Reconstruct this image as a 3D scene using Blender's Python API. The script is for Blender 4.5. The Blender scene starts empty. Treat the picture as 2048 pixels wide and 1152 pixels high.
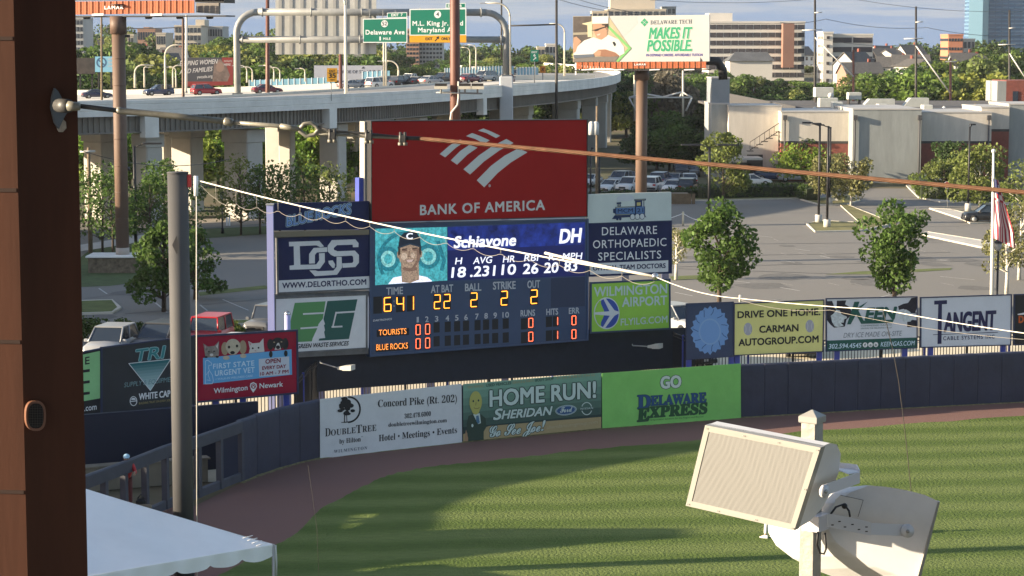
import bpy, math, random
from mathutils import Vector, Matrix
V=Vector; R=math.radians; sin,cos,pi=math.sin,math.cos,math.pi
rnd=random.Random(11)
scn=bpy.context.scene; col=scn.collection
# ---------------------------------------------------------------- camera, sky, sun, exposure
F=4400.0; EYE=17.0; PIT=math.atan(486/F); CAM=V((0,0,EYE))
cd=bpy.data.cameras.new('camera'); cam=bpy.data.objects.new('camera',cd); col.objects.link(cam)
cam.location=CAM; cam.rotation_euler=(pi/2-PIT,0,0)
cd.sensor_width=36; cd.sensor_fit='HORIZONTAL'; cd.lens=F/2048*36; cd.clip_start=0.3; cd.clip_end=9000
scn.camera=cam
SUN_EL=R(13.2); SUN_DIR=V((-0.985*cos(SUN_EL),-0.165*cos(SUN_EL),sin(SUN_EL))).normalized()
sd=bpy.data.lights.new('sun','SUN'); sun=bpy.data.objects.new('sun',sd); col.objects.link(sun)
sd.energy=4.4; sd.angle=R(0.5); sd.color=(1.0,0.83,0.60)
sun.rotation_euler=SUN_DIR.to_track_quat('Z','Y').to_euler(); sun.location=(0,0,60)
w=bpy.data.worlds.new('World'); scn.world=w; w.use_nodes=True
nt=w.node_tree; N=nt.nodes; L=nt.links; N.clear()
sky=N.new('ShaderNodeTexSky'); sky.sky_type='NISHITA'; sky.sun_disc=False; sky.sun_elevation=SUN_EL
sky.sun_rotation=math.atan2(SUN_DIR.x,SUN_DIR.y); sky.air_density=1.0; sky.dust_density=1.0; sky.ozone_density=2.0
bg=N.new('ShaderNodeBackground'); bg.inputs[1].default_value=0.098; tint=N.new('ShaderNodeVectorMath'); tint.operation='MULTIPLY'; tint.inputs[1].default_value=(1.18,.98,.86); L.new(sky.outputs[0],tint.inputs[0]); L.new(tint.outputs[0],bg.inputs[0])
tc=N.new('ShaderNodeTexCoord'); sx=N.new('ShaderNodeSeparateXYZ'); L.new(tc.outputs['Generated'],sx.inputs[0])
mp=N.new('ShaderNodeMapping'); mp.inputs['Scale'].default_value=(9,9,170); L.new(tc.outputs['Generated'],mp.inputs[0])
nz=N.new('ShaderNodeTexNoise'); nz.inputs['Scale'].default_value=1.6; nz.inputs['Detail'].default_value=5; nz.inputs['Roughness'].default_value=.55
L.new(mp.outputs[0],nz.inputs['Vector'])
ad=N.new('ShaderNodeMath'); ad.operation='MULTIPLY_ADD'; ad.inputs[1].default_value=26; ad.inputs[2].default_value=-0.12; L.new(sx.outputs[2],ad.inputs[0])
a2=N.new('ShaderNodeMath'); a2.operation='ADD'; L.new(ad.outputs[0],a2.inputs[0]); L.new(nz.outputs[0],a2.inputs[1])
cr=N.new('ShaderNodeValToRGB'); L.new(a2.outputs[0],cr.inputs[0])
e=cr.color_ramp.elements; e[0].position=.42; e[0].color=(.25,.36,.55,1); e[1].position=.98; e[1].color=(.43,.48,.54,1)
q=e.new(.66); q.color=(.28,.38,.55,1); q=e.new(.78); q.color=(.43,.48,.56,1); q=e.new(.88); q.color=(.34,.42,.54,1)
b2=N.new('ShaderNodeBackground'); b2.inputs[1].default_value=0.31; L.new(cr.outputs[0],b2.inputs[0])
mr=N.new('ShaderNodeMapRange'); mr.interpolation_type='SMOOTHSTEP'; mr.inputs[1].default_value=.045; mr.inputs[2].default_value=.14
mr.inputs[3].default_value=1; mr.inputs[4].default_value=0; L.new(sx.outputs[2],mr.inputs[0])
mx=N.new('ShaderNodeMixShader'); L.new(mr.outputs[0],mx.inputs[0]); L.new(bg.outputs[0],mx.inputs[1]); L.new(b2.outputs[0],mx.inputs[2])
wo=N.new('ShaderNodeOutputWorld'); L.new(mx.outputs[0],wo.inputs[0])
scn.view_settings.view_transform='Standard'; scn.view_settings.look='None'; scn.view_settings.gamma=1; scn.view_settings.exposure=1.80
# ---------------------------------------------------------------- helpers
def ray(u,v):
    x=(u-1024)/F; y=(576-v)/F
    return V((x,cos(PIT)+y*sin(PIT),-sin(PIT)+y*cos(PIT)))
def P(u,v,Y): d=ray(u,v); return CAM+d*(Y/d.y)
def G(u,v,z=0): d=ray(u,v); return CAM+d*((z-EYE)/d.z)
def px(p):
    q=V(p)-CAM; zc=q.y*cos(PIT)-q.z*sin(PIT); yc=q.y*sin(PIT)+q.z*cos(PIT); return (1024+F*q.x/zc,576-F*yc/zc)
def lin(c): return tuple(((x/255+.055)/1.055)**2.4 if x>10 else x/255/12.92 for x in c)
MC={}
def M(name,rgb,rough=.7,noise=(0,0),bump=(0,0),metal=0,emit=0,obj=False,island=0,trans=0,spec=.4,stretch=(1,1,1),rgb2=None):
    """procedural material: base colour, optional noise variation / second colour, bump"""
    if name in MC: return MC[name]
    m=bpy.data.materials.new(name); m.use_nodes=True; t=m.node_tree; n=t.nodes; l=t.links
    b=n['Principled BSDF']; b.inputs['Roughness'].default_value=rough; b.inputs['Metallic'].default_value=metal
    b.inputs['Specular IOR Level'].default_value=spec
    c=n.new('ShaderNodeRGB'); c.outputs[0].default_value=(*rgb,1); out=c.outputs[0]
    if obj:
        oi=n.new('ShaderNodeObjectInfo'); k=n.new('ShaderNodeMix'); k.data_type='RGBA'; k.blend_type='MULTIPLY'; k.inputs[0].default_value=1
        l.new(out,k.inputs[6]); l.new(oi.outputs['Color'],k.inputs[7]); out=k.outputs[2]
    if noise[1] or bump[1] or rgb2:
        tx=n.new('ShaderNodeTexCoord'); ma=n.new('ShaderNodeMapping'); ma.inputs['Scale'].default_value=stretch; l.new(tx.outputs['Object'],ma.inputs[0])
    if noise[1] or rgb2:
        z=n.new('ShaderNodeTexNoise'); z.inputs['Scale'].default_value=noise[0]; z.inputs['Detail'].default_value=6; z.inputs['Roughness'].default_value=.65; l.new(ma.outputs[0],z.inputs['Vector'])
        if rgb2:
            r=n.new('ShaderNodeMapRange'); r.inputs[1].default_value=.38; r.inputs[2].default_value=.62; l.new(z.outputs[0],r.inputs[0])
            k=n.new('ShaderNodeMix'); k.data_type='RGBA'; l.new(r.outputs[0],k.inputs[0]); l.new(out,k.inputs[6]); k.inputs[7].default_value=(*rgb2,1); out=k.outputs[2]
        if noise[1]:
            r=n.new('ShaderNodeMapRange'); r.inputs[1].default_value=.3; r.inputs[2].default_value=.7; r.inputs[3].default_value=1-noise[1]; r.inputs[4].default_value=1+noise[1]; l.new(z.outputs[0],r.inputs[0])
            k=n.new('ShaderNodeVectorMath'); k.operation='SCALE'; l.new(out,k.inputs[0]); l.new(r.outputs[0],k.inputs['Scale']); out=k.outputs[0]
    if island:
        g=n.new('ShaderNodeNewGeometry'); r=n.new('ShaderNodeMapRange'); r.inputs[3].default_value=1-island; r.inputs[4].default_value=1+island; l.new(g.outputs['Random Per Island'],r.inputs[0])
        k=n.new('ShaderNodeVectorMath'); k.operation='SCALE'; l.new(out,k.inputs[0]); l.new(r.outputs[0],k.inputs['Scale']); out=k.outputs[0]
    l.new(out,b.inputs['Base Color'])
    if emit: l.new(out,b.inputs['Emission Color']); b.inputs['Emission Strength'].default_value=emit
    if bump[1]:
        z=n.new('ShaderNodeTexNoise'); z.inputs['Scale'].default_value=bump[0]; z.inputs['Detail'].default_value=5; l.new(ma.outputs[0],z.inputs['Vector'])
        k=n.new('ShaderNodeBump'); k.inputs['Strength'].default_value=bump[1]; k.inputs['Distance'].default_value=.05; l.new(z.outputs[0],k.inputs['Height']); l.new(k.outputs[0],b.inputs['Normal'])
    if trans:
        tr=n.new('ShaderNodeBsdfTranslucent'); l.new(out,tr.inputs[0]); ms=n.new('ShaderNodeMixShader'); ms.inputs[0].default_value=trans
        o=n['Material Output']; l.new(b.outputs[0],ms.inputs[1]); l.new(tr.outputs[0],ms.inputs[2]); l.new(ms.outputs[0],o.inputs[0])
    MC[name]=m; return m
def pinv(o): return Matrix.Translation(-o.location) if o.rotation_euler.z==0 else (Matrix.Translation(o.location)@Matrix.Rotation(o.rotation_euler.z,4,'Z')).inverted()
class MB:
    def __init__(s): s.v=[];s.f=[];s.i=[];s.m=[];s.s=[]
    def add(s,vs,fs,mat,sm=False):
        b=len(s.v); s.v+=[tuple(p) for p in vs]
        if mat not in s.m: s.m.append(mat)
        k=s.m.index(mat)
        for f in fs: s.f.append(tuple(b+j for j in f)); s.i.append(k); s.s.append(sm)
        return s
    def box(s,c,d,mat,rz=0,rot=None):
        c=V(c); h=V(d)/2; q=rot or Matrix.Rotation(rz,3,'Z')
        vs=[c+q@V((x*h.x,y*h.y,z*h.z)) for z in (-1,1) for y in (-1,1) for x in (-1,1)]
        return s.add(vs,[(0,2,3,1),(4,5,7,6),(0,1,5,4),(2,6,7,3),(0,4,6,2),(1,3,7,5)],mat)
    def bbox(s,c,d,mat,bev=.03,rz=0):
        """box with chamfered vertical and top edges"""
        c=V(c); x,y,z=V(d)/2; b=min(bev,x*.9,y*.9,z*.9); q=Matrix.Rotation(rz,3,'Z')
        def ring(e,zz): return [c+q@V(p) for p in ((-x+e,-y+e+b,zz),(-x+e+b,-y+e,zz),(x-e-b,-y+e,zz),(x-e,-y+e+b,zz),(x-e,y-e-b,zz),(x-e-b,y-e,zz),(-x+e+b,y-e,zz),(-x+e,y-e-b,zz))]
        rs=[ring(0,-z),ring(0,z-b),ring(b,z)]; return s.loft(rs,mat)
    def loft(s,rings,mat,caps=True,sm=False,close=True):
        n=len(rings[0]); vs=[p for r in rings for p in r]; fs=[]
        for a in range(len(rings)-1):
            for j in range(n if close else n-1): fs.append((a*n+j,a*n+(j+1)%n,(a+1)*n+(j+1)%n,(a+1)*n+j))
        if caps: fs.append(tuple(range(n-1,-1,-1))); fs.append(tuple((len(rings)-1)*n+j for j in range(n)))
        return s.add(vs,fs,mat,sm)
    def tube(s,pts,r,mat,n=8,caps=True):
        pts=[V(p) for p in pts]; rs=r if isinstance(r,(list,tuple)) else [r]*len(pts); rings=[]; up=None
        for i,p in enumerate(pts):
            t=(pts[min(i+1,len(pts)-1)]-pts[max(i-1,0)]).normalized()
            if up is None: up=V((0,0,1)) if abs(t.z)<.9 else V((0,1,0))
            a=t.cross(up).normalized(); b=a.cross(t).normalized(); up=b
            rings.append([p+(a*cos(2*pi*k/n)+b*sin(2*pi*k/n))*rs[i] for k in range(n)])
        return s.loft(rings,mat,caps,True)
    def slab(s,pts,n,th,mat):
        n=V(n).normalized()*th; a=[V(p) for p in pts]; b=[p-n for p in a]; k=len(a)
        return s.add(a+b,[tuple(range(k)),tuple(range(2*k-1,k-1,-1))]+[(j,j+k,(j+1)%k+k,(j+1)%k) for j in range(k)],mat)
    def face(s,pts,mat): return s.add(pts,[tuple(range(len(pts)))],mat)
    def ball(s,c,r,mat,n=10,m=7,sc=(1,1,1)):
        c=V(c); rings=[[c+V((r*sc[0]*sin(pi*a/m)*cos(2*pi*k/n),r*sc[1]*sin(pi*a/m)*sin(2*pi*k/n),r*sc[2]*cos(pi*a/m))) for k in range(n)] for a in [.02]+list(range(1,m))+[m-.02]]
        return s.loft(rings,mat,True,True)
    def mesh(s,name):
        me=bpy.data.meshes.new(name); me.from_pydata(s.v,[],s.f)
        for m in s.m: me.materials.append(m)
        me.polygons.foreach_set('material_index',s.i); me.polygons.foreach_set('use_smooth',s.s); me.update(); return me
    def build(s,name,parent=None,**kw):
        o=bpy.data.objects.new(name,s.mesh(name)); col.objects.link(o)
        if parent is not None:
            o.parent=parent; root=parent
            while root.parent: root=root.parent
            o.matrix_parent_inverse=pinv(root) if parent is root else Matrix()
        for k,x in kw.items(): o[k]=x
        return o
def thing(name,label,cat,loc=(0,0,0),group=None):
    o=bpy.data.objects.new(name,None); col.objects.link(o); o.location=loc; o.empty_display_size=.3
    o['label']=label; o['category']=cat
    if group: o['group']=group
    return o
def solo(mb,name,label,cat,group=None):
    o=mb.build(name); o['label']=label; o['category']=cat
    if group: o['group']=group
    return o
def struct(mb,name,kind='structure'):
    o=mb.build(name); o['kind']=kind; return o
def dup(root,loc,rz=0,sc=1,label=None,group=None,color=None):
    r=root.copy(); col.objects.link(r); r.location=loc; r.rotation_euler=(0,0,rz); r.scale=(sc,)*3 if not isinstance(sc,(tuple,list)) else sc
    if label: r['label']=label
    if group: r['group']=group
    def rec(a,b):
        for ch in a.children:
            c=ch.copy(); col.objects.link(c); c.parent=b
            if color and ch.get('paint'): c.color=(*color,1)
            rec(ch,c)
    rec(root,r)
    if color and root.type=='MESH': r.color=(*color,1)
    return r
TX={}; CAP=.69
def serif(t):
    o=''
    for ch in t:
        if 'A'<=ch<='Z': o+=chr(0x1D400+ord(ch)-65)
        elif 'a'<=ch<='z': o+=chr(0x1D41A+ord(ch)-97)
        elif '0'<=ch<='9': o+=chr(0x1D7CE+ord(ch)-48)
        else: o+=ch
    return o
def script(t): return ''.join(chr(0x1D4D0+ord(c)-65) if 'A'<=c<='Z' else chr(0x1D4EA+ord(c)-97) if 'a'<=c<='z' else c for c in t)
def tmesh(s,bold=0,sp=1):
    k=(s,bold,sp)
    if k in TX: return TX[k]
    c=bpy.data.curves.new('lettering_outline','FONT'); c.body=s; c.offset=bold; c.space_character=sp; c.resolution_u=3
    o=bpy.data.objects.new('lettering_outline',c); me=bpy.data.meshes.new_from_object(o)
    vs=[(p.co.x,p.co.y) for p in me.vertices]; fs=[tuple(p.vertices) for p in me.polygons]
    bpy.data.objects.remove(o); bpy.data.curves.remove(c); bpy.data.meshes.remove(me)
    if not vs: vs=[(0,0),(1,0),(1,1)]; fs=[(0,1,2)]
    x0=min(p[0] for p in vs); x1=max(p[0] for p in vs)
    TX[k]=([((p[0]-x0)/max(1e-6,x1-x0),p[1]/CAP) for p in vs],fs); return TX[k]
class Plane:
    def __init__(s,A,B):
        s.o=V((A[0],A[1],0)); s.r=V((B[0]-A[0],B[1]-A[1],0)).normalized(); s.n=V((s.r.y,-s.r.x,0))
    def at(s,u,v,off=0): d=ray(u,v); return CAM+d*((s.o+s.n*off-CAM).dot(s.n)/d.dot(s.n))
class Sign:
    """a flat sign: parts are collected per name; marks lie on the plane a few mm apart"""
    def __init__(s,name,label,cat,plane,cs=(0,0,1),group=None,base=None,off=0,root=None):
        s.pl=plane; s.cs=cs; s.off=off; s.p={}
        b=base or plane.at(*s.c(0,0),0); s.root=root or thing(name,label,cat,(b[0],b[1],0),group)
    def c(s,x,y): return (s.cs[0]+x/s.cs[2],s.cs[1]+y/s.cs[2])
    def mb(s,part): return s.p.setdefault(part,MB())
    def pt(s,x,y,k=0): return s.pl.at(*s.c(x,y),s.off+.006*k)
    def panel(s,pts,mat,th=.12,part='panel',k=0): s.mb(part).slab([s.pt(x,y,k) for x,y in pts],s.pl.n,th,mat); return s
    def poly(s,pts,mat,k=1,part='emblem'): s.mb(part).face([s.pt(x,y,k) for x,y in pts],mat); return s
    def line(s,pts,wd,mat,k=1,part='emblem'):
        for a,b in zip(pts,pts[1:]):
            dx,dy=b[0]-a[0],b[1]-a[1]; n=max(1e-6,math.hypot(dx,dy)); ex,ey=dx/n*wd*.25,dy/n*wd*.25; ox,oy=-dy/n*wd/2,dx/n*wd/2
            s.poly([(a[0]-ex-ox,a[1]-ey-oy),(b[0]+ex-ox,b[1]+ey-oy),(b[0]+ex+ox,b[1]+ey+oy),(a[0]-ex+ox,a[1]-ey+oy)],mat,k,part); k+=.15
        return s
    def disc(s,x,y,rx,ry,mat,k=1,part='emblem',n=28,a0=0,a1=2*pi,sk=0):
        pts=[(x+rx*cos(a0+(a1-a0)*i/n),y+ry*sin(a0+(a1-a0)*i/n)+sk*rx*cos(a0+(a1-a0)*i/n)) for i in range(n+(a1-a0<6.2))]; return s.poly(pts,mat,k,part)
    def ring(s,x,y,rx,ry,wd,mat,k=1,part='emblem',n=28,a0=0,a1=2*pi,sk=0):
        for i in range(n):
            a=a0+(a1-a0)*i/n; b=a0+(a1-a0)*(i+1)/n
            f=lambda t,q:(x+(rx+q)*cos(t),y+(ry+q)*sin(t)+sk*(rx+q)*cos(t)); s.poly([f(a,-wd/2),f(b,-wd/2),f(b,wd/2),f(a,wd/2)],mat,k,part)
        return s
    def text(s,t,p0,p1,h,mat,k=2,bold=0,sh=0,sp=1,part='lettering'):
        part=part+'#'+t+str(int(p0[1]*.06))
        vs,fs=tmesh(t,0,sp); b=min(bold,.11)*h*1.15
        for i,(dx,dy) in enumerate(((0,0),(-1,-1),(1,1),(-1,1),(1,-1),(0,1.3),(0,-1.3),(1.3,0),(-1.3,0))[:1 if b<=0 else (5 if bold<.04 else 9)]):
            s.mb(part).add([s.pt(p0[0]+(p1[0]-p0[0])*x+sh*y*h+dx*b,p0[1]+(p1[1]-p0[1])*x-y*h+dy*b,k+.09*i) for x,y in vs],fs,mat)
        return s
    def frame(s,q,wd,mat,proud=.03,th=.1,part='frame'):
        """border bars round the quad q (TL,TR,BR,BL), wd in crop units"""
        (a,b,c,d)=q; w_=wd
        s.mb(part).slab([s.pl.at(*s.c(*p),s.off+proud) for p in ((a[0]-w_,a[1]-w_),(b[0]+w_,b[1]-w_),(b[0]+w_,b[1]),(a[0]-w_,a[1]))],s.pl.n,th,mat)
        s.mb(part).slab([s.pl.at(*s.c(*p),s.off+proud) for p in ((d[0]-w_,d[1]),(c[0]+w_,c[1]),(c[0]+w_,c[1]+w_),(d[0]-w_,d[1]+w_))],s.pl.n,th,mat)
        s.mb(part).slab([s.pl.at(*s.c(*p),s.off+proud-.002) for p in ((a[0]-w_,a[1]),(a[0],a[1]),(d[0],d[1]),(d[0]-w_,d[1]))],s.pl.n,th,mat)
        s.mb(part).slab([s.pl.at(*s.c(*p),s.off+proud-.002) for p in ((b[0],b[1]),(b[0]+w_,b[1]),(c[0]+w_,c[1]),(c[0],c[1]))],s.pl.n,th,mat)
        return s
    def done(s):
        for k,m in s.p.items(): m.build(k.split('#')[0],s.root)
        return s.root
def spline(pts,n):
    """Catmull-Rom through 2D/3D points, n steps per span"""
    pts=[V(p) for p in pts]; q=[pts[0]*2-pts[1]]+pts+[pts[-1]*2-pts[-2]]; o=[]
    for i in range(1,len(q)-2):
        for j in range(n):
            t=j/n; a,b,c,d=q[i-1:i+3]; o.append(.5*((2*b)+(c-a)*t+(2*a-5*b+4*c-d)*t*t+(3*b-a-3*c+d)*t**3))
    return o+[pts[-1]]
def sag(a,b,s,n=16): return [V(a).lerp(V(b),i/n)-V((0,0,4*s*(i/n)*(1-i/n))) for i in range(n+1)]
# ---------------------------------------------------------------- materials
WHITE=M('white_vinyl',(.62,.62,.62),.55,(.8,.08),(1.6,.55)); NAVY=M('navy_vinyl',(.018,.024,.075),.65,(.9,.12),(1.6,.4),spec=.15); NAVYP=M('navy_paint',(.030,.048,.10),.45,(1.2,.08))
BLUEPOST=M('blue_post_paint',(.05,.07,.32),.4,(2,.1)); BLACK=M('black_paint',(.012,.012,.014),.5); INK=M('black_ink',(.010,.011,.014),.6)
LET=M('white_lettering',(.72,.72,.72),.5); STEEL=M('galvanised_steel',(.34,.34,.33),.5,(3,.12),metal=.35); CONC=M('concrete',(.46,.44,.40),.85,(.7,.14),(9,.15))
CONCD=M('weathered_concrete',(.70,.68,.63),.85,(.35,.14),(6,.1)); GIRD=M('girder_paint',(.20,.18,.155),.7,(.4,.16)); DARK=M('dark_steel',(.03,.027,.025),.6,(2,.2))
RUST=M('brown_steel',(.115,.070,.050),.6,(.5,.2)); RUSTW=M('weathered_brown_steel',(.12,.075,.052),.65,(.35,.22),stretch=(1,1,.2)); ASPH=M('asphalt',(.205,.193,.172),.9,(.11,.2),(30,.25),rgb2=(.160,.152,.138))
GLASS=M('window_glass',(.02,.028,.04),.12,spec=.8); RUBBER=M('rubber',(.012,.012,.012),.8); CHROME=M('bright_metal',(.5,.5,.5),.25,metal=.9)
PAINT=M('car_paint',(1,1,1),.28,obj=True,spec=.6); HOUSEW=M('house_siding',(1,1,1),.8,(1,.08),obj=True); ROOFM=M('roof_shingle',(.10,.095,.09),.85,(2,.25))
BARK=M('bark',(.07,.052,.038),.9,(4,.25)); WOOD=M('weathered_timber',(.17,.125,.08),.85,(3,.25)); POLEW=M('cream_pole_paint',(.55,.50,.40),.5); WTRIM=M('white_trim',(.66,.65,.62),.6)
BRICK=M('red_brick',(.21,.065,.048),.85,(1.5,.2)); STUCCO=M('beige_stucco',(.52,.475,.41),.9,(.9,.13),(3,.2),stretch=(1,1,.22)); GREYW=M('grey_painted_block',(.27,.285,.275),.85,(.9,.14),(3,.2),stretch=(1,1,.22))
def leafm(n,c,isl=.38,tr=.42): return M(n,c,.6,(.35,.28),island=isl,trans=tr,obj=True,spec=.25)
LEAF=leafm('leaf_green',(.080,.140,.030)); LEAFY=leafm('leaf_spring',(.155,.19,.050)); LEAFD=leafm('leaf_dark',(.055,.095,.028))
# ---------------------------------------------------------------- ground, field, lot
def smooth(a,b,x): t=max(0,min(1,(x-a)/(b-a))); return t*t*(3-2*t)
def terr(x,y):
    h=7.5*smooth(360,760,y)+4.5*smooth(700,1100,y)*smooth(-50,-150,x)+2*smooth(420,700,y)*smooth(70,150,x)
    return h+.5*sin(x*.031+y*.017)*smooth(330,450,y)
m=MB(); xs=[-1600,-1200,-900]+list(range(-560,561,40))+[900,1200,1600]; ys=[-60,0,60,120,180,240,300,330]+list(range(360,1000,32))+[1100,1400,2000,2600]
vs=[(x,y,terr(x,y)-.03) for y in ys for x in xs]; nx=len(xs)
m.add(vs,[(j*nx+i,j*nx+i+1,(j+1)*nx+i+1,(j+1)*nx+i) for j in range(len(ys)-1) for i in range(nx-1)],M('rough_ground',(.075,.085,.035),.95,(.12,.25),(4,.3),rgb2=(.11,.085,.05)),True); struct(m,'ground')
WB=[G(u,v) for u,v in ((480,967),(515,952),(560,937),(600,926),(640,917),(925,885),(1205,858),(1480,836),(1760,820),(2048,805),(2330,792))]
def flat(pts,z,mat,name,kind='structure'): return struct(MB().face([(p[0],p[1],z) for p in pts],mat),name,kind)
TRACK=M('brick_dust_track',(.19,.098,.078),.95,(.5,.16),(25,.3),rgb2=(.155,.080,.066))
flat([G(390,1012)]+WB+[(60,60,0),(60,30,0),(-40,30,0),(-40,74,0)],.004,TRACK,'warning_track')
gm=M('outfield_turf',(.105,.135,.025),.9); t=gm.node_tree; n=t.nodes; l=t.links; b=n['Principled BSDF']; b.inputs['Specular IOR Level'].default_value=.2
tx=n.new('ShaderNodeTexCoord'); sp_=n.new('ShaderNodeSeparateXYZ'); l.new(tx.outputs['Object'],sp_.inputs[0])
def mth(op,a,b_=None,c=None):
    k=n.new('ShaderNodeMath'); k.operation=op
    for i,x in enumerate((a,b_,c)):
        if x is None: continue
        if isinstance(x,(int,float)): k.inputs[i].default_value=x
        else: l.new(x,k.inputs[i])
    return k.outputs[0]
z1=n.new('ShaderNodeTexNoise'); z1.inputs['Scale'].default_value=.25; l.new(tx.outputs['Object'],z1.inputs['Vector'])
ph=mth('MULTIPLY_ADD',sp_.outputs[0],-.10,sp_.outputs[1]); ph=mth('MULTIPLY_ADD',z1.outputs[0],1.1,ph)
st=mth('SINE',mth('MULTIPLY',ph,2*pi/2.9)); st=mth('MULTIPLY',mth('TANH',mth('MULTIPLY',st,1.2)),.58); st=mth('ADD',st,.5)
mpz=n.new('ShaderNodeMapping'); mpz.inputs['Scale'].default_value=(.8,3.5,1); l.new(tx.outputs['Object'],mpz.inputs[0])
z2=n.new('ShaderNodeTexNoise'); z2.inputs['Scale'].default_value=1.6; z2.inputs['Detail'].default_value=8; z2.inputs['Roughness'].default_value=.8; l.new(mpz.outputs[0],z2.inputs['Vector'])
k=n.new('ShaderNodeMix'); k.data_type='RGBA'; l.new(st,k.inputs[0]); k.inputs[6].default_value=(.078,.118,.021,1); k.inputs[7].default_value=(.128,.166,.044,1)
vm=n.new('ShaderNodeVectorMath'); vm.operation='SCALE'; l.new(k.outputs[2],vm.inputs[0]); l.new(mth('MULTIPLY_ADD',z2.outputs[0],1.3,.35),vm.inputs['Scale']); l.new(vm.outputs[0],b.inputs['Base Color'])
z3=n.new('ShaderNodeTexNoise'); z3.inputs['Scale'].default_value=9; z3.inputs['Detail'].default_value=6; l.new(tx.outputs['Object'],z3.inputs['Vector'])
bp=n.new('ShaderNodeBump'); bp.inputs['Strength'].default_value=.6; bp.inputs['Distance'].default_value=.12; l.new(z3.outputs[0],bp.inputs['Height']); l.new(bp.outputs[0],b.inputs['Normal'])
GE=spline([G(u,v) for u,v in ((300,1240),(440,1150),(548,1092),(600,1060),(640,1020),(700,987),(760,957),(800,945),(870,932),(1024,917),(1200,897),(1400,880),(1600,864),(2048,832),(2350,812))],9)
for i,p in enumerate(GE): p.y+=rnd.uniform(-.18,.18)
flat(GE+[V((60,30,0)),V((-12,30,0))],.008,gm,'outfield_grass')
# concrete strip behind the wall and asphalt lot beyond the scoreboard
flat([(p.x,p.y+.35) for p in WB[::-1]]+[(-45,84,0),(-45,108,0),(-10,112,0),(8,122,0),(32,130,0)],.004,M('concrete_walk',(.62,.55,.40),.9,(.4,.12)),'walkway')
flat([(-80,108,0),(-10,112,0),(8,122,0),(32,130,0),(110,135,0),(110,262,0),(30,262,0),(-5,262,0),(-30,215,0),(-80,205,0)],.0,ASPH,'parking_lot')
KERB=M('concrete_kerb',(.50,.47,.40),.85,(1.5,.12)); TURF=M('lawn_turf',(.10,.125,.03),.95,(.8,.3),(14,.5)); DRY=M('dry_lawn',(.16,.15,.055),.95,(.7,.3),(14,.5))
def island(pts,name,mat,kerb=True,h=.13):
    pts=[V((p.x,p.y,0)) for p in pts]; c=sum(pts,V())/len(pts); mb=MB()
    if kerb:
        inn=[p+(c-p).normalized()*min(.3,(c-p).length*.3) for p in pts]; up=V((0,0,h)); mb.loft([pts,[p+up for p in pts],[p+up for p in inn],[p+up*.7 for p in inn]],KERB,False); mb.face([p+up*.8 for p in inn],mat)
    else: mb.face([p+V((0,0,.016)) for p in pts],mat)
    return struct(mb,name)
island([G(*p) for p in ((1612,449),(1640,443),(1720,447),(1680,411),(1690,409),(1772,440),(1776,452),(1720,463),(1630,465))],'kerbed_lawn_island',DRY)
island([G(*p) for p in ((1858,418),(1900,420),(1968,435),(1990,446),(1940,448),(1925,440))],'kerbed_pavement_island',CONC)
island([G(*p) for p in ((1838,470),(1852,465),(2010,490),(2012,500),(1960,496))],'kerbed_pavement_strip',CONC)
island([G(*p) for p in ((1600,400),(1700,392),(1722,402),(1690,411),(1640,411))],'road_verge_lawn',DRY)
island([G(*p) for p in ((1812,372),(1830,368),(1900,392),(2060,398),(2060,408),(1880,405),(1836,396))],'kerbed_sidewalk',CONC)
island([G(*p) for p in ((1650,549),(1720,543),(1905,536),(1900,540),(1760,549))],'grass_strip',TURF,False)
island([G(*p) for p in ((1330,462),(1400,457),(1420,462),(1415,472),(1335,476))],'grass_verge',DRY,False)
island([G(*p) for p in ((1340,553),(1440,549),(1450,555),(1345,561))],'grass_patch',TURF,False)
island([G(*p) for p in ((160,604),(225,602),(243,618),(225,628),(160,630))],'lawn_patch',TURF)
island([G(*p) for p in ((150,655),(260,651),(540,641),(540,648),(260,660),(150,665))],'planting_strip',TURF)
island([G(*p) for p in ((395,585),(530,571),(540,577),(400,592))],'lawn_strip',TURF,False)
island([G(*p) for p in ((130,540),(180,500),(260,478),(300,482),(300,520),(300,562),(220,572),(140,575))],'lawn_under_viaduct',M('shade_darkened_lawn',(.06,.09,.025),.95,(.8,.3),(14,.5)),False)  # copy of the lawn green, darkened for the shade under the viaduct
island([G(*p) for p in ((395,478),(540,468),(545,452),(400,458))],'lawn_by_the_road',M('shade_darkened_lawn',(0,0,0)),False)
flat([G(*p) for p in ((150,505),(260,488),(300,478),(300,468),(150,492))],.03,CONC,'side_street')
flat([G(*p) for p in ((380,458),(560,445),(560,432),(380,440))],.03,M('tan_path',(.30,.26,.21),.9,(.5,.15)),'path_under_viaduct')  # plain tan path surface
island([G(*p) for p in ((1325,402),(1425,402),(1600,398),(1610,372),(1345,384))],'lawn_before_hedge',DRY)
mb=MB()
for a,b_ in (((198,577),(214,588)),((272,577),(290,587)),((310,605),(335,626)),((445,599),(497,621)),((400,610),(415,622)),((1455,560),(1500,566)),((1560,575),(1600,582)),((1880,553),(1950,560)),((1500,470),(1545,475)),((1640,512),(1660,516)),((1560,521),(1590,525)),((1880,520),(1900,523)),((1745,598),(1790,588)),((1350,585),(1385,592)),((1590,498),(1620,502))):
    A=G(*a); B=G(*b_); d=(B-A).normalized()*.06; o=V((-d.y,d.x,0)); mb.face([A-o+V((0,0,.014)),B-o+V((0,0,.014)),B+o+V((0,0,.014)),A+o+V((0,0,.014))],M('worn_line_paint',(.42,.42,.40),.9,(5,.3)))
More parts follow.
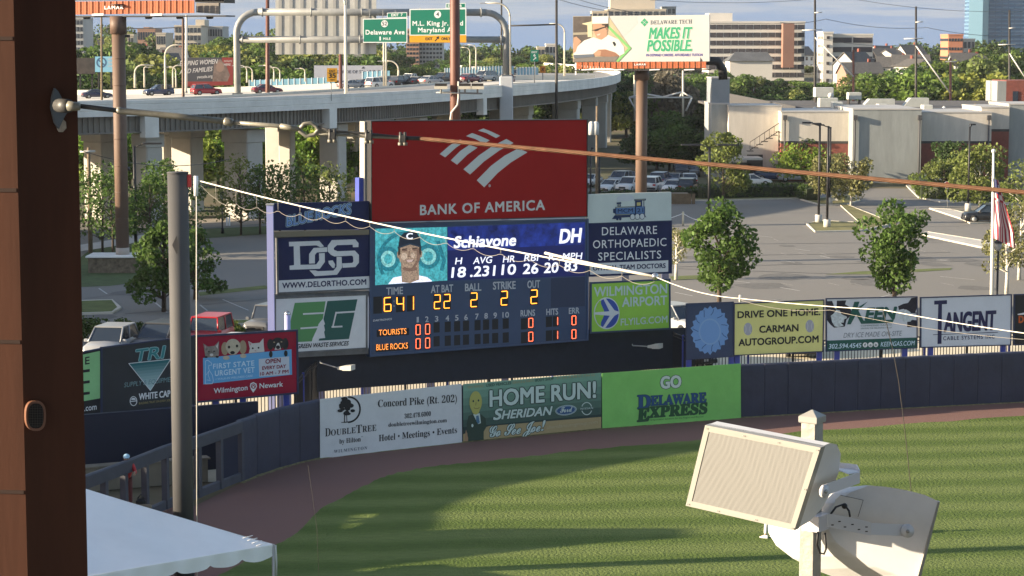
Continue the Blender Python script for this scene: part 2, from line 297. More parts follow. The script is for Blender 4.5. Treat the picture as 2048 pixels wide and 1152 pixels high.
for v0,du,sl,u0,u1 in ((566,46,30,1470,1960),(598,60,-34,1500,1960),(506,40,16,1480,1680),(500,44,14,1840,1960),(478,36,10,1440,1600)):
    for i in range(int((u1-u0)/du)):
        if rnd.random()<.35: continue
        A=G(u0+i*du+rnd.uniform(-3,3),v0); B=G(u0+i*du+sl*.8,v0+(5 if v0>520 else 3.5)); d=(B-A).normalized()*.05; o=V((-d.y,d.x,0)); mb.face([A-o+V((0,0,.014)),B-o+V((0,0,.014)),B+o+V((0,0,.014)),A+o+V((0,0,.014))],M('faded_line_paint',(.30,.29,.27),.9,(4,.4)))
struct(mb,'parking_line_paint')
mb=MB(); g=random.Random(5)
for i in range(26):
    c=G(g.uniform(1345,1980),g.uniform(470,600)) if i<20 else G(g.uniform(180,540),g.uniform(560,640)); a=g.uniform(.5,2.2); k=9; mb.face([V((c.x+a*(1+g.uniform(-.3,.3))*cos(6.283*j/k),c.y+a*1.2*(1+g.uniform(-.3,.3))*sin(6.283*j/k),.009)) for j in range(k)],M('old_asphalt_patch',(.125,.12,.11),.9,(2,.25)))
struct(mb,'asphalt_patches')
mb=MB(); SHCRACK=M('shadow_and_crack_tone',(.03,.03,.03),.6)  # post shadows across the right lot painted as dark lines, beside sealed cracks
for a,b_ in (((1345,490),(1990,483)),((1345,534),(1980,522)),((1345,537),(1700,549)),((1400,512),(1900,505)),((170,597),(345,577)),((400,610),(540,597)),((250,628),(345,620))):
    A=G(*a); B=G(*b_); o=V((0,.09,0)); q=[A.lerp(B,i/14)+V((0,rnd.uniform(-.12,.12),.012)) for i in range(15)]
    mb.add([p-o for p in q]+[p+o for p in q],[(i,i+1,16+i,15+i) for i in range(14)],SHCRACK)
struct(mb,'painted_shadow_and_crack_lines')
# ---------------------------------------------------------------- padded outfield wall
PAD=M('navy_wall_pad',(.030,.033,.058),.6,(.9,.16),(2.2,.7)); WH=2.44
def nrm(a,b): d=(b-a).normalized(); return V((d.y,-d.x,0))
path=[]
for a,b_ in zip(WB,WB[1:]):
    L_=(b_-a).length; k=max(1,round(L_/1.22)); nn=nrm(a,b_)
    for i in range(k):
        for f,o in ((.0,-.03),(.03,.0),(.5,.02),(.97,.0)): path.append((a.lerp(b_,(i+f)/k),nn*o))
mb=MB(); rings=[]
for z,o,top in ((.05,.0,0),(.4,.015,0),(1.3,.03,0),(2.2,.02,0),(WH-.06,0,0),(WH,-.06,0),(WH,-.32,1),(.05,-.34,1)):
    rings.append([p+nn+V((0,0,z+(.012*sin(i*1.7) if z>2 else 0)))+nrm(WB[4],WB[7])*o for i,(p,nn) in enumerate(path)])
k=len(path); mb.add([p for r in rings for p in r],[(a*k+j,a*k+j+1,(a+1)*k+j+1,(a+1)*k+j) for a in range(len(rings)-1) for j in range(k-1)],PAD,False)
wall=solo(mb,'padded_outfield_wall','long navy padded outfield wall curving behind the warning track','wall')
mb=MB()
for i in range(0,len(WB)-1):
    a,b_=WB[i],WB[i+1]; nn=nrm(a,b_)
    q=[a.lerp(b_,j/12)+nn*(.06+rnd.uniform(.0,.12)) for j in range(13)]; r_=[a.lerp(b_,j/12)+nn*-.02 for j in range(13)]
    mb.add([p+V((0,0,.012)) for p in q]+[p+V((0,0,.05)) for p in r_],[(j,j+1,14+j,13+j) for j in range(12)],M('dry_weeds',(.20,.17,.08),.95,(6,.5)))
struct(mb,'weeds_along_wall','stuff')
# bullpen rail fence
RAIL=M('grey_blue_rail_pad',(.050,.052,.068),.6,(2,.15)); bp0=G(482,967)
B=[G(482,967),G(397,1001),G(332,1024),G(250,1061),G(170,1095),G(90,1130)]
root=thing('bullpen_fence','padded rail fence with open panels between bullpen and warning track','fence',B[2])
mb=MB(); mc=MB(); mk=MB()
for a,b_ in zip(B,B[1:]):
    d=(b_-a).normalized(); nn=V((-d.y,d.x,0))
    for z0,z1,th in ((2.02,2.44,.2),(.12,.42,.16)):
        mb.loft([[p+nn*s_*th/2+V((0,0,z)) for s_,z in ((-1,z0),(-1,z1),(-.5,z1+.04),(.5,z1+.04),(1,z1),(1,z0))] for p in (a,b_)],RAIL)
    for f in (0.0,.5):
        p=a.lerp(b_,f); mc=MB(); mc.box(p+V((0,0,1.1)),(.2,.22,1.96),RAIL,math.atan2(d.y,d.x)); mc.build('post',root)
    mk.box(a.lerp(b_,.25)+V((0,0,1.22)),((b_-a).length*.36,.02,1.55),M('dark_screen_mesh',(.010,.013,.035),.8),math.atan2(d.y,d.x)) if a is B[0] else None
mb.build('rail',root); mk.build('screen',root)
mb=MB(); a,b_=G(505,958),G(130,1000); a=V((-10.3,88.2,0)); b_=V((-21,82.6,0)); d=(b_-a).normalized()
mb.slab([a+V((0,0,.0)),a+V((0,0,2.62)),b_+V((0,0,2.66)),b_+V((0,0,0))],V((-d.y,d.x,0)) if d.x>0 else V((d.y,-d.x,0)),-.2,M('dark_navy_wall_paint',(.008,.011,.030),.6,(.5,.1)))
solo(mb,'bullpen_back_wall','plain dark navy wall standing behind the bullpen','wall')
BW_=M('bullpen_concrete',(.20,.17,.125),.9,(.8,.2)); mb=MB(); mb.box((-15.2,83.6,.45),(7,.5,.9),BW_,.42); mb.box((-15.2,83.6,.93),(7.2,.6,.06),BW_,.42); solo(mb,'bullpen_bench_wall','low concrete wall inside the bullpen behind the rail fence','low wall')
# ---------------------------------------------------------------- picket fence behind the wall
def pickets(pts,h,name,label,gap=.115,post=2.4,mat=None):
    root=thing(name,label,'fence',pts[0]); a_=MB(); b2=MB(); c2=MB()
    for p,q in zip(pts,pts[1:]):
        L_=(q-p).length; d=(q-p).normalized(); rz=math.atan2(d.y,d.x)
        for i in range(int(L_/gap)): c=p+d*(i*gap); a_.box(c+V((0,0,h/2+.05)),(.03,.03,h-.1),mat,rz)
        for z in (.25,h-.2,h-.02): b2.box((p+q)/2+V((0,0,z)),(L_,.045,.05),BLACK,rz)
        for i in range(int(L_/post)+1): c2=MB(); c2.box(p+d*min(L_,i*post)+V((0,0,h/2+.03)),(.09,.09,h+.06),BLUEPOST if i%2 else BLACK,rz); c2.build('post',root)
    a_.build('pickets',root)['kind']='stuff'; b2.build('fence_rail',root); return root
pickets([V((-24,86.6,0)),V((-9.6,96.2,0)),V((-9.2,102.9,0)),V((0,108.9,0)),V((8.2,113.9,0)),V((9.5,108.4,0)),V((28,113.4,0))],2.2,'picket_fence','black metal picket fence seen in the gap above the padded outfield wall',.17,2.4,BLACK)
pickets([V((-24,112.5,0)),V((-12,113.5,0)),V((-11.5,112.8,0))],1.2,'lot_picket_fence','low black picket fence beside parked cars behind the left billboards',.15,2.4,BLACK)
# ---------------------------------------------------------------- banners on the wall
def off(p,nn,d): return p+nn*d
plA=Plane(WB[4],WB[5]); plB=Plane(WB[5],WB[6]); plC=Plane(WB[6],WB[7])
GREENT=(.13,.26,.20)
# white hotel banner
S=Sign('wall_banner','white hotel banner with black oak tree emblem hung on the outfield wall','banner',plA,(630,760,6.827),off=.07)
S.panel([(68,262),(2000,52),(2008,850),(70,1078)],WHITE,.02)
S.ring(455,405,160,172,24,INK,1,a0=-1.6,a1=1.6,sk=-.05); S.line([(395,580),(470,572),(520,565)],12,INK,1)
for i in range(26):
    a=rnd.uniform(0,6.28); q=rnd.uniform(.2,1); S.disc(430+85*q*cos(a),350+95*q*sin(a)*1.2,rnd.uniform(30,44),rnd.uniform(20,34),INK,1+.1*i,n=9)
S.disc(345,420,40,22,INK,4,n=8); S.disc(515,420,34,22,INK,4.2,n=8); S.line([(405,470),(402,570)],14,INK,1.2); S.line([(432,470),(436,570)],10,INK,1.3); S.line([(362,580),(460,570)],10,INK,1.4)
S.text(serif('D'),(138,772),(212,764),112,INK,sp=1); S.text(serif('OUBLE'),(218,762),(556,722),82,INK,sp=1.05); S.text(serif('T'),(560,728),(640,718),112,INK); S.text(serif('REE'),(648,712),(838,692),84,INK,sp=1.05)
S.text(serif('by Hilton'),(333,872),(625,838),66,INK); S.text('\u2122',(630,790),(652,788),20,INK); S.text(serif('WILMINGTON'),(260,998),(712,945),42,M('grey_ink',(.10,.11,.14)),sp=1.3)
S.text(serif('Concord Pike (Rt. 202)'),(860,372),(1938,300),100,INK); S.text(serif('302.478.6000'),(1222,525),(1582,490),62,INK); S.text(serif('doubletreewilmington.com'),(1003,640),(1800,575),56,INK)
S.text(serif('Hotel \u2022 Meetings \u2022 Events'),(872,838),(1940,722),88,INK); S.done()
# home run banner
GD=M('dark_green_ink',(.020,.050,.042),.6); GM=M('mid_green_ink',(.07,.14,.115),.6); TAN=M('tan_ink',(.38,.29,.14),.6); PALE=M('pale_green_ink',(.52,.62,.57),.6)
S=Sign('wall_banner','green and tan home run banner with cartoon man in a suit on outfield wall','banner',plB,(920,740,7.062),off=.07)
for i in range(8):
    f0,f1=i/8,(i+1)/8; A=lambda f:(45,200+f*810); Bq=lambda f:(1995,40+f*780); c_=tuple(a+(b-a)*min(1,f0*1.35) for a,b in zip((.18,.34,.25),(.018,.042,.038)))
    S.panel([A(f0),Bq(f0),Bq(f1),A(f1)],M('green_fade_%d'%i,c_,.6,(.8,.08),(1.6,.5)),.02)
S.poly([(45,905),(420,790),(1995,662),(1995,820),(45,1012)],TAN,1); 
S.poly([(110,1005),(95,760),(120,650),(190,620),(290,620),(360,680),(375,800),(335,870),(335,985)],M('suit_green',(.028,.055,.038)),2); S.poly([(185,625),(280,612),(295,750),(255,765)],PALE,3); S.poly([(228,650),(262,640),(280,740),(255,762),(228,720)],M('tie_blue',(.06,.16,.25)),4)
YF=M('caricature_yellow',(.42,.40,.11)); S.disc(222,450,88,152,YF,5,sk=-.02); S.disc(222,540,60,90,YF,5.2); S.disc(188,440,12,16,GD,6,n=10); S.disc(262,430,12,16,GD,6,n=10); S.ring(235,520,40,26,7,M('brown_ink',(.14,.10,.03)),6,n=10,a0=.3,a1=2.8); S.line([(228,455),(222,500)],7,M('brown_ink',(.14,.10,.03)),6); S.disc(175,785,15,24,PALE,5,n=10); S.poly([(60,1010),(85,840),(115,960),(115,1005)],M('skin_tan_ink',(.36,.22,.12)),3)
for k,bo,mm in ((2,.035,GD),(3,0,PALE)):
    S.text('HOME RUN!',(425,515),(1915,385),222,mm,k,bo+.03); S.text('S',(470,705),(570,692),150,mm,k,bo+.03,.25); S.text('HERIDAN',(590,692),(1275,632),118,mm,k,bo+.03,.25)
    S.text(script('Go See Joe'),(410,950),(1130,865),165,mm,k,bo+.012,.1); S.text('!',(1140,860),(1178,855),150,mm,k,bo,.25)
S.text('USED VEHICLES',(370,238),(722,200),40,GD,2,.01); S.text('NEW VEHICLES',(110,262),(330,240),34,TAN,2); S.text('SERVICE & PARTS',(740,196),(1040,166),32,TAN,2); S.text('BODY SHOP',(1065,166),(1322,140),40,GD,2,.01); S.text('FINANCING',(1370,136),(1900,84),34,TAN,2,sp=1.5)
FB=M('oval_blue',(.03,.09,.22)); S.disc(1497,568,150,72,PALE,2,sk=-.1); S.disc(1497,568,142,66,FB,3,sk=-.1); S.ring(1497,568,132,58,5,PALE,4,sk=-.1); S.text(script('Ford'),(1415,605),(1590,585),85,PALE,5,.01)
S.ring(1790,545,72,86,11,PALE,2,a0=pi+.35,a1=2*pi-.35); S.ring(1790,545,72,86,11,PALE,2,a0=.35,a1=pi-.35); S.text('NISSAN',(1705,562),(1878,548),26,PALE,3,.01,sp=1.2)
S.text('sheridanautogroup.com',(1225,835),(1940,755),50,M('pale_tan_ink',(.45,.38,.24)),3,sh=.2); S.done()
# green express banner
GX=M('bright_green_vinyl',(.21,.52,.12),.55,(.7,.10),(1.5,.6)); S=Sign('wall_banner','plain bright green banner with blue and green lettering on the outfield wall','banner',plC,(1024,576,4),off=.07)
S.panel([(720,682),(1830,604),(1832,1040),(722,1122)],GX,.02)
for k,bo,mm in ((1,.05,GD),(2,.02,M('pale_lettering',(.6,.66,.6)))): S.text('GO',(1192,803),(1350,792),92,mm,k,bo+.02)
BL=M('express_blue',(.02,.075,.20)); GQ=M('express_green',(.018,.085,.030))
for k,bo,a,b_ in ((1,.045,GD,GD),(2,.02,BL,GQ)):
    S.text(serif('D'),(1005,965),(1108,957),105,a,k,bo); S.text(serif('ELAWARE'),(1112,940),(1553,912),76,a,k,bo); S.text(serif('E'),(1003,1068),(1092,1060),105,b_,k,bo,.08); S.text(serif('XPRESS'),(1098,1036),(1556,1002),84,b_,k,bo,.08)
S.text('Transportation Solutions for the Region and Beyond',(1090,1062),(1530,1034),13,GQ,2); S.done()
# ---------------------------------------------------------------- raised signs over the bullpen
plL=Plane((-17.9,89.8),(-9.3,95.4))
def legs(S,us,vtop,zb=0,mat=BLUEPOST,r=.13,dy=.25):
    for u in us:
        p=S.pl.at(*S.c(u,vtop),S.off-dy); S.mb('post#%d'%u).box((p.x,p.y,p.z/2+.25),(2*r,2*r,p.z+.5),mat)
FRN=M('navy_sign_frame',(.022,.03,.075),.5)
S=Sign('raised_sign','green and black sign showing .com, half hidden by the brown column','sign',plL,(0,576,4)); S.panel([(560,540),(812,488),(812,1010),(560,1070)],BLACK,.15)
S.poly([(560,556),(800,503),(800,882),(560,925)],M('light_green_vinyl',(.26,.52,.22),.6,(.7,.1)),1)
S.text('E',(682,612),(716,606),58,INK,2,.02)
for y in (652,742,832): S.poly([(660,y+4),(718,y-4),(718,y+18),(660,y+26)],INK,2)
S.text('.com',(675,985),(772,972),48,LET,2,.01); S.frame([(560,540),(812,488),(812,1010),(560,1070)],10,FRN); legs(S,[640],1010); S.done()
CH=M('charcoal_vinyl',(.022,.024,.030),.5,(.7,.2)); TE=M('teal_ink',(.03,.20,.21)); 
S=Sign('raised_sign','charcoal sign with teal triangle emblem standing left of the net pole','sign',plL,(0,576,4)); q=[(815,484),(1568,385),(1568,928),(815,1008)]; S.panel(q,CH,.15)
for i in range(10):
    f0,f1=i/10,(i+1)/10; Lf=lambda f:(1032+(1203-1032)*f,603+(818-603)*f); Rf=lambda f:(1363+(1203-1363)*f,570+(818-570)*f); t_=i/9
    S.poly([Lf(f0),Rf(f0),Rf(f1),Lf(f1)],M('teal_fade_%d'%i,tuple(a+(b-a)*t_ for a,b in zip((.012,.12,.13),(.42,.55,.55))),.6),2)
S.line([(1030,604),(1366,569),(1203,820),(1030,604)],5,LET,3)
for k,bo,mm in ((1,.05,M('pale_teal',(.25,.42,.42))),(2,.01,TE)): S.text('TRI',(1072,590),(1305,558),95,mm,k,bo,.2)
S.text('SUPPLY & EQUIPMENT',(992,795),(1420,742),38,M('grey_teal',(.16,.26,.27)),3,.01,.15)
S.ring(1068,905,27,36,6,LET,2); S.disc(1068,895,18,16,LET,2,a0=pi,a1=2*pi); S.poly([(1042,905),(1095,899),(1095,906),(1042,912)],LET,2); S.text('WHITE CAP',(1112,895),(1362,868),50,LET,2,.025); S.text('BUILDING TRUST ON EVERY JOB',(1112,932),(1362,905),17,M('gold_ink',(.35,.28,.10)),2)
S.frame(q,10,FRN); legs(S,[1180,1440],975); S.done()
RED=M('crimson_vinyl',(.30,.012,.035),.65,(.7,.1),spec=.15); SB=M('sky_blue_vinyl',(.12,.36,.62),.5)
S=Sign('raised_sign','crimson animal clinic sign with two cats and two dogs, right of the net pole','sign',plL,(390,650,7.2)); q=[(30,175),(1460,90),(1470,965),(35,1100)]; S.panel(q,RED,.15); S.frame(q,26,FRN); legs(S,[300,690,1320],1030)
S.poly([(115,475),(1390,350),(1398,715),(120,855)],SB,1)
S.poly([(918,490),(1355,452),(1362,712),(925,745)],M('pale_grey_vinyl',(.55,.56,.60)),2)
CR=M('red_ink',(.22,.01,.03)); S.text('OPEN',(1015,558),(1232,538),62,CR,3,.03); S.text('EVERY DAY',(968,645),(1310,615),48,CR,3,.03); S.text('10 AM - 7 PM',(938,728),(1345,690),46,CR,3,.03)
PB=M('pale_blue_ink',(.55,.70,.80)); S.text('FIRST STATE',(262,632),(852,582),72,PB,2,.02,sp=1.1); S.text('URGENT VET',(288,735),(858,680),76,PB,2,.02,sp=1.1); S.text('+ WALK-IN WELLNESS CARE',(292,795),(830,745),28,PB,2)
S.line([(150,850),(150,520),(180,505),(240,550),(235,580),(200,580),(195,620),(210,660),(250,720),(265,800),(250,845),(155,850)],7,PB,2); S.line([(160,720),(200,660),(190,720),(220,800),(170,790)],6,PB,2)
S.text('Wilmington',(272,985),(755,935),72,LET,2,.015); S.text('Newark',(930,912),(1265,885),72,LET,2,.015)
S.poly([(790,880),(800,840),(840,822),(885,845),(892,885),(875,925),(838,975),(805,925)],LET,2); S.disc(841,880,36,38,RED,3); S.disc(841,893,16,13,LET,4,n=10)
for dx,dy in ((-20,-2),(-8,-17),(8,-18),(21,-4)): S.disc(841+dx,878+dy,6,8,LET,4,n=8)
TAB=M('tabby_fur',(.24,.20,.17),.9,(9,.4)); LAB=M('cream_fur',(.52,.43,.31),.9,(6,.15)); LABD=M('tan_fur',(.36,.26,.16)); KIT=M('white_fur',(.60,.55,.50)); BER=M('black_fur',(.018,.016,.016)); NOSE=M('dark_nose',(.02,.012,.012)); PNK=M('pink_skin',(.48,.28,.26))
S.poly([(120,265),(185,310),(280,300),(345,230),(345,420),(330,465),(150,470),(140,400)],TAB,1.6,'cat_picture'); S.poly([(135,285),(165,310),(148,345)],PNK,2.4,'cat_picture'); S.poly([(335,255),(300,310),(330,345)],KIT,2.4,'cat_picture'); S.disc(200,385,14,10,NOSE,2.6,'cat_picture',10); S.disc(275,378,14,10,NOSE,2.6,'cat_picture',10); S.disc(238,430,26,20,KIT,2.5,'cat_picture',10); S.disc(160,462,24,14,NOSE,3,'cat_picture',10); S.disc(320,458,24,16,NOSE,3,'cat_picture',10)
S.disc(430,340,52,95,LABD,1.6,'dog_picture',16); S.disc(690,320,52,100,LABD,1.6,'dog_picture',16); S.disc(548,310,108,110,LAB,2,'dog_picture'); S.disc(545,375,75,55,LAB,2.4,'dog_picture'); S.disc(490,318,18,22,NOSE,3,'dog_picture',12); S.disc(605,302,18,22,NOSE,3,'dog_picture',12); S.disc(540,398,34,24,NOSE,3,'dog_picture',12); S.disc(450,472,50,30,LAB,3,'dog_picture',14); S.disc(695,445,46,30,LAB,3,'dog_picture',14)
S.poly([(765,230),(830,265),(930,255),(985,190),(990,300),(1000,385),(775,405),(790,340)],KIT,1.6,'kitten_picture'); S.poly([(775,245),(815,268),(795,300)],PNK,2.4,'kitten_picture'); S.disc(832,335,14,14,NOSE,3,'kitten_picture',10); S.disc(915,328,14,14,NOSE,3,'kitten_picture',10); S.disc(872,372,14,8,PNK,3,'kitten_picture',8)
S.disc(1085,280,46,80,BER,1.6,'dark_dog_picture',16); S.disc(1300,270,46,85,BER,1.6,'dark_dog_picture',16); S.disc(1195,265,95,85,BER,2,'dark_dog_picture'); S.poly([(1185,260),(1210,255),(1240,350),(1145,358)],KIT,3,'dark_dog_picture'); S.disc(1140,248,14,10,LABD,3,'dark_dog_picture',8); S.disc(1245,242,14,10,LABD,3,'dark_dog_picture',8); S.disc(1195,320,30,28,NOSE,4,'dark_dog_picture',12); S.disc(1092,420,26,48,BER,3,'dark_dog_picture',12); S.disc(1308,410,26,46,BER,3,'dark_dog_picture',12)
S.done()
# ---------------------------------------------------------------- raised signs on the right
A_=P(1375,700,106.6); B_=P(2024,690,111); plR=Plane(A_,B_)
S=Sign('raised_sign','navy sign with torn light blue rock burst, leftmost of the right billboards','sign',plR,(1360,590,6.827)); q=[(95,125),(730,100),(725,835),(90,880)]; S.panel(q,NAVYP,.2); S.frame(q,9,FRN)
pts=[]
for i in range(44):
    a=2*pi*i/44; r_=1+(.07 if i%2 else -.04)+rnd.uniform(-.03,.03); pts.append((412+248*r_*cos(a),480+310*r_*sin(a)-20*cos(a)))
RB=M('rock_blue',(.14,.28,.54)); RB2=M('rock_blue_dark',(.035,.08,.20)); RB3=M('rock_blue_pale',(.19,.33,.55)); S.poly(pts,RB,1)
for i in range(11):
    a=2*pi*i/11+.2; c_=(412+165*cos(a),480+205*sin(a)); S.line([c_,(c_[0]+rnd.uniform(25,60)*cos(a+.5),c_[1]+rnd.uniform(25,60)*sin(a+.5)),(412+238*cos(a+.15),480+290*sin(a+.15))],9,RB2,2)
S.disc(408,500,150,180,RB3,2.5); S.disc(408,500,132,160,RB,3); legs(S,[120,700],800); S.done()
YL=M('pale_yellow_vinyl',(.62,.60,.22),.55,(.7,.07),(1.5,.4)); S=Sign('raised_sign','pale yellow car dealer sign with two baseballs among the right billboards','sign',plR,(1360,590,6.827)); q=[(750,125),(1960,75),(1945,765),(745,820)]; S.panel(q,YL,.2); S.frame(q,14,FRN)
S.text('DRIVE ONE HOME.',(788,315),(1915,272),90,INK,2,.03); S.text('CARMAN',(1085,515),(1615,492),92,INK,2,.03); S.text('AUTOGROUP.COM',(803,695),(1890,645),92,INK,2,.03)
BB=M('baseball_grey',(.34,.35,.40)); BD=M('baseball_seam',(.50,.50,.54))
for x,y in ((928,465),(1772,425)): S.disc(x,y,58,86,BB,1); S.ring(x-75,y,50,80,8,BD,2,a0=-.8,a1=.8,n=8); S.ring(x+75,y,50,80,8,BD,2,a0=pi-.8,a1=pi+.8,n=8)
legs(S,[780,1900],780); S.done()
KG=M('keen_green',(.015,.085,.065)); KD=M('dark_glove',(.014,.013,.022),.6,(9,.4)); PV=M('pale_blue_vinyl',(.58,.60,.64),.55,(.7,.06),(1.5,.4))
S=Sign('raised_sign','pale dry ice sign with dark gloved hands and green bottom band','sign',plR,(1640,590,8.862)); q=[(125,75),(1715,40),(1715,930),(125,990)]; S.panel(q,PV,.2); S.frame(q,16,FRN)
S.poly([(120,808),(1715,752),(1715,928),(120,988)],KG,1)
S.poly([(120,110),(215,105),(260,230),(290,255),(300,100),(465,95),(445,165),(520,210),(560,290),(520,390),(470,440),(440,560),(250,580),(180,520),(120,440)],KD,1); ICE=M('dry_ice',(.50,.55,.56),.8,(6,.3)); S.poly([(190,370),(240,330),(290,265),(350,270),(380,340),(470,380),(480,410),(430,430),(420,490),(360,490),(420,540),(330,570),(260,555),(215,480)],ICE,2)
S.poly([(1385,200),(1480,155),(1560,140),(1620,55),(1715,40),(1715,330),(1600,320),(1480,245),(1400,265)],KD,1); S.poly([(1370,345),(1430,290),(1520,255),(1600,300),(1630,370),(1610,470),(1500,480),(1430,430),(1400,400)],ICE,2); S.poly([(1545,480),(1640,440),(1715,450),(1715,565),(1545,570)],KD,1); S.poly([(1690,310),(1715,230),(1722,310)],PV,2)
S.poly([(610,120),(700,118),(665,225),(850,112),(680,275),(775,455),(1310,435),(1285,495),(730,512),(640,345),(545,520),(480,520)],KG,3); S.text('EEN',(805,440),(1310,420),205,KG,3,.045,.22); 
S.text('COMPRESSED GAS CO.',(722,560),(1280,540),26,KG,2); S.text('SERVING THE DELAWARE VALLEY',(722,605),(1280,588),24,KG,2); S.text('DRY ICE MADE ON-SITE',(415,760),(1440,720),88,M('grey_lettering',(.17,.20,.22)),2,0,.2)
S.text('302.594.4545',(155,952),(725,932),82,PB,2,.01,.15); S.text('KEENGAS.COM',(1075,915),(1670,890),82,PB,2,.005,.15)
for x,y,ch in ((800,885,'f'),(895,882,'o'),(990,879,'in')): S.disc(x,y,42,44,LET,2); S.text(ch,(x-16,y+24),(x+16,y+24),46,KG,3,.03)
legs(S,[300,1500],940); S.done()
NB=M('navy_ink',(.02,.02,.07)); S=Sign('raised_sign','white cable company sign with tall navy initial letter among the right billboards','sign',plR,(1536,576,4)); q=[(1228,82),(1945,58),(1940,452),(1228,472)]; S.panel(q,PV,.2); S.frame(q,8,FRN)
S.poly([(1330,102),(1432,97),(1432,128),(1330,133)],NB,2); S.poly([(1362,130),(1392,128),(1388,446),(1356,448)],NB,2); S.text('ANGENT',(1410,350),(1815,332),150,NB,2,.03,.05); S.line([(1322,374),(1838,354)],5,NB,2); S.text('CABLE SYSTEMS INC',(1402,418),(1812,403),30,NB,2,.012,sp=1.25); legs(S,[1300,1880],440); S.done()
S=Sign('raised_sign','black sign with orange letter cut off by the right edge of the picture','sign',plR,(1536,576,4)); q=[(1978,58),(2500,42),(2500,438),(1974,452)]; S.panel(q,BLACK,.2); S.frame(q,8,FRN); S.text('D',(2008,278),(2044,276),54,M('orange_ink',(.50,.10,.015)),2,.04); S.poly([(1995,208),(2060,195),(2060,212),(2000,216)],LET,2); legs(S,[2100,2400],440); S.done()
# ---------------------------------------------------------------- scoreboard
X0=lambda u:(108/(1-.602*(u-1024)/F)); plS=Plane((-6.67,104),(3.79,110.3))
S=Sign('scoreboard','big navy scoreboard with amber digits, video strip and lettered headings below red board','scoreboard',plS,(740,440,4.114),off=.3)
SBN=M('scoreboard_navy',(.035,.062,.125),.45,(.7,.06)); q=[(0,30),(1800,-10),(1800,990),(0,1128)]; S.panel(q,SBN,.8,'cabinet')
S.frame([(12,45),(1785,0),(1785,980),(12,1112)],12,M('scoreboard_edge',(.045,.075,.15),.4),.03,.05)
SCR=M('led_screen_navy',(.004,.008,.06),.3,emit=.3); S.poly([(640,57),(1768,17),(1768,460),(640,497)],SCR,1,'video_screen'); S.poly([(640,57),(1768,17),(1768,200),(640,250)],M('led_screen_blue',(.006,.016,.12),.3,(1.6,.9),emit=.3),2,'video_screen')
TQ=M('led_teal',(.05,.30,.33),.4,(7,.6),emit=.25); TQ2=M('led_teal_dark',(.012,.15,.19),.4,(9,.5),emit=.25); TQ3=M('led_teal_pale',(.20,.46,.44),.4,(9,.5),emit=.25)
S.poly([(43,72),(635,58),(635,497),(43,537)],TQ,1,'portrait_screen')
for x,y,rx,ry in ((150,320,75,85),(480,300,80,85)): S.ring(x,y,rx,ry,34,TQ2,2,'portrait_screen'); S.ring(x,y,rx-28,ry-30,26,TQ3,2.3,'portrait_screen')
S.ring(310,330,235,225,28,TQ2,2.6,'portrait_screen',a0=2.6,a1=5.1); S.line([(560,180),(610,330),(590,410)],30,TQ2,2.6,'portrait_screen')
SK=M('led_skin',(.33,.22,.15),.5,(14,.6),emit=.2); SKD=M('led_skin_shadow',(.12,.07,.05),.5,(14,.4),emit=.4); CAP_=M('led_cap_navy',(.006,.01,.02),.5,emit=.3); LW=M('led_white',(.62,.62,.70),.5,emit=.4)
S.poly([(150,528),(190,475),(260,460),(400,455),(470,470),(510,500),(508,506)],M('led_jersey',(.5,.5,.6),.5,(9,.3),emit=.5),3,'portrait_screen'); S.poly([(262,512),(255,350),(400,340),(405,490),(330,518)],SK,3.5,'portrait_screen'); S.disc(325,278,92,118,SK,4,'portrait_screen'); S.disc(236,285,14,32,SK,4,'portrait_screen',10); S.disc(416,278,14,32,SK,4,'portrait_screen',10)
S.poly([(232,232),(244,140),(280,105),(330,95),(385,105),(412,150),(420,225),(330,195)],CAP_,5,'portrait_screen'); HR_=M('led_hair',(.05,.03,.02),.5,(14,.5),emit=.1); SKL=M('led_skin_light',(.46,.34,.25),.5,(14,.5),emit=.25)
S.poly([(232,228),(246,232),(250,275),(238,300),(230,280)],HR_,4.6,'portrait_screen'); S.poly([(404,222),(420,225),(422,275),(412,298),(404,265)],HR_,4.6,'portrait_screen'); S.poly([(385,235),(416,232),(410,330),(370,392),(345,395),(385,330)],SKD,4.3,'portrait_screen'); S.disc(280,300,26,30,SKL,4.5,'portrait_screen',12); S.disc(352,292,18,24,SKL,4.6,'portrait_screen',12); S.poly([(262,238),(305,232),(308,240),(262,248)],HR_,5.4,'portrait_screen'); S.poly([(345,230),(392,226),(392,236),(348,238)],HR_,5.4,'portrait_screen'); S.poly([(298,330),(358,324),(345,344),(312,348)],M('led_smile',(.5,.36,.32),.5,emit=.25),5.6,'portrait_screen'); S.poly([(226,222),(330,188),(424,216),(424,228),(330,202),(228,236)],M('led_peak',(.015,.03,.05),.5,emit=.2),5.5,'portrait_screen')
S.text('C',(300,158),(350,155),48,LW,6,.03,part='portrait_screen'); S.disc(285,250,24,9,SKD,5,'portrait_screen',10); S.disc(368,244,24,9,SKD,5,'portrait_screen',10); S.line([(326,255),(318,300),(335,303)],8,SKD,5,'portrait_screen'); S.ring(328,318,38,24,9,SKD,5,'portrait_screen',12,.3,2.85); S.disc(330,400,62,22,SKD,3.8,'portrait_screen',12)
VT='video_text'; S.text('Schiavone',(690,228),(1195,208),92,LW,3,.03,.15,part=VT); S.text('DH',(1560,190),(1728,180),112,LW,3,.035,.12,part=VT)
for s_,a,b_ in (('H',(700,365),(752,362)),('AVG',(848,362),(1000,352)),('HR',(1093,350),(1190,345)),('RBI',(1268,340),(1380,335)),('R',(1470,332),(1517,330)),('MPH',(1583,327),(1740,322))): S.text(s_,a,b_,54,LW,3,.012,.15,part=VT)
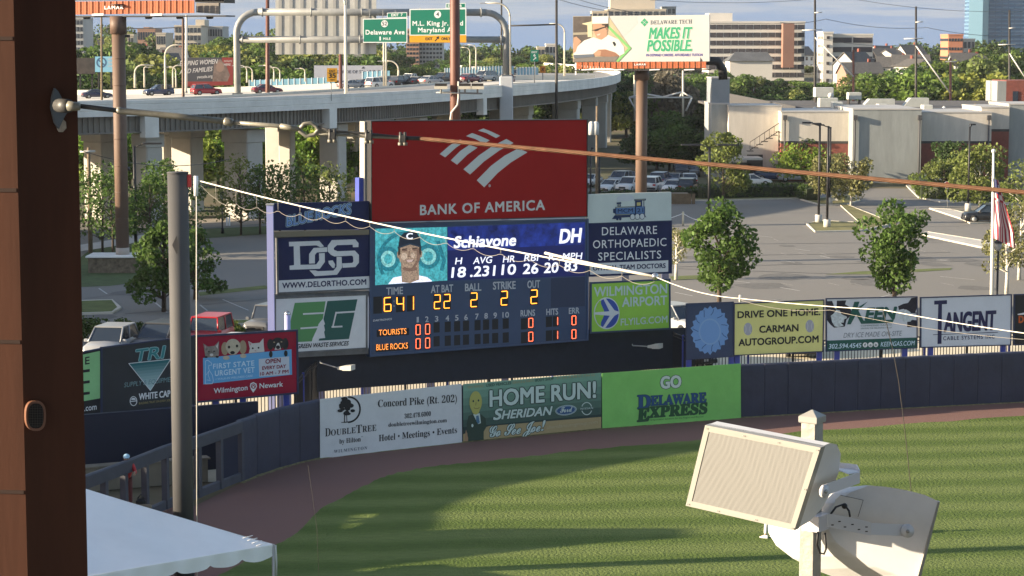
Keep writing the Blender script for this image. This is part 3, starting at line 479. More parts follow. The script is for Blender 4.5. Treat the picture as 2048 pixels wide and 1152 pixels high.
for s_,a,b_ in (('18',(670,473),(783,468)),('.231',(825,466),(1025,456)),('10',(1082,450),(1195,446)),('26',(1258,443),(1380,438)),('20',(1432,435),(1545,430)),('83',(1597,420),(1700,416))): S.text(s_,a,b_,82,LW,3,.025,.1,part=VT)
for s_,a,b_,h in (('TIME',(135,615),(270,608),58),('AT BAT',(503,600),(683,590),60),('BALL',(783,585),(915,580),60),('STRIKE',(1013,572),(1197,565),62),('OUT',(1296,560),(1398,555),60),('RUNS',(1240,793),(1357,787),50),('HITS',(1452,782),(1547,777),50),('ERR',(1637,772),(1722,767),48)): S.text(s_,a,b_,h,M('grey_white_lettering',(.45,.47,.50)),2,.02)
for s_,x,y in (('1',393,842),('2',468,838),('3',548,835),('4',637,830),('5',714,826),('6',790,822),('7',880,815),('8',955,810),('9',1030,806),('10',1117,802)): w_=26 if len(s_)>1 else (8 if s_=='1' else 13); S.text(s_,(x-w_,y+1),(x+w_,y-1),44,M('grey_white_lettering',(0,0,0)),2,.02)
S.text('DAKTRONICS',(25,836),(178,822),16,LET,2,.01,.2)
BOX=M('digit_well',(.008,.009,.012),.6); AMB=M('amber_led',(1.0,.30,.03),.4,emit=1.1); REDL=M('red_led',(1.0,.14,.06),.4,emit=1.0); GLOW=M('unlit_led_red',(.10,.008,.004),.5)
SEG={'0':'abcdef','1':'bc','2':'abged','4':'fgbc','6':'afgedc'}
DN=[0]
def digit(ch,x0,x1,y0,y1,mat,box=True):
    DN[0]+=1
    w_=x1-x0; h=y1-y0; dy=-.045*w_*1.2
    if box: S.poly([(x0-8,y0-8),(x1+8,y0-12),(x1+8,y1+8),(x0-8,y1+12)],BOX,1,'digit_well#%d'%DN[0])
    if not ch: return
    t_=max(5,w_*.135); ym=(y0+y1)/2; I=t_*.5
    segs={'a':((x0+I,y0),(x1-I,y0+dy)),'g':((x0+I,ym),(x1-I,ym+dy)),'d':((x0+I,y1),(x1-I,y1+dy)),'f':((x0,y0+I),(x0,ym-I)),'e':((x0,ym+I),(x0,y1-I)),'b':((x1,y0+dy+I),(x1,ym+dy-I)),'c':((x1,ym+dy+I),(x1,y1+dy-I))}
    for s_ in SEG[ch]: S.line(list(segs[s_]),t_,mat,3,'digit#%d'%DN[0])
for ch,a in (('',(35,92,640,760)),('6',(118,172,640,752)),('4',(222,276,635,748)),('1',(312,358,630,742)),('2',(530,578,618,730)),('2',(610,658,614,726)),('2',(830,880,602,714)),('2',(1080,1130,588,700)),('2',(1325,1376,578,688))): digit(ch,*a,AMB)
S.disc(198,668,7,9,M('unlit_colon',(.25,.24,.24)),3,'digit',8); S.disc(198,708,7,9,M('unlit_colon',(0,0,0)),3,'digit',8)
for r_ in (0,1):
    dy=r_*114
    for x in (396,474): digit('0',x-17,x+17,864+dy-(x-396)*.07,944+dy-(x-396)*.07,REDL)
    for x in (548,640,717,790,885,955,1030,1117): digit('',x-17,x+17,852+dy-(x-548)*.055,916+dy-(x-548)*.055,REDL)
    digit('',1250,1286,818+dy,890+dy,REDL); digit('0',1306,1340,810+dy,884+dy,REDL); digit('',1455,1490,804+dy,870+dy,REDL); digit('1',1512,1544,800+dy,866+dy,REDL); digit('0',1662,1694,790+dy,862+dy,REDL)
OR=M('amber_dot_matrix',(.9,.28,.05),.5,emit=.5); S.poly([(55,905),(322,888),(322,945),(55,962)],BOX,1,'digit_well'); S.poly([(45,1028),(322,1008),(322,1068),(45,1088)],BOX,1,'team_name_well')
S.text('TOURISTS',(72,950),(300,936),46,OR,3,.0,part='team_name'); S.text('BLUE ROCKS',(52,1072),(312,1056),48,OR,3,.0,part='home_team_name')
S.poly([(1488,480),(1768,466),(1768,708),(1488,722)],M('plain_dark_panel',(.020,.034,.078),.5),1,'side_panel'); sbroot=S.root
# support structure and the big red board on top
mbp=MB()
for u in (560,640,732,860,1010,1165,1250,1330): p=plS.at(u,600,-1.0); h_=12 if 740<u<1160 else 7.6; mbp=MB(); mbp.box((p.x,p.y,h_/2),(.36,.36,h_),M('sign_column_paint',(.05,.06,.14))); mbp.build('support_post',sbroot)
mb=MB(); p0=plS.at(733,600,-.05); p1=plS.at(724,600,-.2)
mb.slab([plS.at(u,v,.0) for u,v in ((729,243),(744,243),(744,470),(729,472))],plS.n,.5,M('pale_post_paint',(.33,.31,.28))); mb.build('side_mast',sbroot)
mb=MB(); mb.slab([plS.at(u,v,-.1) for u,v in ((718,356),(734,355),(734,470),(718,472))],plS.n,.4,BLUEPOST); mb.build('blue_mast',sbroot); S.done()
S=Sign('advertising_board','huge dark red bank board with white striped flag emblem on top of scoreboard','sign',plS,(860,240,5.76),off=.45); q=[(-668,18),(1808,2),(1808,1106),(-668,1174)]
S.panel(q,M('dark_red_vinyl',(.30,.010,.010),.7,(.4,.07),spec=.12),.6); S.frame(q,9,BLACK,.03,.6)
MW=M('matt_white',(.55,.56,.53),.6)
for pts in ([(553,122),(615,97),(700,130),(810,182),(760,208),(650,150)],[(415,185),(485,150),(580,185),(688,235),(620,272),(520,218)],
  [(345,225),(408,245),(300,318),(175,430),(112,392),(230,290)],[(455,285),(548,318),(430,400),(312,515),(240,465),(350,355)],
  [(880,218),(963,265),(800,350),(620,480),(462,628),(385,568),(560,410),(720,300)],[(1020,325),(1122,372),(930,490),(780,610),(625,775),(538,695),(700,530),(860,410)]): S.poly(pts,MW,1)
S.disc(687,757,14,18,M('pink_white',(.45,.35,.34)),1,n=12); S.text('BANK OF AMERICA',(-112,1093),(1322,1033),112,MW,1,.025,sp=1.12); S.done()
def sbsign(label,q,cs,mat,fr=None,wd=3,th=.18):
    S=Sign('advertising_board',label,'sign',plS,cs,off=.25); S.panel(q,mat,th); 
    if fr: S.frame(q,wd,fr,.02,.1)
    return S
STF=M('grey_timber_frame',(.115,.115,.115),.8,(1.5,.3))
S=sbsign('navy team board with blue outlined lettering above the left end of scoreboard',[(75,98),(1240,70),(1240,395),(75,405)],(530,390,5.76),NAVY)
def slant(S,t,a,b_,h,ks,sh): 
    for k,bo,mm in ks: S.text(t,a,b_,h,mm,k,bo,sh)
KS=[(1,.066,M('pale_outline',(.50,.66,.70))),(2,.040,M('letter_navy',(.015,.025,.07))),(3,.005,M('letter_blue',(.20,.34,.62)))]
slant(S,'BLUE',(250,362),(545,300),118,KS,.05); slant(S,'ROCKS',(585,288),(985,215),120,KS,.05); S.done()
mb=MB(); mb.slab([plS.at(*((530+x/5.76),(390+y/5.76)),.4) for x,y in ((95,425),(1200,402),(1200,455),(95,488))],plS.n,.35,M('tan_beam',(.18,.15,.10))); mb.build('cross_beam',sbroot)
mb=MB(); mb.slab([plS.at(*((540+x/8.229),(580+y/8.229)),.2) for x,y in ((60,70),(1650,5),(1650,60),(60,130))],plS.n,.35,STF); mb.build('cross_beam',sbroot)
mb=MB(); mb.slab([plS.at(*((540+x/8.229),(580+y/8.229)),.2) for x,y in ((60,1040),(1620,960),(1620,1050),(60,1130))],plS.n,.35,STF); mb.build('cross_beam',sbroot)
S=sbsign('navy board with big interlocked white letters and a white web address band',[(150,495),(1205,455),(1210,1070),(160,1125)],(530,390,5.76),NAVY,STF,20)
S.poly([(158,985),(1200,935),(1208,1070),(160,1122)],WHITE,1)
D=[[(275,540),(625,528),(680,592),(640,602),(590,580),(400,588),(408,805),(590,800),(625,752),(622,672),(688,668),(690,770),(632,850),(285,862),(282,815),(335,808),(330,590),(278,592)],
   [(508,790),(508,680),(560,610),(716,602),(716,655),(598,662),(575,690),(575,788)],[(512,868),(580,868),(610,878),(790,870),(825,825),(825,712),(882,712),(888,835),(830,918),(575,935)],
   [(770,520),(1040,510),(1078,555),(1076,600),(1012,602),(1010,572),(830,578),(792,610),(795,632),(835,648),(1035,640),(1082,690),(1082,780),(1040,830),(895,838),(888,788),(1005,782),(1018,765),(1015,712),(1000,698),(800,708),(760,690),(722,650),(722,585)],[(730,758),(780,752),(808,800),(800,842),(778,840),(735,790)]]
for pts in D: S.poly(pts,WHITE,1)
S.text('WWW.DELORTHO.COM',(200,1075),(1165,1030),62,NB,2,.03,sp=1.05); S.done()
S=sbsign('white waste company board with two green slanted letter shapes and a pine silhouette',[(100,150),(1580,85),(1580,945),(100,1040)],(540,580,8.229),WHITE,STF,30)
E1=M('emblem_green',(.085,.25,.085),.6); E2=M('emblem_dark_green',(.012,.085,.07),.6)
S.poly([(408,212),(915,185),(870,470),(800,560),(770,650),(700,800),(690,845),(300,865),(310,640),(345,480)],E1,1); S.poly([(945,182),(1440,152),(1300,805),(800,835),(810,800),(910,790),(890,690),(905,660),(888,580),(905,560),(880,480)],E2,1)
for a,b_ in (((550,395),(885,378)),((508,632),(790,612)),((1090,375),(1405,355)),((1020,608),(1185,600))): S.line([a,b_],27,WHITE,2)
S.line([(1090,365),(1032,615)],24,WHITE,2.2); S.text('GREEN WASTE SERVICES',(440,962),(1285,910),70,INK,2,.02,.25)
p=S.pt(288,660,0); S.done()
S=sbsign('pale grey board with blue cartoon steam locomotive at right end of scoreboard',[(75,100),(1965,45),(1965,690),(40,755)],(1170,380,11.378),M('pale_grey_board',(.53,.58,.55),.6,(.8,.07)))
LB=M('loco_blue',(.09,.18,.36)); LN=M('loco_navy',(.012,.03,.09)); LG=M('loco_grey',(.25,.27,.22)); LWh=M('loco_white',(.6,.62,.62)); LY=M('loco_window',(.5,.42,.16)); SM=M('painted_smoke',(.50,.53,.56))
for x,y,rx,ry in ((790,200,70,60),(880,165,90,70),(1000,165,95,65),(930,200,170,60),(1070,185,50,50)): S.disc(x,y,rx,ry,SM,1+x*.0005,n=18)
S.poly([(690,385),(1150,365),(1150,560),(690,585)],LN,2); S.poly([(710,400),(1135,390),(1135,535),(710,545)],LB,3); S.poly([(700,388),(1140,372),(1140,392),(700,408)],LG,4); S.poly([(700,556),(1030,545),(1030,562),(700,575)],LG,4)
S.poly([(1140,230),(1300,222),(1300,375),(1368,372),(1368,545),(1140,560)],LN,2); S.poly([(1165,385),(1350,375),(1350,535),(1165,545)],LB,3); S.poly([(1180,285),(1265,278),(1265,352),(1180,358)],LY,3); S.poly([(1125,208),(1385,195),(1385,238),(1125,248)],LN,3); S.poly([(1140,216),(1365,206),(1365,222),(1140,232)],LG,4); S.line([(1340,240),(1340,385)],16,LN,3)
S.poly([(720,285),(825,275),(825,315),(720,322)],LN,3); S.poly([(745,318),(808,314),(820,375),(738,380)],LN,3); S.poly([(758,322),(795,320),(800,365),(755,370)],LG,4); S.poly([(640,430),(690,420),(690,540),(640,520)],LN,2); S.poly([(670,580),(1360,548),(1395,630),(1340,600),(820,630),(690,660),(610,665)],LN,2)
for x,y in ((1083,612),(1192,605),(1300,600)): S.disc(x,y,58,72,LN,4); S.disc(x,y,48,60,LWh,5); S.ring(x,y,22,28,6,SM,6,n=12)
for x in (735,803): S.disc(x,650,30,42,LN,4,n=14)
S.text('MCM',(748,520),(1092,505),88,LN,5,.02); S.text('21',(1185,508),(1325,500),88,LN,5,.02); S.done()
S=sbsign('navy medical board with three lines of white capital lettering',[(605,640),(1275,618),(1275,1030),(605,1058)],(1024,288,4),NAVY,NAVYP,6)
for t_,a,b_ in (('DELAWARE',(720,730),(1160,718)),('ORTHOPAEDIC',(648,835),(1235,815)),('SPECIALISTS',(690,933),(1193,915))): S.text(t_,a,b_,64,LET,2,.004,sp=1.1)
S.poly([(625,955),(1250,930),(1250,1022),(625,1045)],WHITE,1); S.text('OFFICIAL TEAM DOCTORS',(648,1012),(1228,990),36,NB,2,.03); S.done()
S=sbsign('lime green airport board with a round blue plane emblem',[(640,-32),(1255,-62),(1258,318),(638,352)],(1024,576,4),M('lime_vinyl',(.30,.55,.06),.55,(.7,.06)),NAVYP,14)
S.text('WILMINGTON',(658,68),(1240,40),74,PALE,2,.02); S.text('AIRPORT',(882,150),(1240,132),72,PALE,2,.02); S.text('FLYILG.COM',(870,300),(1243,275),54,PALE,2,.012)
PBU=M('plane_blue',(.035,.075,.33)); S.disc(757,202,103,128,LWh,1); S.disc(760,202,94,118,PBU,2); S.disc(757,202,94,118,M('lime_vinyl',(0,0,0)),2.5,a0=pi*.66,a1=pi*1.34); S.poly([(745,202),(700,100),(680,130),(660,200),(680,275),(700,300)],M('lime_vinyl',(0,0,0)),2.6)
S.poly([(662,195),(780,186),(730,85),(748,80),(820,178),(855,190),(858,202),(820,222),(745,320),(728,312),(782,222),(662,212)],LWh,3); S.done()
# dark wind screen hanging below the scoreboard
mb=MB(); q=[plS.at(u,v,-.15) for u,v in ((596,700),(700,690),(860,680),(1010,670),(1175,660),(1390,655),(1390,733),(1175,748),(1010,757),(860,766),(700,777),(596,788))]
mb.slab(q,plS.n,.05,M('dark_wind_screen',(.010,.014,.026),.75,(2.0,.2))); solo(mb,'wind_screen','dark navy wind screen hanging below the scoreboard','wind screen')
for (u0,v0,u1,v1,lab) in ((640,722,706,735,'white floodlight arm below the left end of scoreboard'),(1265,688,1322,692,'white floodlight arm below the right end of scoreboard')):
    rt=thing('sign_floodlight',lab,'floodlight',plS.at(u0,v0,0)); a=plS.at(u0,v0,.2); b_=plS.at(u0+(u1-u0)*.55,v1+1,1.6); c_=plS.at(u1,v1,2.2)
    mb=MB(); mb.tube([a,a+V((0,0,-.08)),b_],.03,STEEL,6); mb.build('arm',rt); mb=MB(); d=(c_-b_).normalized(); s_=d.cross(V((0,0,1))).normalized()
    mb.loft([[b_+s_*x*w_+V((0,0,z*h_)) for x,z in ((-1,-1),(1,-1),(1,1),(-1,1))] for b_,w_,h_ in ((b_,.09,.06),(b_.lerp(c_,.35),.12,.09),(b_.lerp(c_,.42),.2,.11),(c_,.24,.12))],M('white_lamp_housing',(.46,.45,.41),.5)); mb.build('lamp_housing',rt)
for u,v0,v1 in ((541,410,660),): 
    mb=MB(); p=plS.at(u,500,.45); z1=plS.at(u,v0,.45).z; mb.box((p.x,p.y,z1/2),(.3,.3,z1),M('lavender_post_paint',(.34,.36,.62),.5)); mb.box((p.x,p.y,z1+.03),(.36,.36,.06),STEEL); mb.build('corner_mast',sbroot)
mb=MB(); p=plS.at(575,650,1.5); mb.tube([(p.x,p.y,0),(p.x,p.y,plS.at(575,628,1.5).z)],.14,M('lavender_post_paint',(0,0,0)),10); mb.ball((p.x,p.y,plS.at(575,628,1.5).z),.15,CHROME,8,6); solo(mb,'bollard_post','short lavender post with a shiny cap before the white pine board','post')
# ---------------------------------------------------------------- highway viaduct
KV=1.16
edge=spline([(x*KV,y*KV,0) for x,y,_ in [(-100,128,0),(-62,149,0),(-33.4,170,0),(-21.4,183.5,0),(-10.5,207,0),(0,242,0),(8.2,275,0),(13.6,308,0),(17.0,348,0),(18.2,395,0),(17,450,0),(8,540,0)]],10)
ZT=17-4.3*KV; PH=1.1; W_=24.0
def enorm(i): t=(edge[min(i+1,len(edge)-1)]-edge[max(i-1,0)]).normalized(); return V((-t.y,t.x,0))   # away from the camera side
def ept(i,o,z): return edge[i]+enorm(i)*o+V((0,0,z))
def supe(o): return ZT-PH+o*.006
root=thing('highway_viaduct','long curved concrete highway viaduct on tall piers behind the scoreboard','viaduct',edge[20]); n_=len(edge)
def strip(prof,mat,name,parent=None,sm=False):
    mb=MB(); mb.loft([[ept(i,o,z) for o,z in prof] for i in range(n_)],mat,True,sm); return mb.build(name,parent)
strip([(0,supe(0)-.35),(0.3,supe(0)-.35),(W_-.3,supe(W_)-.35),(W_,supe(W_)-.35),(W_,supe(W_)),(0,supe(0))],M('road_concrete',(.25,.245,.235),.9,(.25,.12)),'deck',root)
strip([(-.15,ZT-PH-.35),(-.15,ZT-PH+.1),(-.11,ZT-PH+.13),(-.11,ZT-PH+.17),(-.15,ZT-PH+.20),(-.15,ZT-.42),(-.11,ZT-.39),(-.11,ZT-.35),(-.15,ZT-.32),(-.15,ZT-.03),(-.10,ZT),(.18,ZT),(.24,ZT-.04),(.42,supe(.4)+.003),(.42,ZT-PH-.35)],CONCD,'parapet',root)
zf=supe(W_); SBC=M('pale_barrier_concrete',(.56,.53,.46),.8,(.3,.08)); strip([(W_-.3,zf+.003),(W_-.25,zf+.25),(W_,zf+.25),(W_+.1,zf-.3),(W_-.3,zf-.3)],SBC,'far_kerb',root)
RP=[P(60,180,374),P(260,179,370),P(520,172,366),P(780,162,362),P(900,155,360),P(1040,150,360),P(1190,149,366)]
rr_=thing('exit_ramp','pale sunlit concrete ramp barrier running beyond the viaduct roadway','ramp',RP[3]); mb=MB()
RS=spline(RP,6); mb.loft([[p+V((0,0,z))+V((0,1,0))*o for o,z in ((-62+46*smooth(.55,.9,ip/len(RS)),-2.4),(-62+46*smooth(.55,.9,ip/len(RS)),-.85),(-.3,-.85),(-.2,-.04),(-.1,0),(.1,0),(.2,-2.4))] for ip,p in enumerate(RS)],SBC,True); mb.build('barrier',rr_)
for i in range(3,len(RS),5): mb=MB(); p=RS[i]; mb.bbox((p.x,p.y-8,(p.z-2.4)/2),(2,2,p.z-2.4),CONC,.1); mb.build('pier_column',rr_)
mb=MB(); tot=0; zz=ZT-PH-.35; ribs=[]
for i in range(n_-1):
    a=edge[i]; b_=edge[i+1]; L_=(b_-a).length; k=max(1,round(L_/.62)) if i<72 else 3
    for j in range(k):
        for f,o in ((0,0),(.28,0),(.34,-.16),(.52,-.16),(.58,0)): ribs.append(a.lerp(b_,(j+f)/k)+enorm(i).lerp(enorm(i+1),(j+f)/k)*(.75+o))
k=len(ribs); mb.add([p+V((0,0,zz)) for p in ribs]+[p+V((0,0,zz-1.45)) for p in ribs],[(j,j+1,k+j+1,k+j) for j in range(k-1)],GIRD); mb.build('fascia_girder',root)
strip([(.45,zz-1.45),(.45,zz-1.57),(1.1,zz-1.57),(1.1,zz-1.45)],GIRD,'girder_flange',root)
for o in (4.5,9,13.5,18,22.5): strip([(o,supe(o)-.35),(o,supe(o)-2.15),(o+.35,supe(o)-2.15),(o+.35,supe(o)-.35)],DARK,'inner_girder',root)
PIER=M('pier_concrete',(.44,.42,.38),.85,(.3,.14),(6,.12))
def station(u,o):
    """index along the edge whose pier at offset o shows at column u"""
    return min(range(82),key=lambda i:abs(px(ept(i,o,8))[0]-u))
for u,o,w_ in ((195,15,2.0),(286,3.2,1.6),(318,19,1.5),(387,14,1.9),(476,3.4,2.2),(540,20,1.6),(584,12,1.1),(656,3.2,1.7),(690,14,1.6),(737,20,1.2),(812,3.2,2.0),(905,12,2.0),(1040,4,2.0),(1138,3.2,2.2),(-68,2.5,1.7),(-72,2.5,2.2),(-76,2.5,2.0),(95,4,2)):
    w_*=KV; i=station(u,o) if u>0 else -u; mb=MB(); p=ept(i,o,0); t=enorm(i); rz=math.atan2(t.y,t.x); top=supe(o)-2.15
    mb.bbox((p.x,p.y,top/2-.6),(w_*1.15,w_,top-1.2),PIER,.12,rz); mb.build('pier_column',root)
    mb=MB(); mb.bbox((p.x,p.y,top-.62),(w_*1.25,w_*1.15,1.25),PIER,.06,rz); mb.build('pier_cap',root)
for u in (300,655,968):
    i=station(u,.5); p=ept(i,.25,zz-1.0); t=enorm(i); mb=MB(); mb.box(p,(.9,1.5,2.0),CONCD,math.atan2(t.y,t.x)); mb.build('fascia_pilaster',root)
i=station(985,1.0); p=ept(i,-.4,0); mb=MB(); mb.bbox((p.x,p.y,6.5),(1.7,1.7,13.2),M('white_pier_paint',(.50,.51,.52),.7,(.4,.06)),.1); mb.build('outrigger_pier',root); GP=V((p.x,p.y,13.1))
# far-side glazed noise screens
SCRN=M('blue_screen_panel',(.13,.27,.36),.35,(.6,.2)); 
def screen(u0,u1,h,label):
    RQ=spline(RP,24); a=min(range(len(RQ)),key=lambda i:abs(px(RQ[i])[0]-u0)); b_=min(range(len(RQ)),key=lambda i:abs(px(RQ[i])[0]-u1)); rt=thing('noise_screen',label,'screen',RQ[a]); m1=MB(); m2=MB()
    for i in range(a,b_):
        p,q=RQ[i]+V((0,.15,0)),RQ[i+1]+V((0,.15,0)); k=max(1,round((q-p).length/1.6))
        for j in range(k):
            A=p.lerp(q,j/k); B_=p.lerp(q,(j+1)/k); d=(B_-A).normalized(); m1.slab([A+d*.12,B_-d*.05,B_-d*.05+V((0,0,h)),A+d*.12+V((0,0,h))],V((d.y,-d.x,0)),.05,SCRN); m2.box(A+V((0,0,h/2+.05)),(.12,.14,h+.1),M('pale_frame_metal',(.50,.56,.60),.5),math.atan2(d.y,d.x))
    m1.build('panel',rt); m2.build('frame',rt)
screen(500,665,1.0,'low row of teal screen panels on far side of viaduct, left of yellow exit sign'); screen(722,782,1.7,'short tall teal screen on far side of viaduct beside the white cars'); screen(888,1030,1.5,'long blue screen panels on far side of viaduct behind brown light pole'); screen(1032,1078,1.2,'short blue screen at right end of viaduct by green exit marker')
# ---------------------------------------------------------------- sign gantry
pa=P(475,187,272); pb=V((GP.x,GP.y,13.2)); pa.z=P(475,187,272).z
root=thing('sign_gantry','grey tubular sign gantry arching over the viaduct','gantry',pa); GAL=M('gantry_galvanised',(.25,.255,.25),.55,(.8,.15),metal=.2); d=(pb-pa); d.z=0; ln=d.length; d.normalize()
zt=P(730,24,272).z; zl=P(730,79,272).z
def arch(p,s_): return [V((p.x,p.y,0)) if s_>0 else p,V((p.x,p.y,zt-2.6))]+[V((p.x,p.y,0))+d*s_*(2.6-2.6*cos(a))+V((0,0,zt-2.6+2.6*sin(a))) for a in [pi/2*i/7 for i in range(1,8)]]
mb=MB(); mb.tube(arch(pa,1),.42,GAL,12); mb.build('leg',root); mb=MB(); mb.tube(arch(pb,-1),.42,GAL,12); mb.build('leg',root)
ta=V((pa.x,pa.y,zt))+d*2.6; tb=V((pb.x,pb.y,zt))-d*2.6; mb=MB(); mb.tube([ta,tb],.44,GAL,12); mb.tube([V((pa.x,pa.y,zl))+d*.3,V((pb.x,pb.y,zl))-d*.3],.41,GAL,12)
for z,a,b_ in ((zt,ta,tb),(zl,pa,pb)):
    for f in (.0,.22,.45,.72,1.0): c=a.lerp(b_,f*.96+.02); mb.tube([V((c.x,c.y,z))-d*.08,V((c.x,c.y,z))+d*.08],.57,GAL,12)
mb.build('cross_pipe',root)
for p in (pa,pb): mb=MB(); mb.box((p.x,p.y,p.z-.02),(1.3,1.3,.2),GAL,math.atan2(d.y,d.x)); mb.build('base_plate',root)
plG=Plane((pa.x,pa.y+3.5),(pb.x,pb.y-3.5)); HG=M('highway_green',(.008,.17,.105),.45,(.5,.06)); HY=M('highway_yellow',(.62,.30,.015),.5); HW=M('reflective_white',(.72,.74,.72),.45)
S=Sign('highway_sign','smaller green exit sign with tab above, left of the brown light pole','road sign',plG,(512,0,4),off=.75); 
S.panel([(855,150),(1210,142),(1210,342),(855,342)],HW,.08); S.poly([(862,157),(1203,149),(1203,335),(862,335)],HG,1); S.panel([(1048,102),(1208,98),(1208,140),(1048,143)],HW,.08,'exit_tab'); S.poly([(1053,107),(1203,103),(1203,136),(1053,139)],HG,1,'exit_tab')
S.text('EXIT  7',(1083,131),(1172,128),20,HW,2,.03); S.disc(1028,190,27,28,HW,2); S.text('52',(1010,204),(1047,203),30,INK,3,.02); S.text('Delaware Ave',(878,276),(1187,274),36,HW,2,.03,sp=1.1); S.text('1',(988,323),(998,323),30,HW,2,.03); S.text('MILE',(1018,320),(1076,319),19,HW,2,.03,sp=1.15)
S.panel([(905,80),(912,80),(912,160),(905,160)],GAL,.1,'bracket#1',-8); S.panel([(1010,80),(1018,80),(1018,160),(1010,160)],GAL,.1,'bracket#2',-8); S.panel([(1110,80),(1118,80),(1118,160),(1110,160)],GAL,.1,'bracket',-8); S.done()
S=Sign('highway_sign','larger green highway sign with yellow exit only strip behind the brown light pole','road sign',plG,(512,0,4),off=.75)
S.panel([(1228,72),(1682,66),(1682,340),(1228,340)],HW,.08); S.poly([(1236,80),(1674,74),(1674,275),(1236,278)],HG,1); S.poly([(1228,284),(1682,280),(1682,340),(1228,340)],HY,2); S.panel([(1518,26),(1676,24),(1676,64),(1518,66)],HW,.08,'exit_tab'); S.poly([(1523,31),(1671,29),(1671,59),(1523,61)],HG,1,'exit_tab')
S.text('EXIT  6',(1535,56),(1645,54),20,HW,2,.03); S.disc(1453,115,28,30,HW,2); S.text('4',(1443,130),(1463,130),32,INK,3,.02); S.text('M.L. King Jr. Blvd',(1253,205),(1655,203),36,HW,2,.03,sp=1.08); S.text('Maryland Ave',(1297,258),(1620,255),36,HW,2,.03,sp=1.08)
S.text('EXIT',(1356,322),(1412,321),22,INK,3,.03); S.text('ONLY',(1483,321),(1555,320),22,INK,3,.03); S.line([(1433,328),(1455,303)],8,INK,3); S.poly([(1440,298),(1465,290),(1462,315)],INK,3); S.done()
S=Sign('highway_sign','back of a wide grey ribbed highway sign on the gantry','road sign',plG,(512,0,4),off=-.6); BK=M('sign_back_aluminium',(.38,.38,.36),.55,(1,.1))
S.panel([(155,-90),(962,-90),(962,432),(155,436)],BK,.06)
for x in range(180,960,87): S.panel([(x,-90),(x+26,-90),(x+26,436),(x,436)],M('rib_aluminium',(.28,.28,.27),.5),.12,'rib#%d'%x,14)
S.done()
# ---------------------------------------------------------------- small road signs and lamps on the viaduct
def edgept(u): i=station(u,-.1); return i
S=Sign('speed_sign','yellow exit speed sign with post on the viaduct parapet','road sign',Plane((edge[station(662,0)].x-5,edge[station(662,0)].y-.6),(edge[station(662,0)].x+5,edge[station(662,0)].y-.2)),(512,0,4)); 
S.panel([(568,545),(650,545),(648,655),(566,655)],HY,.05); S.text('EXIT',(585,577),(632,576),18,INK,2,.02); S.text('35',(582,622),(636,621),34,INK,2,.03); S.text('MPH',(592,645),(628,644),12,INK,2,.02); S.line([(570,583),(648,582)],3,INK,2); S.panel([(600,655),(606,655),(606,800),(600,800)],GAL,.08,'post'); S.panel([(548,760),(606,756),(606,762),(548,766)],GAL,.05,'bracket#1'); S.panel([(548,806),(606,800),(606,806),(548,812)],GAL,.05,'bracket'); S.done()
def gsign(u0,v0,u1,v1,Y,vb,label,mat,texts,post=GAL):
    S=Sign('road_sign',label,'road sign',Plane((P(u0,v0,Y).x,Y),(P(u1,v0,Y).x,Y+.01)),(0,0,1)); S.panel([(u0,v0),(u1,v0),(u1,v1),(u0,v1)],mat,.05)
    if vb: S.panel([((u0+u1)/2-1,v1-2),((u0+u1)/2+1,v1-2),((u0+u1)/2+1,vb),((u0+u1)/2-1,vb)],post,.1,'post',-3)
    for t_,x0,x1,y,h,mm in texts: S.text(t_,(x0,y),(x1,y),h,mm,2,.03)
    return S
S=gsign(1061,100,1077,123,285,166,'small green exit marker with arrow at right end of viaduct',HG,[('EXIT',1063.5,1074.5,106,3.5,HW),('6',1067,1071,113,5,HW)]); S.line([(1066.5,120),(1071,116)],1.4,HW,2); S.poly([(1069,114.6),(1072.6,114.4),(1072.2,118)],HW,2); S.done()
gsign(1080,132,1091,146,280,160,'orange diamond work sign beyond right end of viaduct',M('work_orange',(.55,.18,.02)),[('X',1083,1088,142,6,INK)]).done()
def roadlamp(u,vt,vb,Y,arm,label,r=.11,double=False,mat=POLEW,group=None):
    if u not in (692,1020,1129): r*=356/Y*.9; arm*=356/Y; Y=356
    """cream pole, curved arm(s) with lamp head"""
    b_=P(u,vb,Y); t=P(u,vt,Y); rt=thing('highway_lamp',label,'street lamp',b_,group); mb=MB(); h=t.z; R_=abs(arm)*.55; s_=1 if arm>0 else -1
    mb.tube([(b_.x,b_.y,b_.z),(b_.x,b_.y,b_.z+(h-b_.z)*.5),(b_.x,b_.y,h-R_)],[r*1.25,r,r*.8],mat,8); mb.build('pole',rt)
    for s2 in ((s_,-s_) if double else (s_,)):
        mb=MB(); pts=[V((b_.x+s2*R_*(1-cos(a)),b_.y,h-R_+R_*sin(a))) for a in [pi/2*i/6 for i in range(7)]]+[V((b_.x+s2*abs(arm),b_.y,h+.02))]; mb.tube(pts,r*.7,mat,6); mb.build('arm',rt)
        mb=MB(); mb.bbox((b_.x+s2*(abs(arm)+.3),b_.y,h-.03),(.9,.30,.12),M('lamp_head_grey',(.25,.25,.25)),.05); mb.build('lamp_head',rt)
    return rt
g='cream highway lamps along the viaduct'
roadlamp(692,-20,200,236,-2.9,'tall cream highway lamp rising in front of the grey sign back',.16,mat=M('white_lamp_pole',(.62,.60,.54)),group=g)
roadlamp(1020,6,180,289,-3.2,'tall cream highway lamp right of the white gantry pier',.15,group=g); roadlamp(1129,48,152,322,-2.2,'cream highway lamp beside the left edge of chef billboard',.13,group=g)
roadlamp(797,122,165,250,-1.8,'cream highway lamp above the white cars near the middle of viaduct',.12,group=g); roadlamp(331,90,178,215,1.9,'tall cream lamp left of the brown post near red car',.12,group=g); roadlamp(270,130,176,215,1.4,'short cream lamp right of the billboard monopole',.11,group=g)
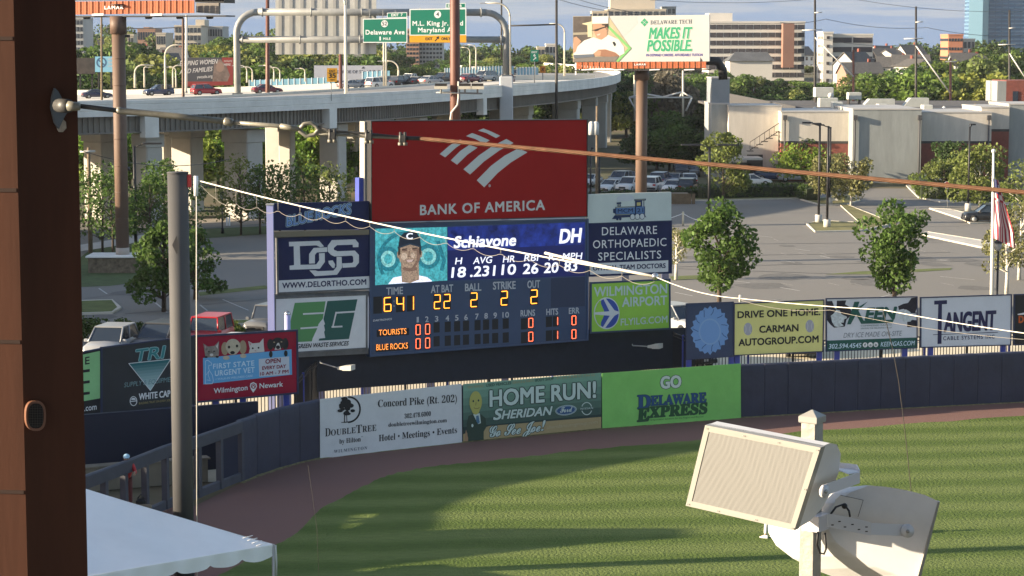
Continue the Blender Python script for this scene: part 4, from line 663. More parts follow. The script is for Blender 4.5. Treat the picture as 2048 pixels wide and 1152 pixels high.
for u,vt,vb,Y,a,lab in ((289,134,175,230,.3,'plain thin cream pole between two lamps by the blue hatchback'),(346,131,175,235,.9,'left of two small cream lamps behind the blue hatchback'),(352,134,175,236,-.8,'right of two small cream lamps behind the blue hatchback'),(494,131,165,240,-1.1,'cream lamp just right of the gantry left leg'),(505,134,164,250,-1,'small cream lamp right of the gantry left leg'),(548,131,163,250,-1.2,'cream lamp below the grey sign back, left one'),(560,135,163,255,-1,'cream lamp below the grey sign back, right one'),(610,137,163,250,-.6,'small cream lamp below the middle of the grey sign back'),(940,95,140,300,-1.2,'cream lamp far behind the green screens'),(952,90,140,290,-1.1,'cream lamp just left of the gantry right leg')): roadlamp(u,vt,vb,Y,a,lab,.09,group=g)
p=P(372,186,340); mb=MB(); mb.tube([p,P(373,30,340)],.2,M('white_lamp_pole',(0,0,0)),8); mb.tube([p+V((0,0,-.02)),p+V((0,0,.25))],.26,GAL,8); solo(mb,'camera_mast','tall plain white mast on the viaduct left of the gantry','mast')
p=P(769,172,345); rt=thing('twin_mast','pair of cream masts below the left green highway sign','mast',p); 
for u in (767.5,772): mb=MB(); mb.tube([P(u,172,345),P(u,84,345)],.15,POLEW,8); mb.build('mast',rt)
# ---------------------------------------------------------------- billboards
ORG=M('orange_apron_slat',(.40,.115,.045),.6,(1,.12)); 
def catwalk(S,q,mat=DARK): S.panel(q,mat,.9,'catwalk')
plD=Plane((P(1147,80,207).x,207),(P(1418,80,204).x,204)); s7=(1140,20,7.062)
S=Sign('billboard','college billboard with a chef picture on a brown monopole','billboard',plD,s7,base=G(1283,455)); S.panel([(42,88),(1968,68),(1968,725),(42,735)],M('billboard_white',(.50,.49,.46),.6,(.5,.04)),.5)
S.panel([(42,90),(540,84),(860,540),(665,728),(42,735)],M('kitchen_tan',(.40,.34,.22),.6,(1,.2)),.02,'chef_picture',4)
KD_=M('kitchen_dark',(.085,.07,.06),.6,(1.2,.3)); S.poly([(45,92),(300,88),(300,310),(45,320)],KD_,6,'chef_picture'); S.poly([(45,320),(220,315),(230,345),(45,352)],M('shelf_metal',(.30,.27,.20)),6.3,'chef_picture'); S.poly([(45,352),(300,345),(280,470),(45,470)],KD_,6,'chef_picture'); S.poly([(175,190),(310,160),(310,380),(250,380),(245,215),(175,200)],M('lamp_shade_cream',(.55,.50,.32)),6.5,'chef_picture')
S.line([(545,240),(845,540),(670,722)],34,M('arrow_green',(.16,.40,.13)),5.5,'chef_picture')
CW=M('chef_white',(.58,.57,.54)); CS=M('chef_skin',(.40,.235,.15)); CSD=M('chef_skin_shadow',(.26,.13,.08)); CH_=M('chef_hair',(.03,.022,.02))
S.poly([(45,640),(110,510),(200,430),(330,385),(430,420),(540,350),(690,420),(760,520),(770,610),(700,650),(600,600),(400,640),(200,640),(90,680)],CW,7,'chef_picture'); S.poly([(370,340),(530,320),(520,370),(445,420),(380,395)],CS,8,'chef_picture'); S.poly([(318,195),(535,195),(532,290),(500,350),(430,410),(375,395),(350,330),(330,300)],CS,8.5,'chef_picture'); S.poly([(450,200),(540,195),(540,250),(500,260),(490,220),(450,215)],CH_,9,'chef_picture'); S.poly([(310,90),(545,84),(540,190),(312,195)],CW,9.5,'chef_picture')
S.poly([(300,290),(520,225),(520,240),(410,280),(400,292),(360,300),(345,292)],CH_,9.2,'chef_picture'); S.poly([(375,345),(430,330),(420,355),(390,362)],M('chef_smile',(.55,.42,.36)),9.2,'chef_picture'); S.disc(518,260,14,24,CSD,9.2,'chef_picture',10)
S.poly([(50,390),(90,375),(160,440),(130,480),(105,510),(80,590),(45,600)],CS,8,'chef_picture'); S.poly([(330,620),(400,560),(500,555),(640,600),(700,650),(560,660),(440,655),(350,650)],CSD,9,'chef_picture'); S.poly([(340,615),(400,565),(440,580),(430,645),(350,650)],CS,9.3,'chef_picture'); S.poly([(45,625),(335,610),(340,660),(60,685)],M('pan_grey',(.10,.12,.15)),9.6,'chef_picture'); S.poly([(48,612),(330,602),(332,622),(48,635)],CW,9.8,'chef_picture'); S.poly([(50,690),(340,662),(690,655),(640,725),(50,733)],M('counter_steel',(.16,.145,.13)),8.2,'chef_picture')
S.poly([(600,455),(625,445),(650,480),(640,515),(620,505)],INK,8,'chef_picture')
S.poly([(560,90),(940,84),(960,190),(750,395),(575,215)],M('billboard_pale_grey',(.44,.44,.43)),1)
TG=M('tech_green',(.03,.28,.14)); S.poly([(995,175),(1050,117),(1105,172),(1052,235)],TG,2); S.line([(1015,150),(1085,200)],4,CW,3); S.line([(1022,205),(1080,145)],4,CW,3.4)
S.text(serif('DELAWARE TECH'),(1135,205),(1725,190),58,M('ink_grey_green',(.06,.08,.10)),2,-.004,sp=1.05)
for k,bo,mm in ((2,.045,M('mint_outline',(.47,.58,.46))),(3,.02,TG)): S.text('MAKES IT',(1115,405),(1700,398),155,mm,k,bo+.01,.14); S.text('POSSIBLE.',(1090,580),(1715,575),152,mm,k,bo+.01,.14)
S.text('IN-DEMAND CAREERS. AFFORDABLE TUITION',(1075,655),(1868,650),36,M('violet_ink',(.09,.07,.30)),3,.02,.1)
def apron(S,q,n,mat,part='apron'):
    (a,b_,c_,d_)=q
    for i in range(n):
        L2=lambda p,r_,f:(p[0]+(r_[0]-p[0])*f,p[1]+(r_[1]-p[1])*f); f0=i/n; f1=(i+.9)/n; S.mb(part).slab([S.pl.at(*S.c(*p),S.off+.55+.05*(i%2)) for p in (L2(a,b_,f0),L2(a,b_,f1),L2(d_,c_,f1),L2(d_,c_,f0))],S.pl.n,.06,mat)
apron(S,((90,738),(1925,728),(1925,820),(90,832)),46,ORG); S.text('LAMAR',(910,782),(1070,780),24,LET,110,.04,sp=1.3); S.panel([(60,850),(1960,838),(1960,852),(60,864)],DARK,1.6,'catwalk',150); S.panel([(70,745),(90,745),(90,918),(70,918)],LET,.1,'ladder_rail',20)
for x in (160,620,1120,1610): S.panel([(x,838),(x+145,833),(x+145,848),(x,853)],LET,.15,'lamp_bar#%d'%x,170)
mb=S.mb('monopole'); p=G(1283,455); mb.tube([(p.x,p.y+1,0),(p.x,p.y+1,P(1283,141,206).z)],.54,RUSTW,20); mb.tube([(p.x,p.y+1,P(1283,160,206).z),(p.x,p.y+1,P(1283,139,206).z)],.7,RUST,16)
mb=S.mb('back_brace'); a=S.pl.at(1419,127,-.5); mb.tube([a+V((-1,.0,.3)),a+V((.8,.6,.2)),a+V((1.3,.8,-.6)),a+V((1.35,.8,-1.5))],.42,BLACK,10); S.done()
# left billboard, mostly above the frame
plT=Plane((P(100,10,167.5).x,167.5),(P(390,10,164).x,164)); S=Sign('billboard','orange slatted billboard apron on a tall brown monopole at top left','billboard',plT,(0,0,4),base=G(246,540))
S.panel([(300,-560),(1780,-560),(1780,-4),(300,4)],M('billboard_dark',(.10,.09,.09)),.5); apron(S,((500,14),(1555,2),(1555,104),(500,118)),44,ORG); S.text('LAMAR',(836,74),(985,71),26,LET,110,.04,sp=1.3); S.panel([(480,128),(1810,122),(1810,132),(480,138)],DARK,1.6,'catwalk',150)
for x in (735,1205): S.panel([(x,110),(x+92,107),(x+92,124),(x,127)],LET,.15,'lamp_bar#%d'%x,170)
for x in (680,1175,1425,1665): S.panel([(x-18,128),(x+18,128),(x+12,150),(x-12,152)],DARK,.6,'catwalk_bracket#%d'%x,90)
S.panel([(1560,-60),(1790,-60),(1790,22),(1560,18)],BLACK,2.0,'side_box',-40); S.panel([(1570,22),(1750,24),(1750,112),(1570,100)],M('grey_slat_panel',(.17,.15,.13),.6,(3,.5),stretch=(.1,.1,6)),.3,'side_slats',-40)
p=G(246,543); mb=S.mb('monopole'); zt_=P(246,33,166).z; mb.tube([(p.x,p.y,0),(p.x,p.y,zt_)],.5,RUSTW,20); mb.tube([(p.x,p.y,zt_-1.3),(p.x,p.y,zt_)],.62,RUST,16)
mb=S.mb('seam_band'); 
for z in range(2,21,2): mb.tube([(p.x,p.y,z-.03),(p.x,p.y,z+.03)],.515,RUST,20)
mb=S.mb('pale_band'); mb.tube([(p.x,p.y,P(246,508,166).z),(p.x,p.y,P(246,493,166).z)],.52,M('pale_band_paint',(.42,.36,.31)),20)
for v in (75,340): S.mb('collar#%d'%v).tube([P(246,v,166),P(246,v-6,166)],.53,DARK,20)
S.done(); mb=MB(); mb.bbox((p.x-.6,p.y,.6),(3.6,2.6,1.2),M('stone_planter',(.17,.13,.09),.9,(3,.5),(3,.5)),.12); mb.bbox((p.x-.6,p.y,1.24),(3.9,2.9,.14),CONCD,.05); solo(mb,'stone_planter','low rough stone planter at the foot of brown billboard monopole','planter')
# distant billboards
def fboard(label,q,Y,mat,vb,us,texts=(),fn=None):
    S=Sign('billboard',label,'billboard',Plane((P(q[0],q[1],Y).x,Y),(P(q[2],q[1],Y).x,Y+.01)),(0,0,1),base=P(q[0],vb,Y)); S.panel([(q[0],q[1]),(q[2],q[1]),(q[2],q[3]),(q[0],q[3])],mat,.4)
    for u in us: S.panel([(u-1.5,q[3]-2),(u+1.5,q[3]-2),(u+1.5,vb),(u-1.5,vb)],DARK,.4,'post#%d'%u,-80)
    for t_,x0,y0,x1,y1,h,mm,sh in texts: S.text(t_,(x0,y0),(x1,y1),h,mm,3,.015,sh)
    if fn: fn(S)
    S.done()
SL=M('slate_board',(.055,.055,.065),.6); CRM=M('dull_red',(.24,.03,.025),.6); SOFT=M('soft_white',(.55,.52,.50),.6)
def f1(S):
    S.poly([(444,115),(466,115),(466,163),(444,163)],CRM,1); S.poly([(364,163),(466,163),(466,170),(372,173)],CRM,1); S.poly([(428,128),(440,118),(452,130),(460,150),(455,163),(425,163)],M('portrait_soft',(.17,.12,.10),.6,(1,.5)),2); S.disc(440,134,8,10,M('portrait_face',(.26,.17,.13)),2.5); S.text('DONATE',(448,124),(464,124),3.5,SOFT,3); S.text('HERE',(448,131),(461,131),4,SOFT,3,.02)
fboard('dark charity billboard with slanted lettering and red end panel behind the red car',(364,115,466,163),378,SL,182,(385,450),(('HELPING WOMEN',359,132,434,127,9,SOFT,.2),('AND FAMILIES',359,148,424,142,9,SOFT,.2),('ywcade.org',394,157,425,155,6,SOFT,0)),f1)
def f2(S): S.ring(203,125,9,9,3,M('blue_emblem',(.05,.12,.22)),2); S.line([(196,119),(210,131)],3,M('blue_emblem',(0,0,0)),2.4)
fboard('small sky blue billboard with round emblem left of brown monopole',(190,113,229,144),378,M('sky_board',(.22,.48,.62),.6),176,(197,222),(('HOME',216,120,226,120,4,SOFT,0),('TEAM',216,127,226,127,4,SOFT,0),('LOAN',216,134,226,134,4,SOFT,0)),f2)
fboard('dark back of a billboard with timber framing beside the brown column',(140,116,190,148),380,M('dark_timber_back',(.05,.04,.035),.7,(1,.5)),176,(160,184))
fboard('pale grey billboard with one line of capitals behind white cars',(628,131,765,161),376,M('pale_lilac_board',(.44,.45,.50),.6,(.4,.05)),172,(650,740),(('THE PRIDE OF 55+ LIVING',662,147,760,146,6,M('dark_grey_ink',(.08,.08,.1)),0),('\u25b2',723,137,730,137,4,M('dark_grey_ink',(0,0,0)),0)))
# ---------------------------------------------------------------- stadium light pole and utility poles
rt=thing('light_pole','thick brown light pole rising behind the red bank board','light pole',P(910,820,121)); p=P(910,100,121); mb=MB(); mb.tube([(p.x,p.y,0),(p.x,p.y,30)],[.30,.25],M('red_brown_steel',(.125,.050,.034),.55,(.4,.18)),14); mb.build('pole',rt)
for u,s_ in ((882,-1),(930,1),(955,1)):
    c=P(u,172,120.6); mb=MB(); mb.loft([[c+V((x*.32*k_,y,z*.14*k_)) for x,z in ((-1,-1),(1,-1),(1,1),(-1,1))] for y,k_ in ((-.35,1),(.05,1),(.35,.55))],DARK); mb.slab([c+V((-.36,-.36,-.17)),c+V((.36,-.36,-.17)),c+V((.36,-.36,.0)),c+V((-.36,-.36,.0))],(0,-1,0),.03,M('lamp_rim_pale',(.60,.56,.45))); mb.tube([c+V((0,0,-.1)),c+V((0,0,-.42))],.05,GAL,6); mb.build('floodlight',rt)
mb=MB(); mb.tube([P(872,185,120.7),P(965,187,120.7)],.05,GAL,6); mb.build('cross_arm',rt); mb=MB(); mb.tube([P(917,163,120.6),P(917,195,120.6),P(915,210,120.6),P(903,225,120.7),P(900,245,120.7)],.05,M('white_conduit',(.6,.58,.52)),6); mb.build('conduit',rt)
def upole(u,vt,Y,label,vb=None,r=.16,mat=RUST,arms=(),brace=None,lean=0,cap=False):
    b_=P(u-lean,vb or 300,Y); b_.z=terr(b_.x,b_.y)-.2; t=P(u,vt,Y); rt=thing('utility_pole',label,'utility pole',b_); mb=MB(); mb.tube([b_,t],[r*1.15,r*.8],mat,8); mb.build('pole',rt)
    for v,x0,x1 in arms: mb=MB(); mb.tube([P(x0,v+.5,Y-.2),P(x1,v-.5,Y-.2)],.09,M('pale_cross_arm',(.58,.56,.52)),6); mb.build('cross_arm',rt)
    if brace: mb=MB(); mb.tube([P(brace[0],brace[1],Y-.1),P(brace[2],brace[3],Y-.5)],.11,M('pale_cross_arm',(0,0,0)),6); mb.build('brace',rt)
    return t
RB_=M('red_brown_steel',(0,0,0))
upole(535,-10,292,'thin red brown pole left of the grey sign back',r=.3,mat=RB_); upole(366,36,292,'thin dark brown pole under the right end of top left billboard',r=.2); upole(203,25,292,'thin grey brown pole left of the billboard monopole',r=.16,mat=WOOD); upole(681,100,292,'short brown pole right of the yellow exit sign',r=.28,mat=RB_)
upole(1113,-10,300,'thin dark pole left of chef billboard',r=.2,mat=DARK,arms=()); mb=MB(); mb.tube([P(1003,52,300),P(1113,49,300)],.12,DARK,6); mb.tube([P(1003,-10,300),P(1003,120,300)],.12,DARK,6); solo(mb,'line_bracket','dark horizontal line arm joining thin poles left of chef billboard','line arm')
upole(1630,-10,330,'tall grey power pole with two white arms before the parking garages',arms=((25,1629,1644),(60,1604,1644)),brace=(1630,75,1707,153),r=.2,mat=DARK); upole(1707,100,331,'short brown pole at the lower end of first slanted brace',r=.22,mat=RB_)
upole(1832,13,345,'tall grey power pole with two white arms in the middle of right skyline',arms=((44,1831,1846),(77,1808,1846)),brace=(1832,92,1900,186),r=.2,mat=DARK); upole(1901,116,346,'short brown pole at the lower end of second slanted brace',r=.24,mat=RB_,arms=((123,1890,1915),)); upole(2019,20,352,'tall grey power pole before the glass tower',arms=((56,2018,2031),(89,1997,2031)),brace=(2019,107,2060,170),r=.2,mat=DARK)
upole(1951,207,292,'leaning weathered pole in front of beige warehouse wall',vb=300,r=.17,mat=WOOD,lean=8,arms=((230,1938,1972),)); upole(1194,212,225,'thin utility pole with grey transformers right of red board',r=.14,mat=WOOD); upole(177,295,180,'old wooden pole with crossarm beside the brown column',r=.17,mat=WOOD,arms=((303,160,190),))
for u,v in ((1183,258),(1192,258)): mb=MB(); c=P(u,v,224.5); mb.tube([c-V((0,0,.6)),c+V((0,0,.5))],.3,M('transformer_grey',(.50,.51,.50)),10); mb.ball(c+V((0,0,.5)),.3,M('transformer_grey',(0,0,0)),10,5); solo(mb,'transformer','grey can transformer hung on the thin pole right of red board, %s one'%('left' if u<1190 else 'right'),'transformer')
WIRE=M('wire_grey',(.09,.09,.09),.6)
def wire(a,b_,s_,r,label): mb=MB(); mb.tube(sag(P(*a),P(*b_),s_,14),r,WIRE,4); solo(mb,'power_line',label,'wire')
wire((1652,38,330),(1854,55,345),.6,.035,'power line from first white armed pole to the second one, upper'); wire((1854,55,345),(2060,70,352),.6,.035,'power line from second white armed pole to right picture edge'); wire((1560,45,325),(1652,38,330),.3,.035,'power line from garage to first white armed pole'); wire((1644,78,330),(1846,88,345),.6,.03,'power line between the lower white arms'); wire((1690,-5,330),(2060,22,352),.8,.03,'highest power line at the right of sky'); wire((1090,-10,300),(1290,30,310),.5,.035,'power line sloping down behind chef billboard'); wire((1130,-10,300),(1300,28,310),.4,.035,'second power line sloping down behind chef billboard'); wire((1300,0,300),(1640,-3,330),.5,.03,'thin power line above chef billboard')
wire((160,300,178),(460,318,186),.9,.03,'power line sagging in front of the left viaduct piers'); wire((210,54,292),(366,54,292),.2,.06,'level line between two thin poles under top left billboard')
# ---------------------------------------------------------------- warehouse on the right
FY=274.0
def wz(v,Y=FY): return P(1700,v,Y).z
def wx(u,Y=FY): return P(u,300,Y).x
DB=M('dark_band',(.05,.048,.045),.7); ROOFB=M('dark_roof_membrane',(.085,.08,.078),.9,(.2,.2)); COP=M('metal_coping',(.40,.38,.35),.5)
rt=thing('warehouse','long beige, grey and brick warehouse with flat roof behind the parking lot','building',(wx(1760),FY,0))
def wallbox(u0,u1,v,Y,depth,mat,name='wall',brickv=None,cap=True):
    x0,x1=wx(u0,Y),wx(u1,Y); z=wz(v,Y); mb=MB()
    if brickv: zb=wz(brickv,Y); mb.box(((x0+x1)/2,Y+depth/2,zb/2),(x1-x0,depth,zb),BRICK); mb.box(((x0+x1)/2,Y+depth/2-.02,zb+.15),(x1-x0+.02,depth+.06,.3),DB); mb.box(((x0+x1)/2,Y+depth/2,(zb+.3+z)/2),(x1-x0,depth,z-zb-.3),mat)
    else: mb.box(((x0+x1)/2,Y+depth/2,z/2),(x1-x0,depth,z),mat)
    mb.build(name,rt)
    if cap: mb=MB(); mb.box(((x0+x1)/2,Y+depth/2,z+.08),(x1-x0+.12,depth+.12,.16),COP); mb.build('coping',rt)
wallbox(1422,1458,209,281,10,GREYW); wallbox(1422,1458,157,283,7,M('steel_grey_wall',(.20,.22,.235),.6,(.4,.08))); wallbox(1457,1562,213,279,9,STUCCO,brickv=None); wallbox(1562,1704,225,FY+2,14,STUCCO,brickv=287); wallbox(1705,1842,220,FY-1.5,18,GREYW); wallbox(1843,1982,226,FY+2,14,STUCCO,brickv=287); wallbox(1961,2017,216,FY+5,12,STUCCO,brickv=263); wallbox(2016,2190,210,FY+6,12,GREYW)
mb=MB(); x0,x1=wx(1460,285),wx(2190,285); mb.box(((x0+x1)/2,FY+37,wz(220)-.5),(x1-x0,48,.3),ROOFB); mb.build('roof',rt)
mb=MB(); mb.slab([P(1458,187,300),P(1625,219,290),P(1625,232,290),P(1458,232,300)],(0,-1,0),6,M('charcoal_parapet',(.045,.045,.05),.7)); mb.build('parapet',rt); mb=MB(); mb.slab([P(1500,225,281),P(1735,222,281),P(1735,232,281),P(1500,232,281)],(0,-1,0),.3,ROOFB); mb.build('parapet',rt)
mb=MB(); mb.box((wx(1490,272),274.5,wz(318,272)),(4.4,5.5,.25),COP); mb.build('canopy',rt)
for i,(u,w_,h) in enumerate(((1510,2.0,3.2),(1482,2.6,2.2))): mb=MB(); mb.box((wx(u,278.9),278.92,h/2),(w_,.12,h),DB); mb.build('door',rt)
mb=MB(); a=P(1500,300,277); b_=P(1558,262,277); mb.tube([a,b_],.05,DARK,6); mb.tube([a+V((0,0,1)),b_+V((0,0,1))],.05,DARK,6)
for i in range(7): c=a.lerp(b_,i/6); mb.tube([c,c+V((0,0,1))],.03,DARK,4); mb.box(c-V((0,0,.12)),(.8,1.0,.08),DARK)
mb.tube([b_,V((b_.x,b_.y,0))],.07,DARK,6); mb.build('outside_stair',rt)
for u in (1569,1709,1838,1976): 
    Y=FY+1.9 if u in (1569,1976) else FY-1.6; x=wx(u,Y); z=wz(232,Y); mb=MB(); mb.tube([(x,Y-.1,0),(x,Y-.1,z-.5)],.11,M('dark_downpipe',(.06,.06,.065)),8); mb.box((x,Y-.2,z-.2),(.5,.4,.6),M('dark_downpipe',(0,0,0))); mb.build('downpipe',rt)
for u in (1542,1705): mb=MB(); mb.box((wx(u,FY),FY-1.7,wz(350)),(.1,.05,.1),DARK)
HV=M('hvac_grey',(.42,.43,.40),.6,(1.2,.12)); 
def hvac(u0,u1,v0,v1,Y,label,fan=True,sl=0):
    x0,x1=P(u0,200,Y).x,P(u1,200,Y).x; z0,z1=P(u0,v1,Y).z,P(u0,v0,Y).z; r=thing('rooftop_unit',label,'air conditioner',((x0+x1)/2,Y,z0)); mb=MB(); c=V(((x0+x1)/2,Y+1,(z0+z1)/2)); d=(x1-x0,2.2,z1-z0)
    if sl: mb.slab([V((x0-sl,Y,z0)),V((x1,Y,z0)),V((x1,Y,z1)),V((x0+.2,Y,z1))],(0,-1,0),2.2,HV)
    else: mb.bbox(c,d,HV,.06)
    mb.build('cabinet',r); mb=MB()
    for xx in (x0+.15,x1-.15): mb.box((xx,Y+1,z0-.35),(.12,1.8,.9),DARK)
    mb.build('stand',r)
    if fan: mb=MB(); mb.box((x0+(x1-x0)*.32,Y-.03,(z0+z1)/2),((x1-x0)*.42,.08,(z1-z0)*.72),DARK); mb.build('grille',r)
for a in ((1630,1667,175,194,312,'wide grey rooftop unit with dark square opening, highest on warehouse roof'),(1639,1676,196,216,300,'grey rooftop unit with louvred side below the highest one'),(1666,1686,204,222,288,'small rooftop unit with black front at the roof edge, left one'),(1684,1700,210,224,287,'small ribbed rooftop unit beside the black fronted one'),(1697,1723,185,199,315,'grey rooftop unit right of the white dish'),(1757,1775,208,219,292,'low rooftop unit at the roof edge above grey block'),(1847,1866,210,222,288,'rooftop unit with black opening at roof edge, right one')): hvac(*a)
hvac(1737,1790,198,218,300,'wide sloped rooftop hood left of the second one',False,1.0); hvac(1819,1858,196,214,300,'second wide sloped rooftop hood on warehouse roof',False,.8)
mb=MB(); c=P(1661,191,305); mb.tube([c,c+V((0,-.3,0))],[.35,.42],M('dish_white',(.62,.6,.56)),14); mb.tube([c,c+V((0,.2,-1.6))],.05,STEEL,6); solo(mb,'satellite_dish','round white dish on warehouse roof between the grey units','dish')
for u,v,lab in ((1629,219,'left'),(1888,218,'right')): mb=MB(); c=P(u,v,290); mb.tube([c-V((0,0,.4)),c],.1,STEEL,6); mb.ball(c+V((0,0,.1)),.26,M('vent_white',(.62,.6,.56)),10,6); solo(mb,'roof_vent','white round vent near the warehouse roof edge, %s one'%lab,'vent')
for u0,u1,vt in ((1842,1902,118),(1995,2050,161)):
    pass
rt2=thing('brick_block','brick and grey block with narrow dark window slots behind the warehouse','building',P(2020,210,330)); mb=MB(); x0,x1=P(2012,200,330).x,P(2090,200,330).x; z=P(2020,161,330).z; mb.box(((x0+x1)/2,335,z/2),(x1-x0,10,z),BRICK); mb.build('wall',rt2); mb=MB(); x3=P(1994,200,330).x; mb.box(((x0+x3)/2,334,z/2-.05),(x0-x3,8,z-.1),GREYW); mb.build('side_wall',rt2); mb=MB(); mb.box((P(2031,180,330).x,329.96,z-3.2),(.8,.1,3.2),GLASS); mb.build('window',rt2)
# ---------------------------------------------------------------- lot furniture
def lotlamp(u,vt,vb,label,arms=((1,)),headl=2.0,base=True,r=.10,cob=True):
    b_=G(u,vb); Y=b_.y; z=P(u,vt,Y).z; rt=thing('lot_lamp',label,'street lamp',b_,'black lamps in the parking lot'); mb=MB(); mb.tube([b_+V((0,0,.6 if base else 0)),V((b_.x,b_.y,z))],[r*1.2,r],BLACK,10); mb.build('pole',rt)
    if base: mb=MB(); mb.tube([b_,b_+V((0,0,.8))],.33,CONC,14); mb.build('pedestal',rt)
    for s_ in arms: mb=MB(); mb.tube([V((b_.x,b_.y,z-.1)),V((b_.x+s_*.7,b_.y-.1,z+.12))],.05,BLACK,6); mb.bbox((b_.x+s_*(.7+headl/2),b_.y-.1,z+.22),(headl,.5,.16),BLACK,.04); mb.build('lamp_head',rt)
lotlamp(1637,250,446,'nearer of two tall black lot lamps on concrete pedestals, head to the left',(-1,),1.0); lotlamp(1654,252,456,'tall black lot lamp with head to the left, on the lower kerbed island',(-1,),.9); lotlamp(1659,254,410,'thin black lot lamp just behind the pair with pedestals',(-1,),.8,True,.09)
lotlamp(1418,294,428,'black lot lamp with two wide arms beside the yellow green tree',(-1,1),2.2,False,.13); lotlamp(1936,253,422,'black lot lamp on a pedestal before the right birch',(.25,),.6,True,.09); lotlamp(1198,313,405,'black lot lamp right of the bank board, before white cars',(.3,),.5,False,.12); lotlamp(1181,300,410,'grey lot post right beside the bank board edge',(.2,),.3,False,.09)
lotlamp(272,292,500,'black lamp with long arm right of brown monopole',(1,),1.6,False,.12); lotlamp(1680,271,360,'short black wall lamp before the beige warehouse, left one',(-1,),.7,False,.07); lotlamp(1854,271,360,'short black wall lamp before the beige warehouse, right one',(1,),.7,False,.07)
def lantern(u,vt,vb,label,Y=None):
    b_=G(u,vb) if not Y else P(u,vb,Y); b_.z=0; Y=b_.y; z=P(u,vt,Y).z; rt=thing('lantern_post',label,'street lamp',b_); mb=MB(); mb.tube([b_,b_+V((0,0,.5)),b_+V((0,0,.55)),V((b_.x,b_.y,z-.95))],[.16,.14,.075,.065],BLACK,10); mb.build('post',rt)
    mb=MB(); mb.tube([(b_.x,b_.y,z-.95),(b_.x,b_.y,z-.8),(b_.x,b_.y,z-.45)],[.1,.2,.24],M('lantern_glass',(.30,.31,.30),.3),12); mb.build('glass',rt); mb=MB(); mb.tube([(b_.x,b_.y,z-.45),(b_.x,b_.y,z-.4),(b_.x,b_.y,z-.12),(b_.x,b_.y,z)],[.30,.28,.08,.02],BLACK,12); mb.build('cap',rt)
lantern(1993,472,640,'black lantern post beside the white flagpole',138); lantern(445,378,467,'dark lantern post on the lawn under the viaduct')
# flagpole and flag
Yf=136; b_=P(1984,600,Yf); b_.z=0; zt_=P(1987,306,Yf).z; rt=thing('flagpole','white flagpole with a ball on top near the right edge','flagpole',b_); mb=MB(); mb.tube([b_,(P(1987,306,Yf).x,Yf,zt_)],[.14,.07],M('flagpole_white',(.66,.64,.58),.4),12); mb.build('pole',rt); mb=MB(); mb.ball((P(1987,306,Yf).x,Yf,zt_+.12),.14,M('flagpole_white',(0,0,0)),10,7); mb.build('ball',rt)
FR=M('flag_red',(.32,.03,.05),.8); FW=M('flag_white',(.62,.58,.56),.8); FB_=M('flag_navy',(.02,.025,.08),.8)
mb=MB(); rows=26; cols=13; grid=[]
for i in range(rows+1):
    t_=i/rows
    for j in range(cols+1):
        s_=j/cols; u=1985.5+s_*(12+25*min(1,t_*1.3))*(1-.25*max(0,t_-.8)*5*0)+6*t_*t_*s_; v=357+t_*(118+20*s_*0)+s_*18*t_+4*s_; q=P(u,v,Yf-.1); q.y+=.22*sin(s_*9+t_*3)*(.4+t_); grid.append(q)
W2=cols+1
for i in range(rows):
    for j in range(cols):
        mat_=FB_ if i<6 and j<9 else (FR if (j if i>8 else (i//2+j//4))%2==0 else FW); mb.add([grid[i*W2+j],grid[i*W2+j+1],grid[(i+1)*W2+j+1],grid[(i+1)*W2+j]],[(0,1,2,3)],mat_,True)
solo(mb,'flag','red and white striped flag with navy corner hanging from the white flagpole','flag')
# stop sign, small signs, chain posts, hedge, timber enclosure
S=Sign('stop_sign','red octagonal stop sign by the warehouse driveway','road sign',Plane((G(1894,414).x,G(1894,414).y),(G(1894,414).x+1,G(1894,414).y)),(0,0,1)); oc=lambda r:[(1894+r*cos(pi/8+pi/4*i),370+r*sin(pi/8+pi/4*i)) for i in range(8)]; S.panel(oc(7.2),LET,.03); S.poly(oc(6.3),M('stop_red',(.32,.02,.02),.5),1); S.text('STOP',(1889,372.5),(1899,372.5),4.6,LET,2,.03); S.panel([(1893.4,376),(1894.6,376),(1895.6,414),(1894.6,414)],STEEL,.06,'post',-4); S.done()
S=Sign('entrance_sign','white double lot sign on posts beside the kerbed lawn island','road sign',Plane((G(1671,404).x,G(1671,404).y),(G(1671,404).x+1,G(1671,404).y)),(0,0,1)); S.panel([(1666,383),(1676,383),(1676,401),(1665,402)],LET,.05); S.line([(1671,386),(1671,396)],1,INK,1); S.text('P',(1667,391),(1670,391),5,INK,1,.02); S.panel([(1671,400),(1672,400),(1672,404),(1671,404)],STEEL,.06,'post'); S.done()
rt=thing('chain_post','cream post with drooping white chain at the right end of scoreboard','bollard',G(1366,455)); p=G(1366,452); mb=MB(); mb.tube([p,p+V((0,0,1.25))],.1,M('cream_post',(.55,.50,.38)),10); mb.ball(p+V((0,0,1.27)),.11,M('cream_post',(0,0,0)),8,5); mb.build('post',rt); mb=MB(); mb.tube(sag(p+V((0,0,1.2)),p+V((-3.2,-.5,.6)),.2),.035,LET,5); mb.tube(sag(p+V((0,0,1.2)),p+V((2.2,-.5,.5)),.2),.035,LET,5); mb.build('chain',rt)
S=Sign('path_sign','pair of white upright boards under the viaduct beside dark lantern post','sign',Plane((G(455,452).x,G(455,452).y),(G(455,452).x+1,G(455,452).y)),(0,0,1)); S.panel([(452,429),(455.5,429),(455.5,453),(452,453)],LET,.06); S.panel([(457,429),(460.5,429),(460.5,453),(457,453)],LET,.06,'panel'); S.done()
mb=MB(); c=G(1364,408); c2=G(1328,408); mb.box(((c.x+c2.x)/2,c.y+1.2,.55),(3.4,2.4,1.1),WOOD); 
for i in range(9): mb.box((c2.x-.2+i*.42,c.y-.03,.56),(.36,.05,1.12),WOOD)
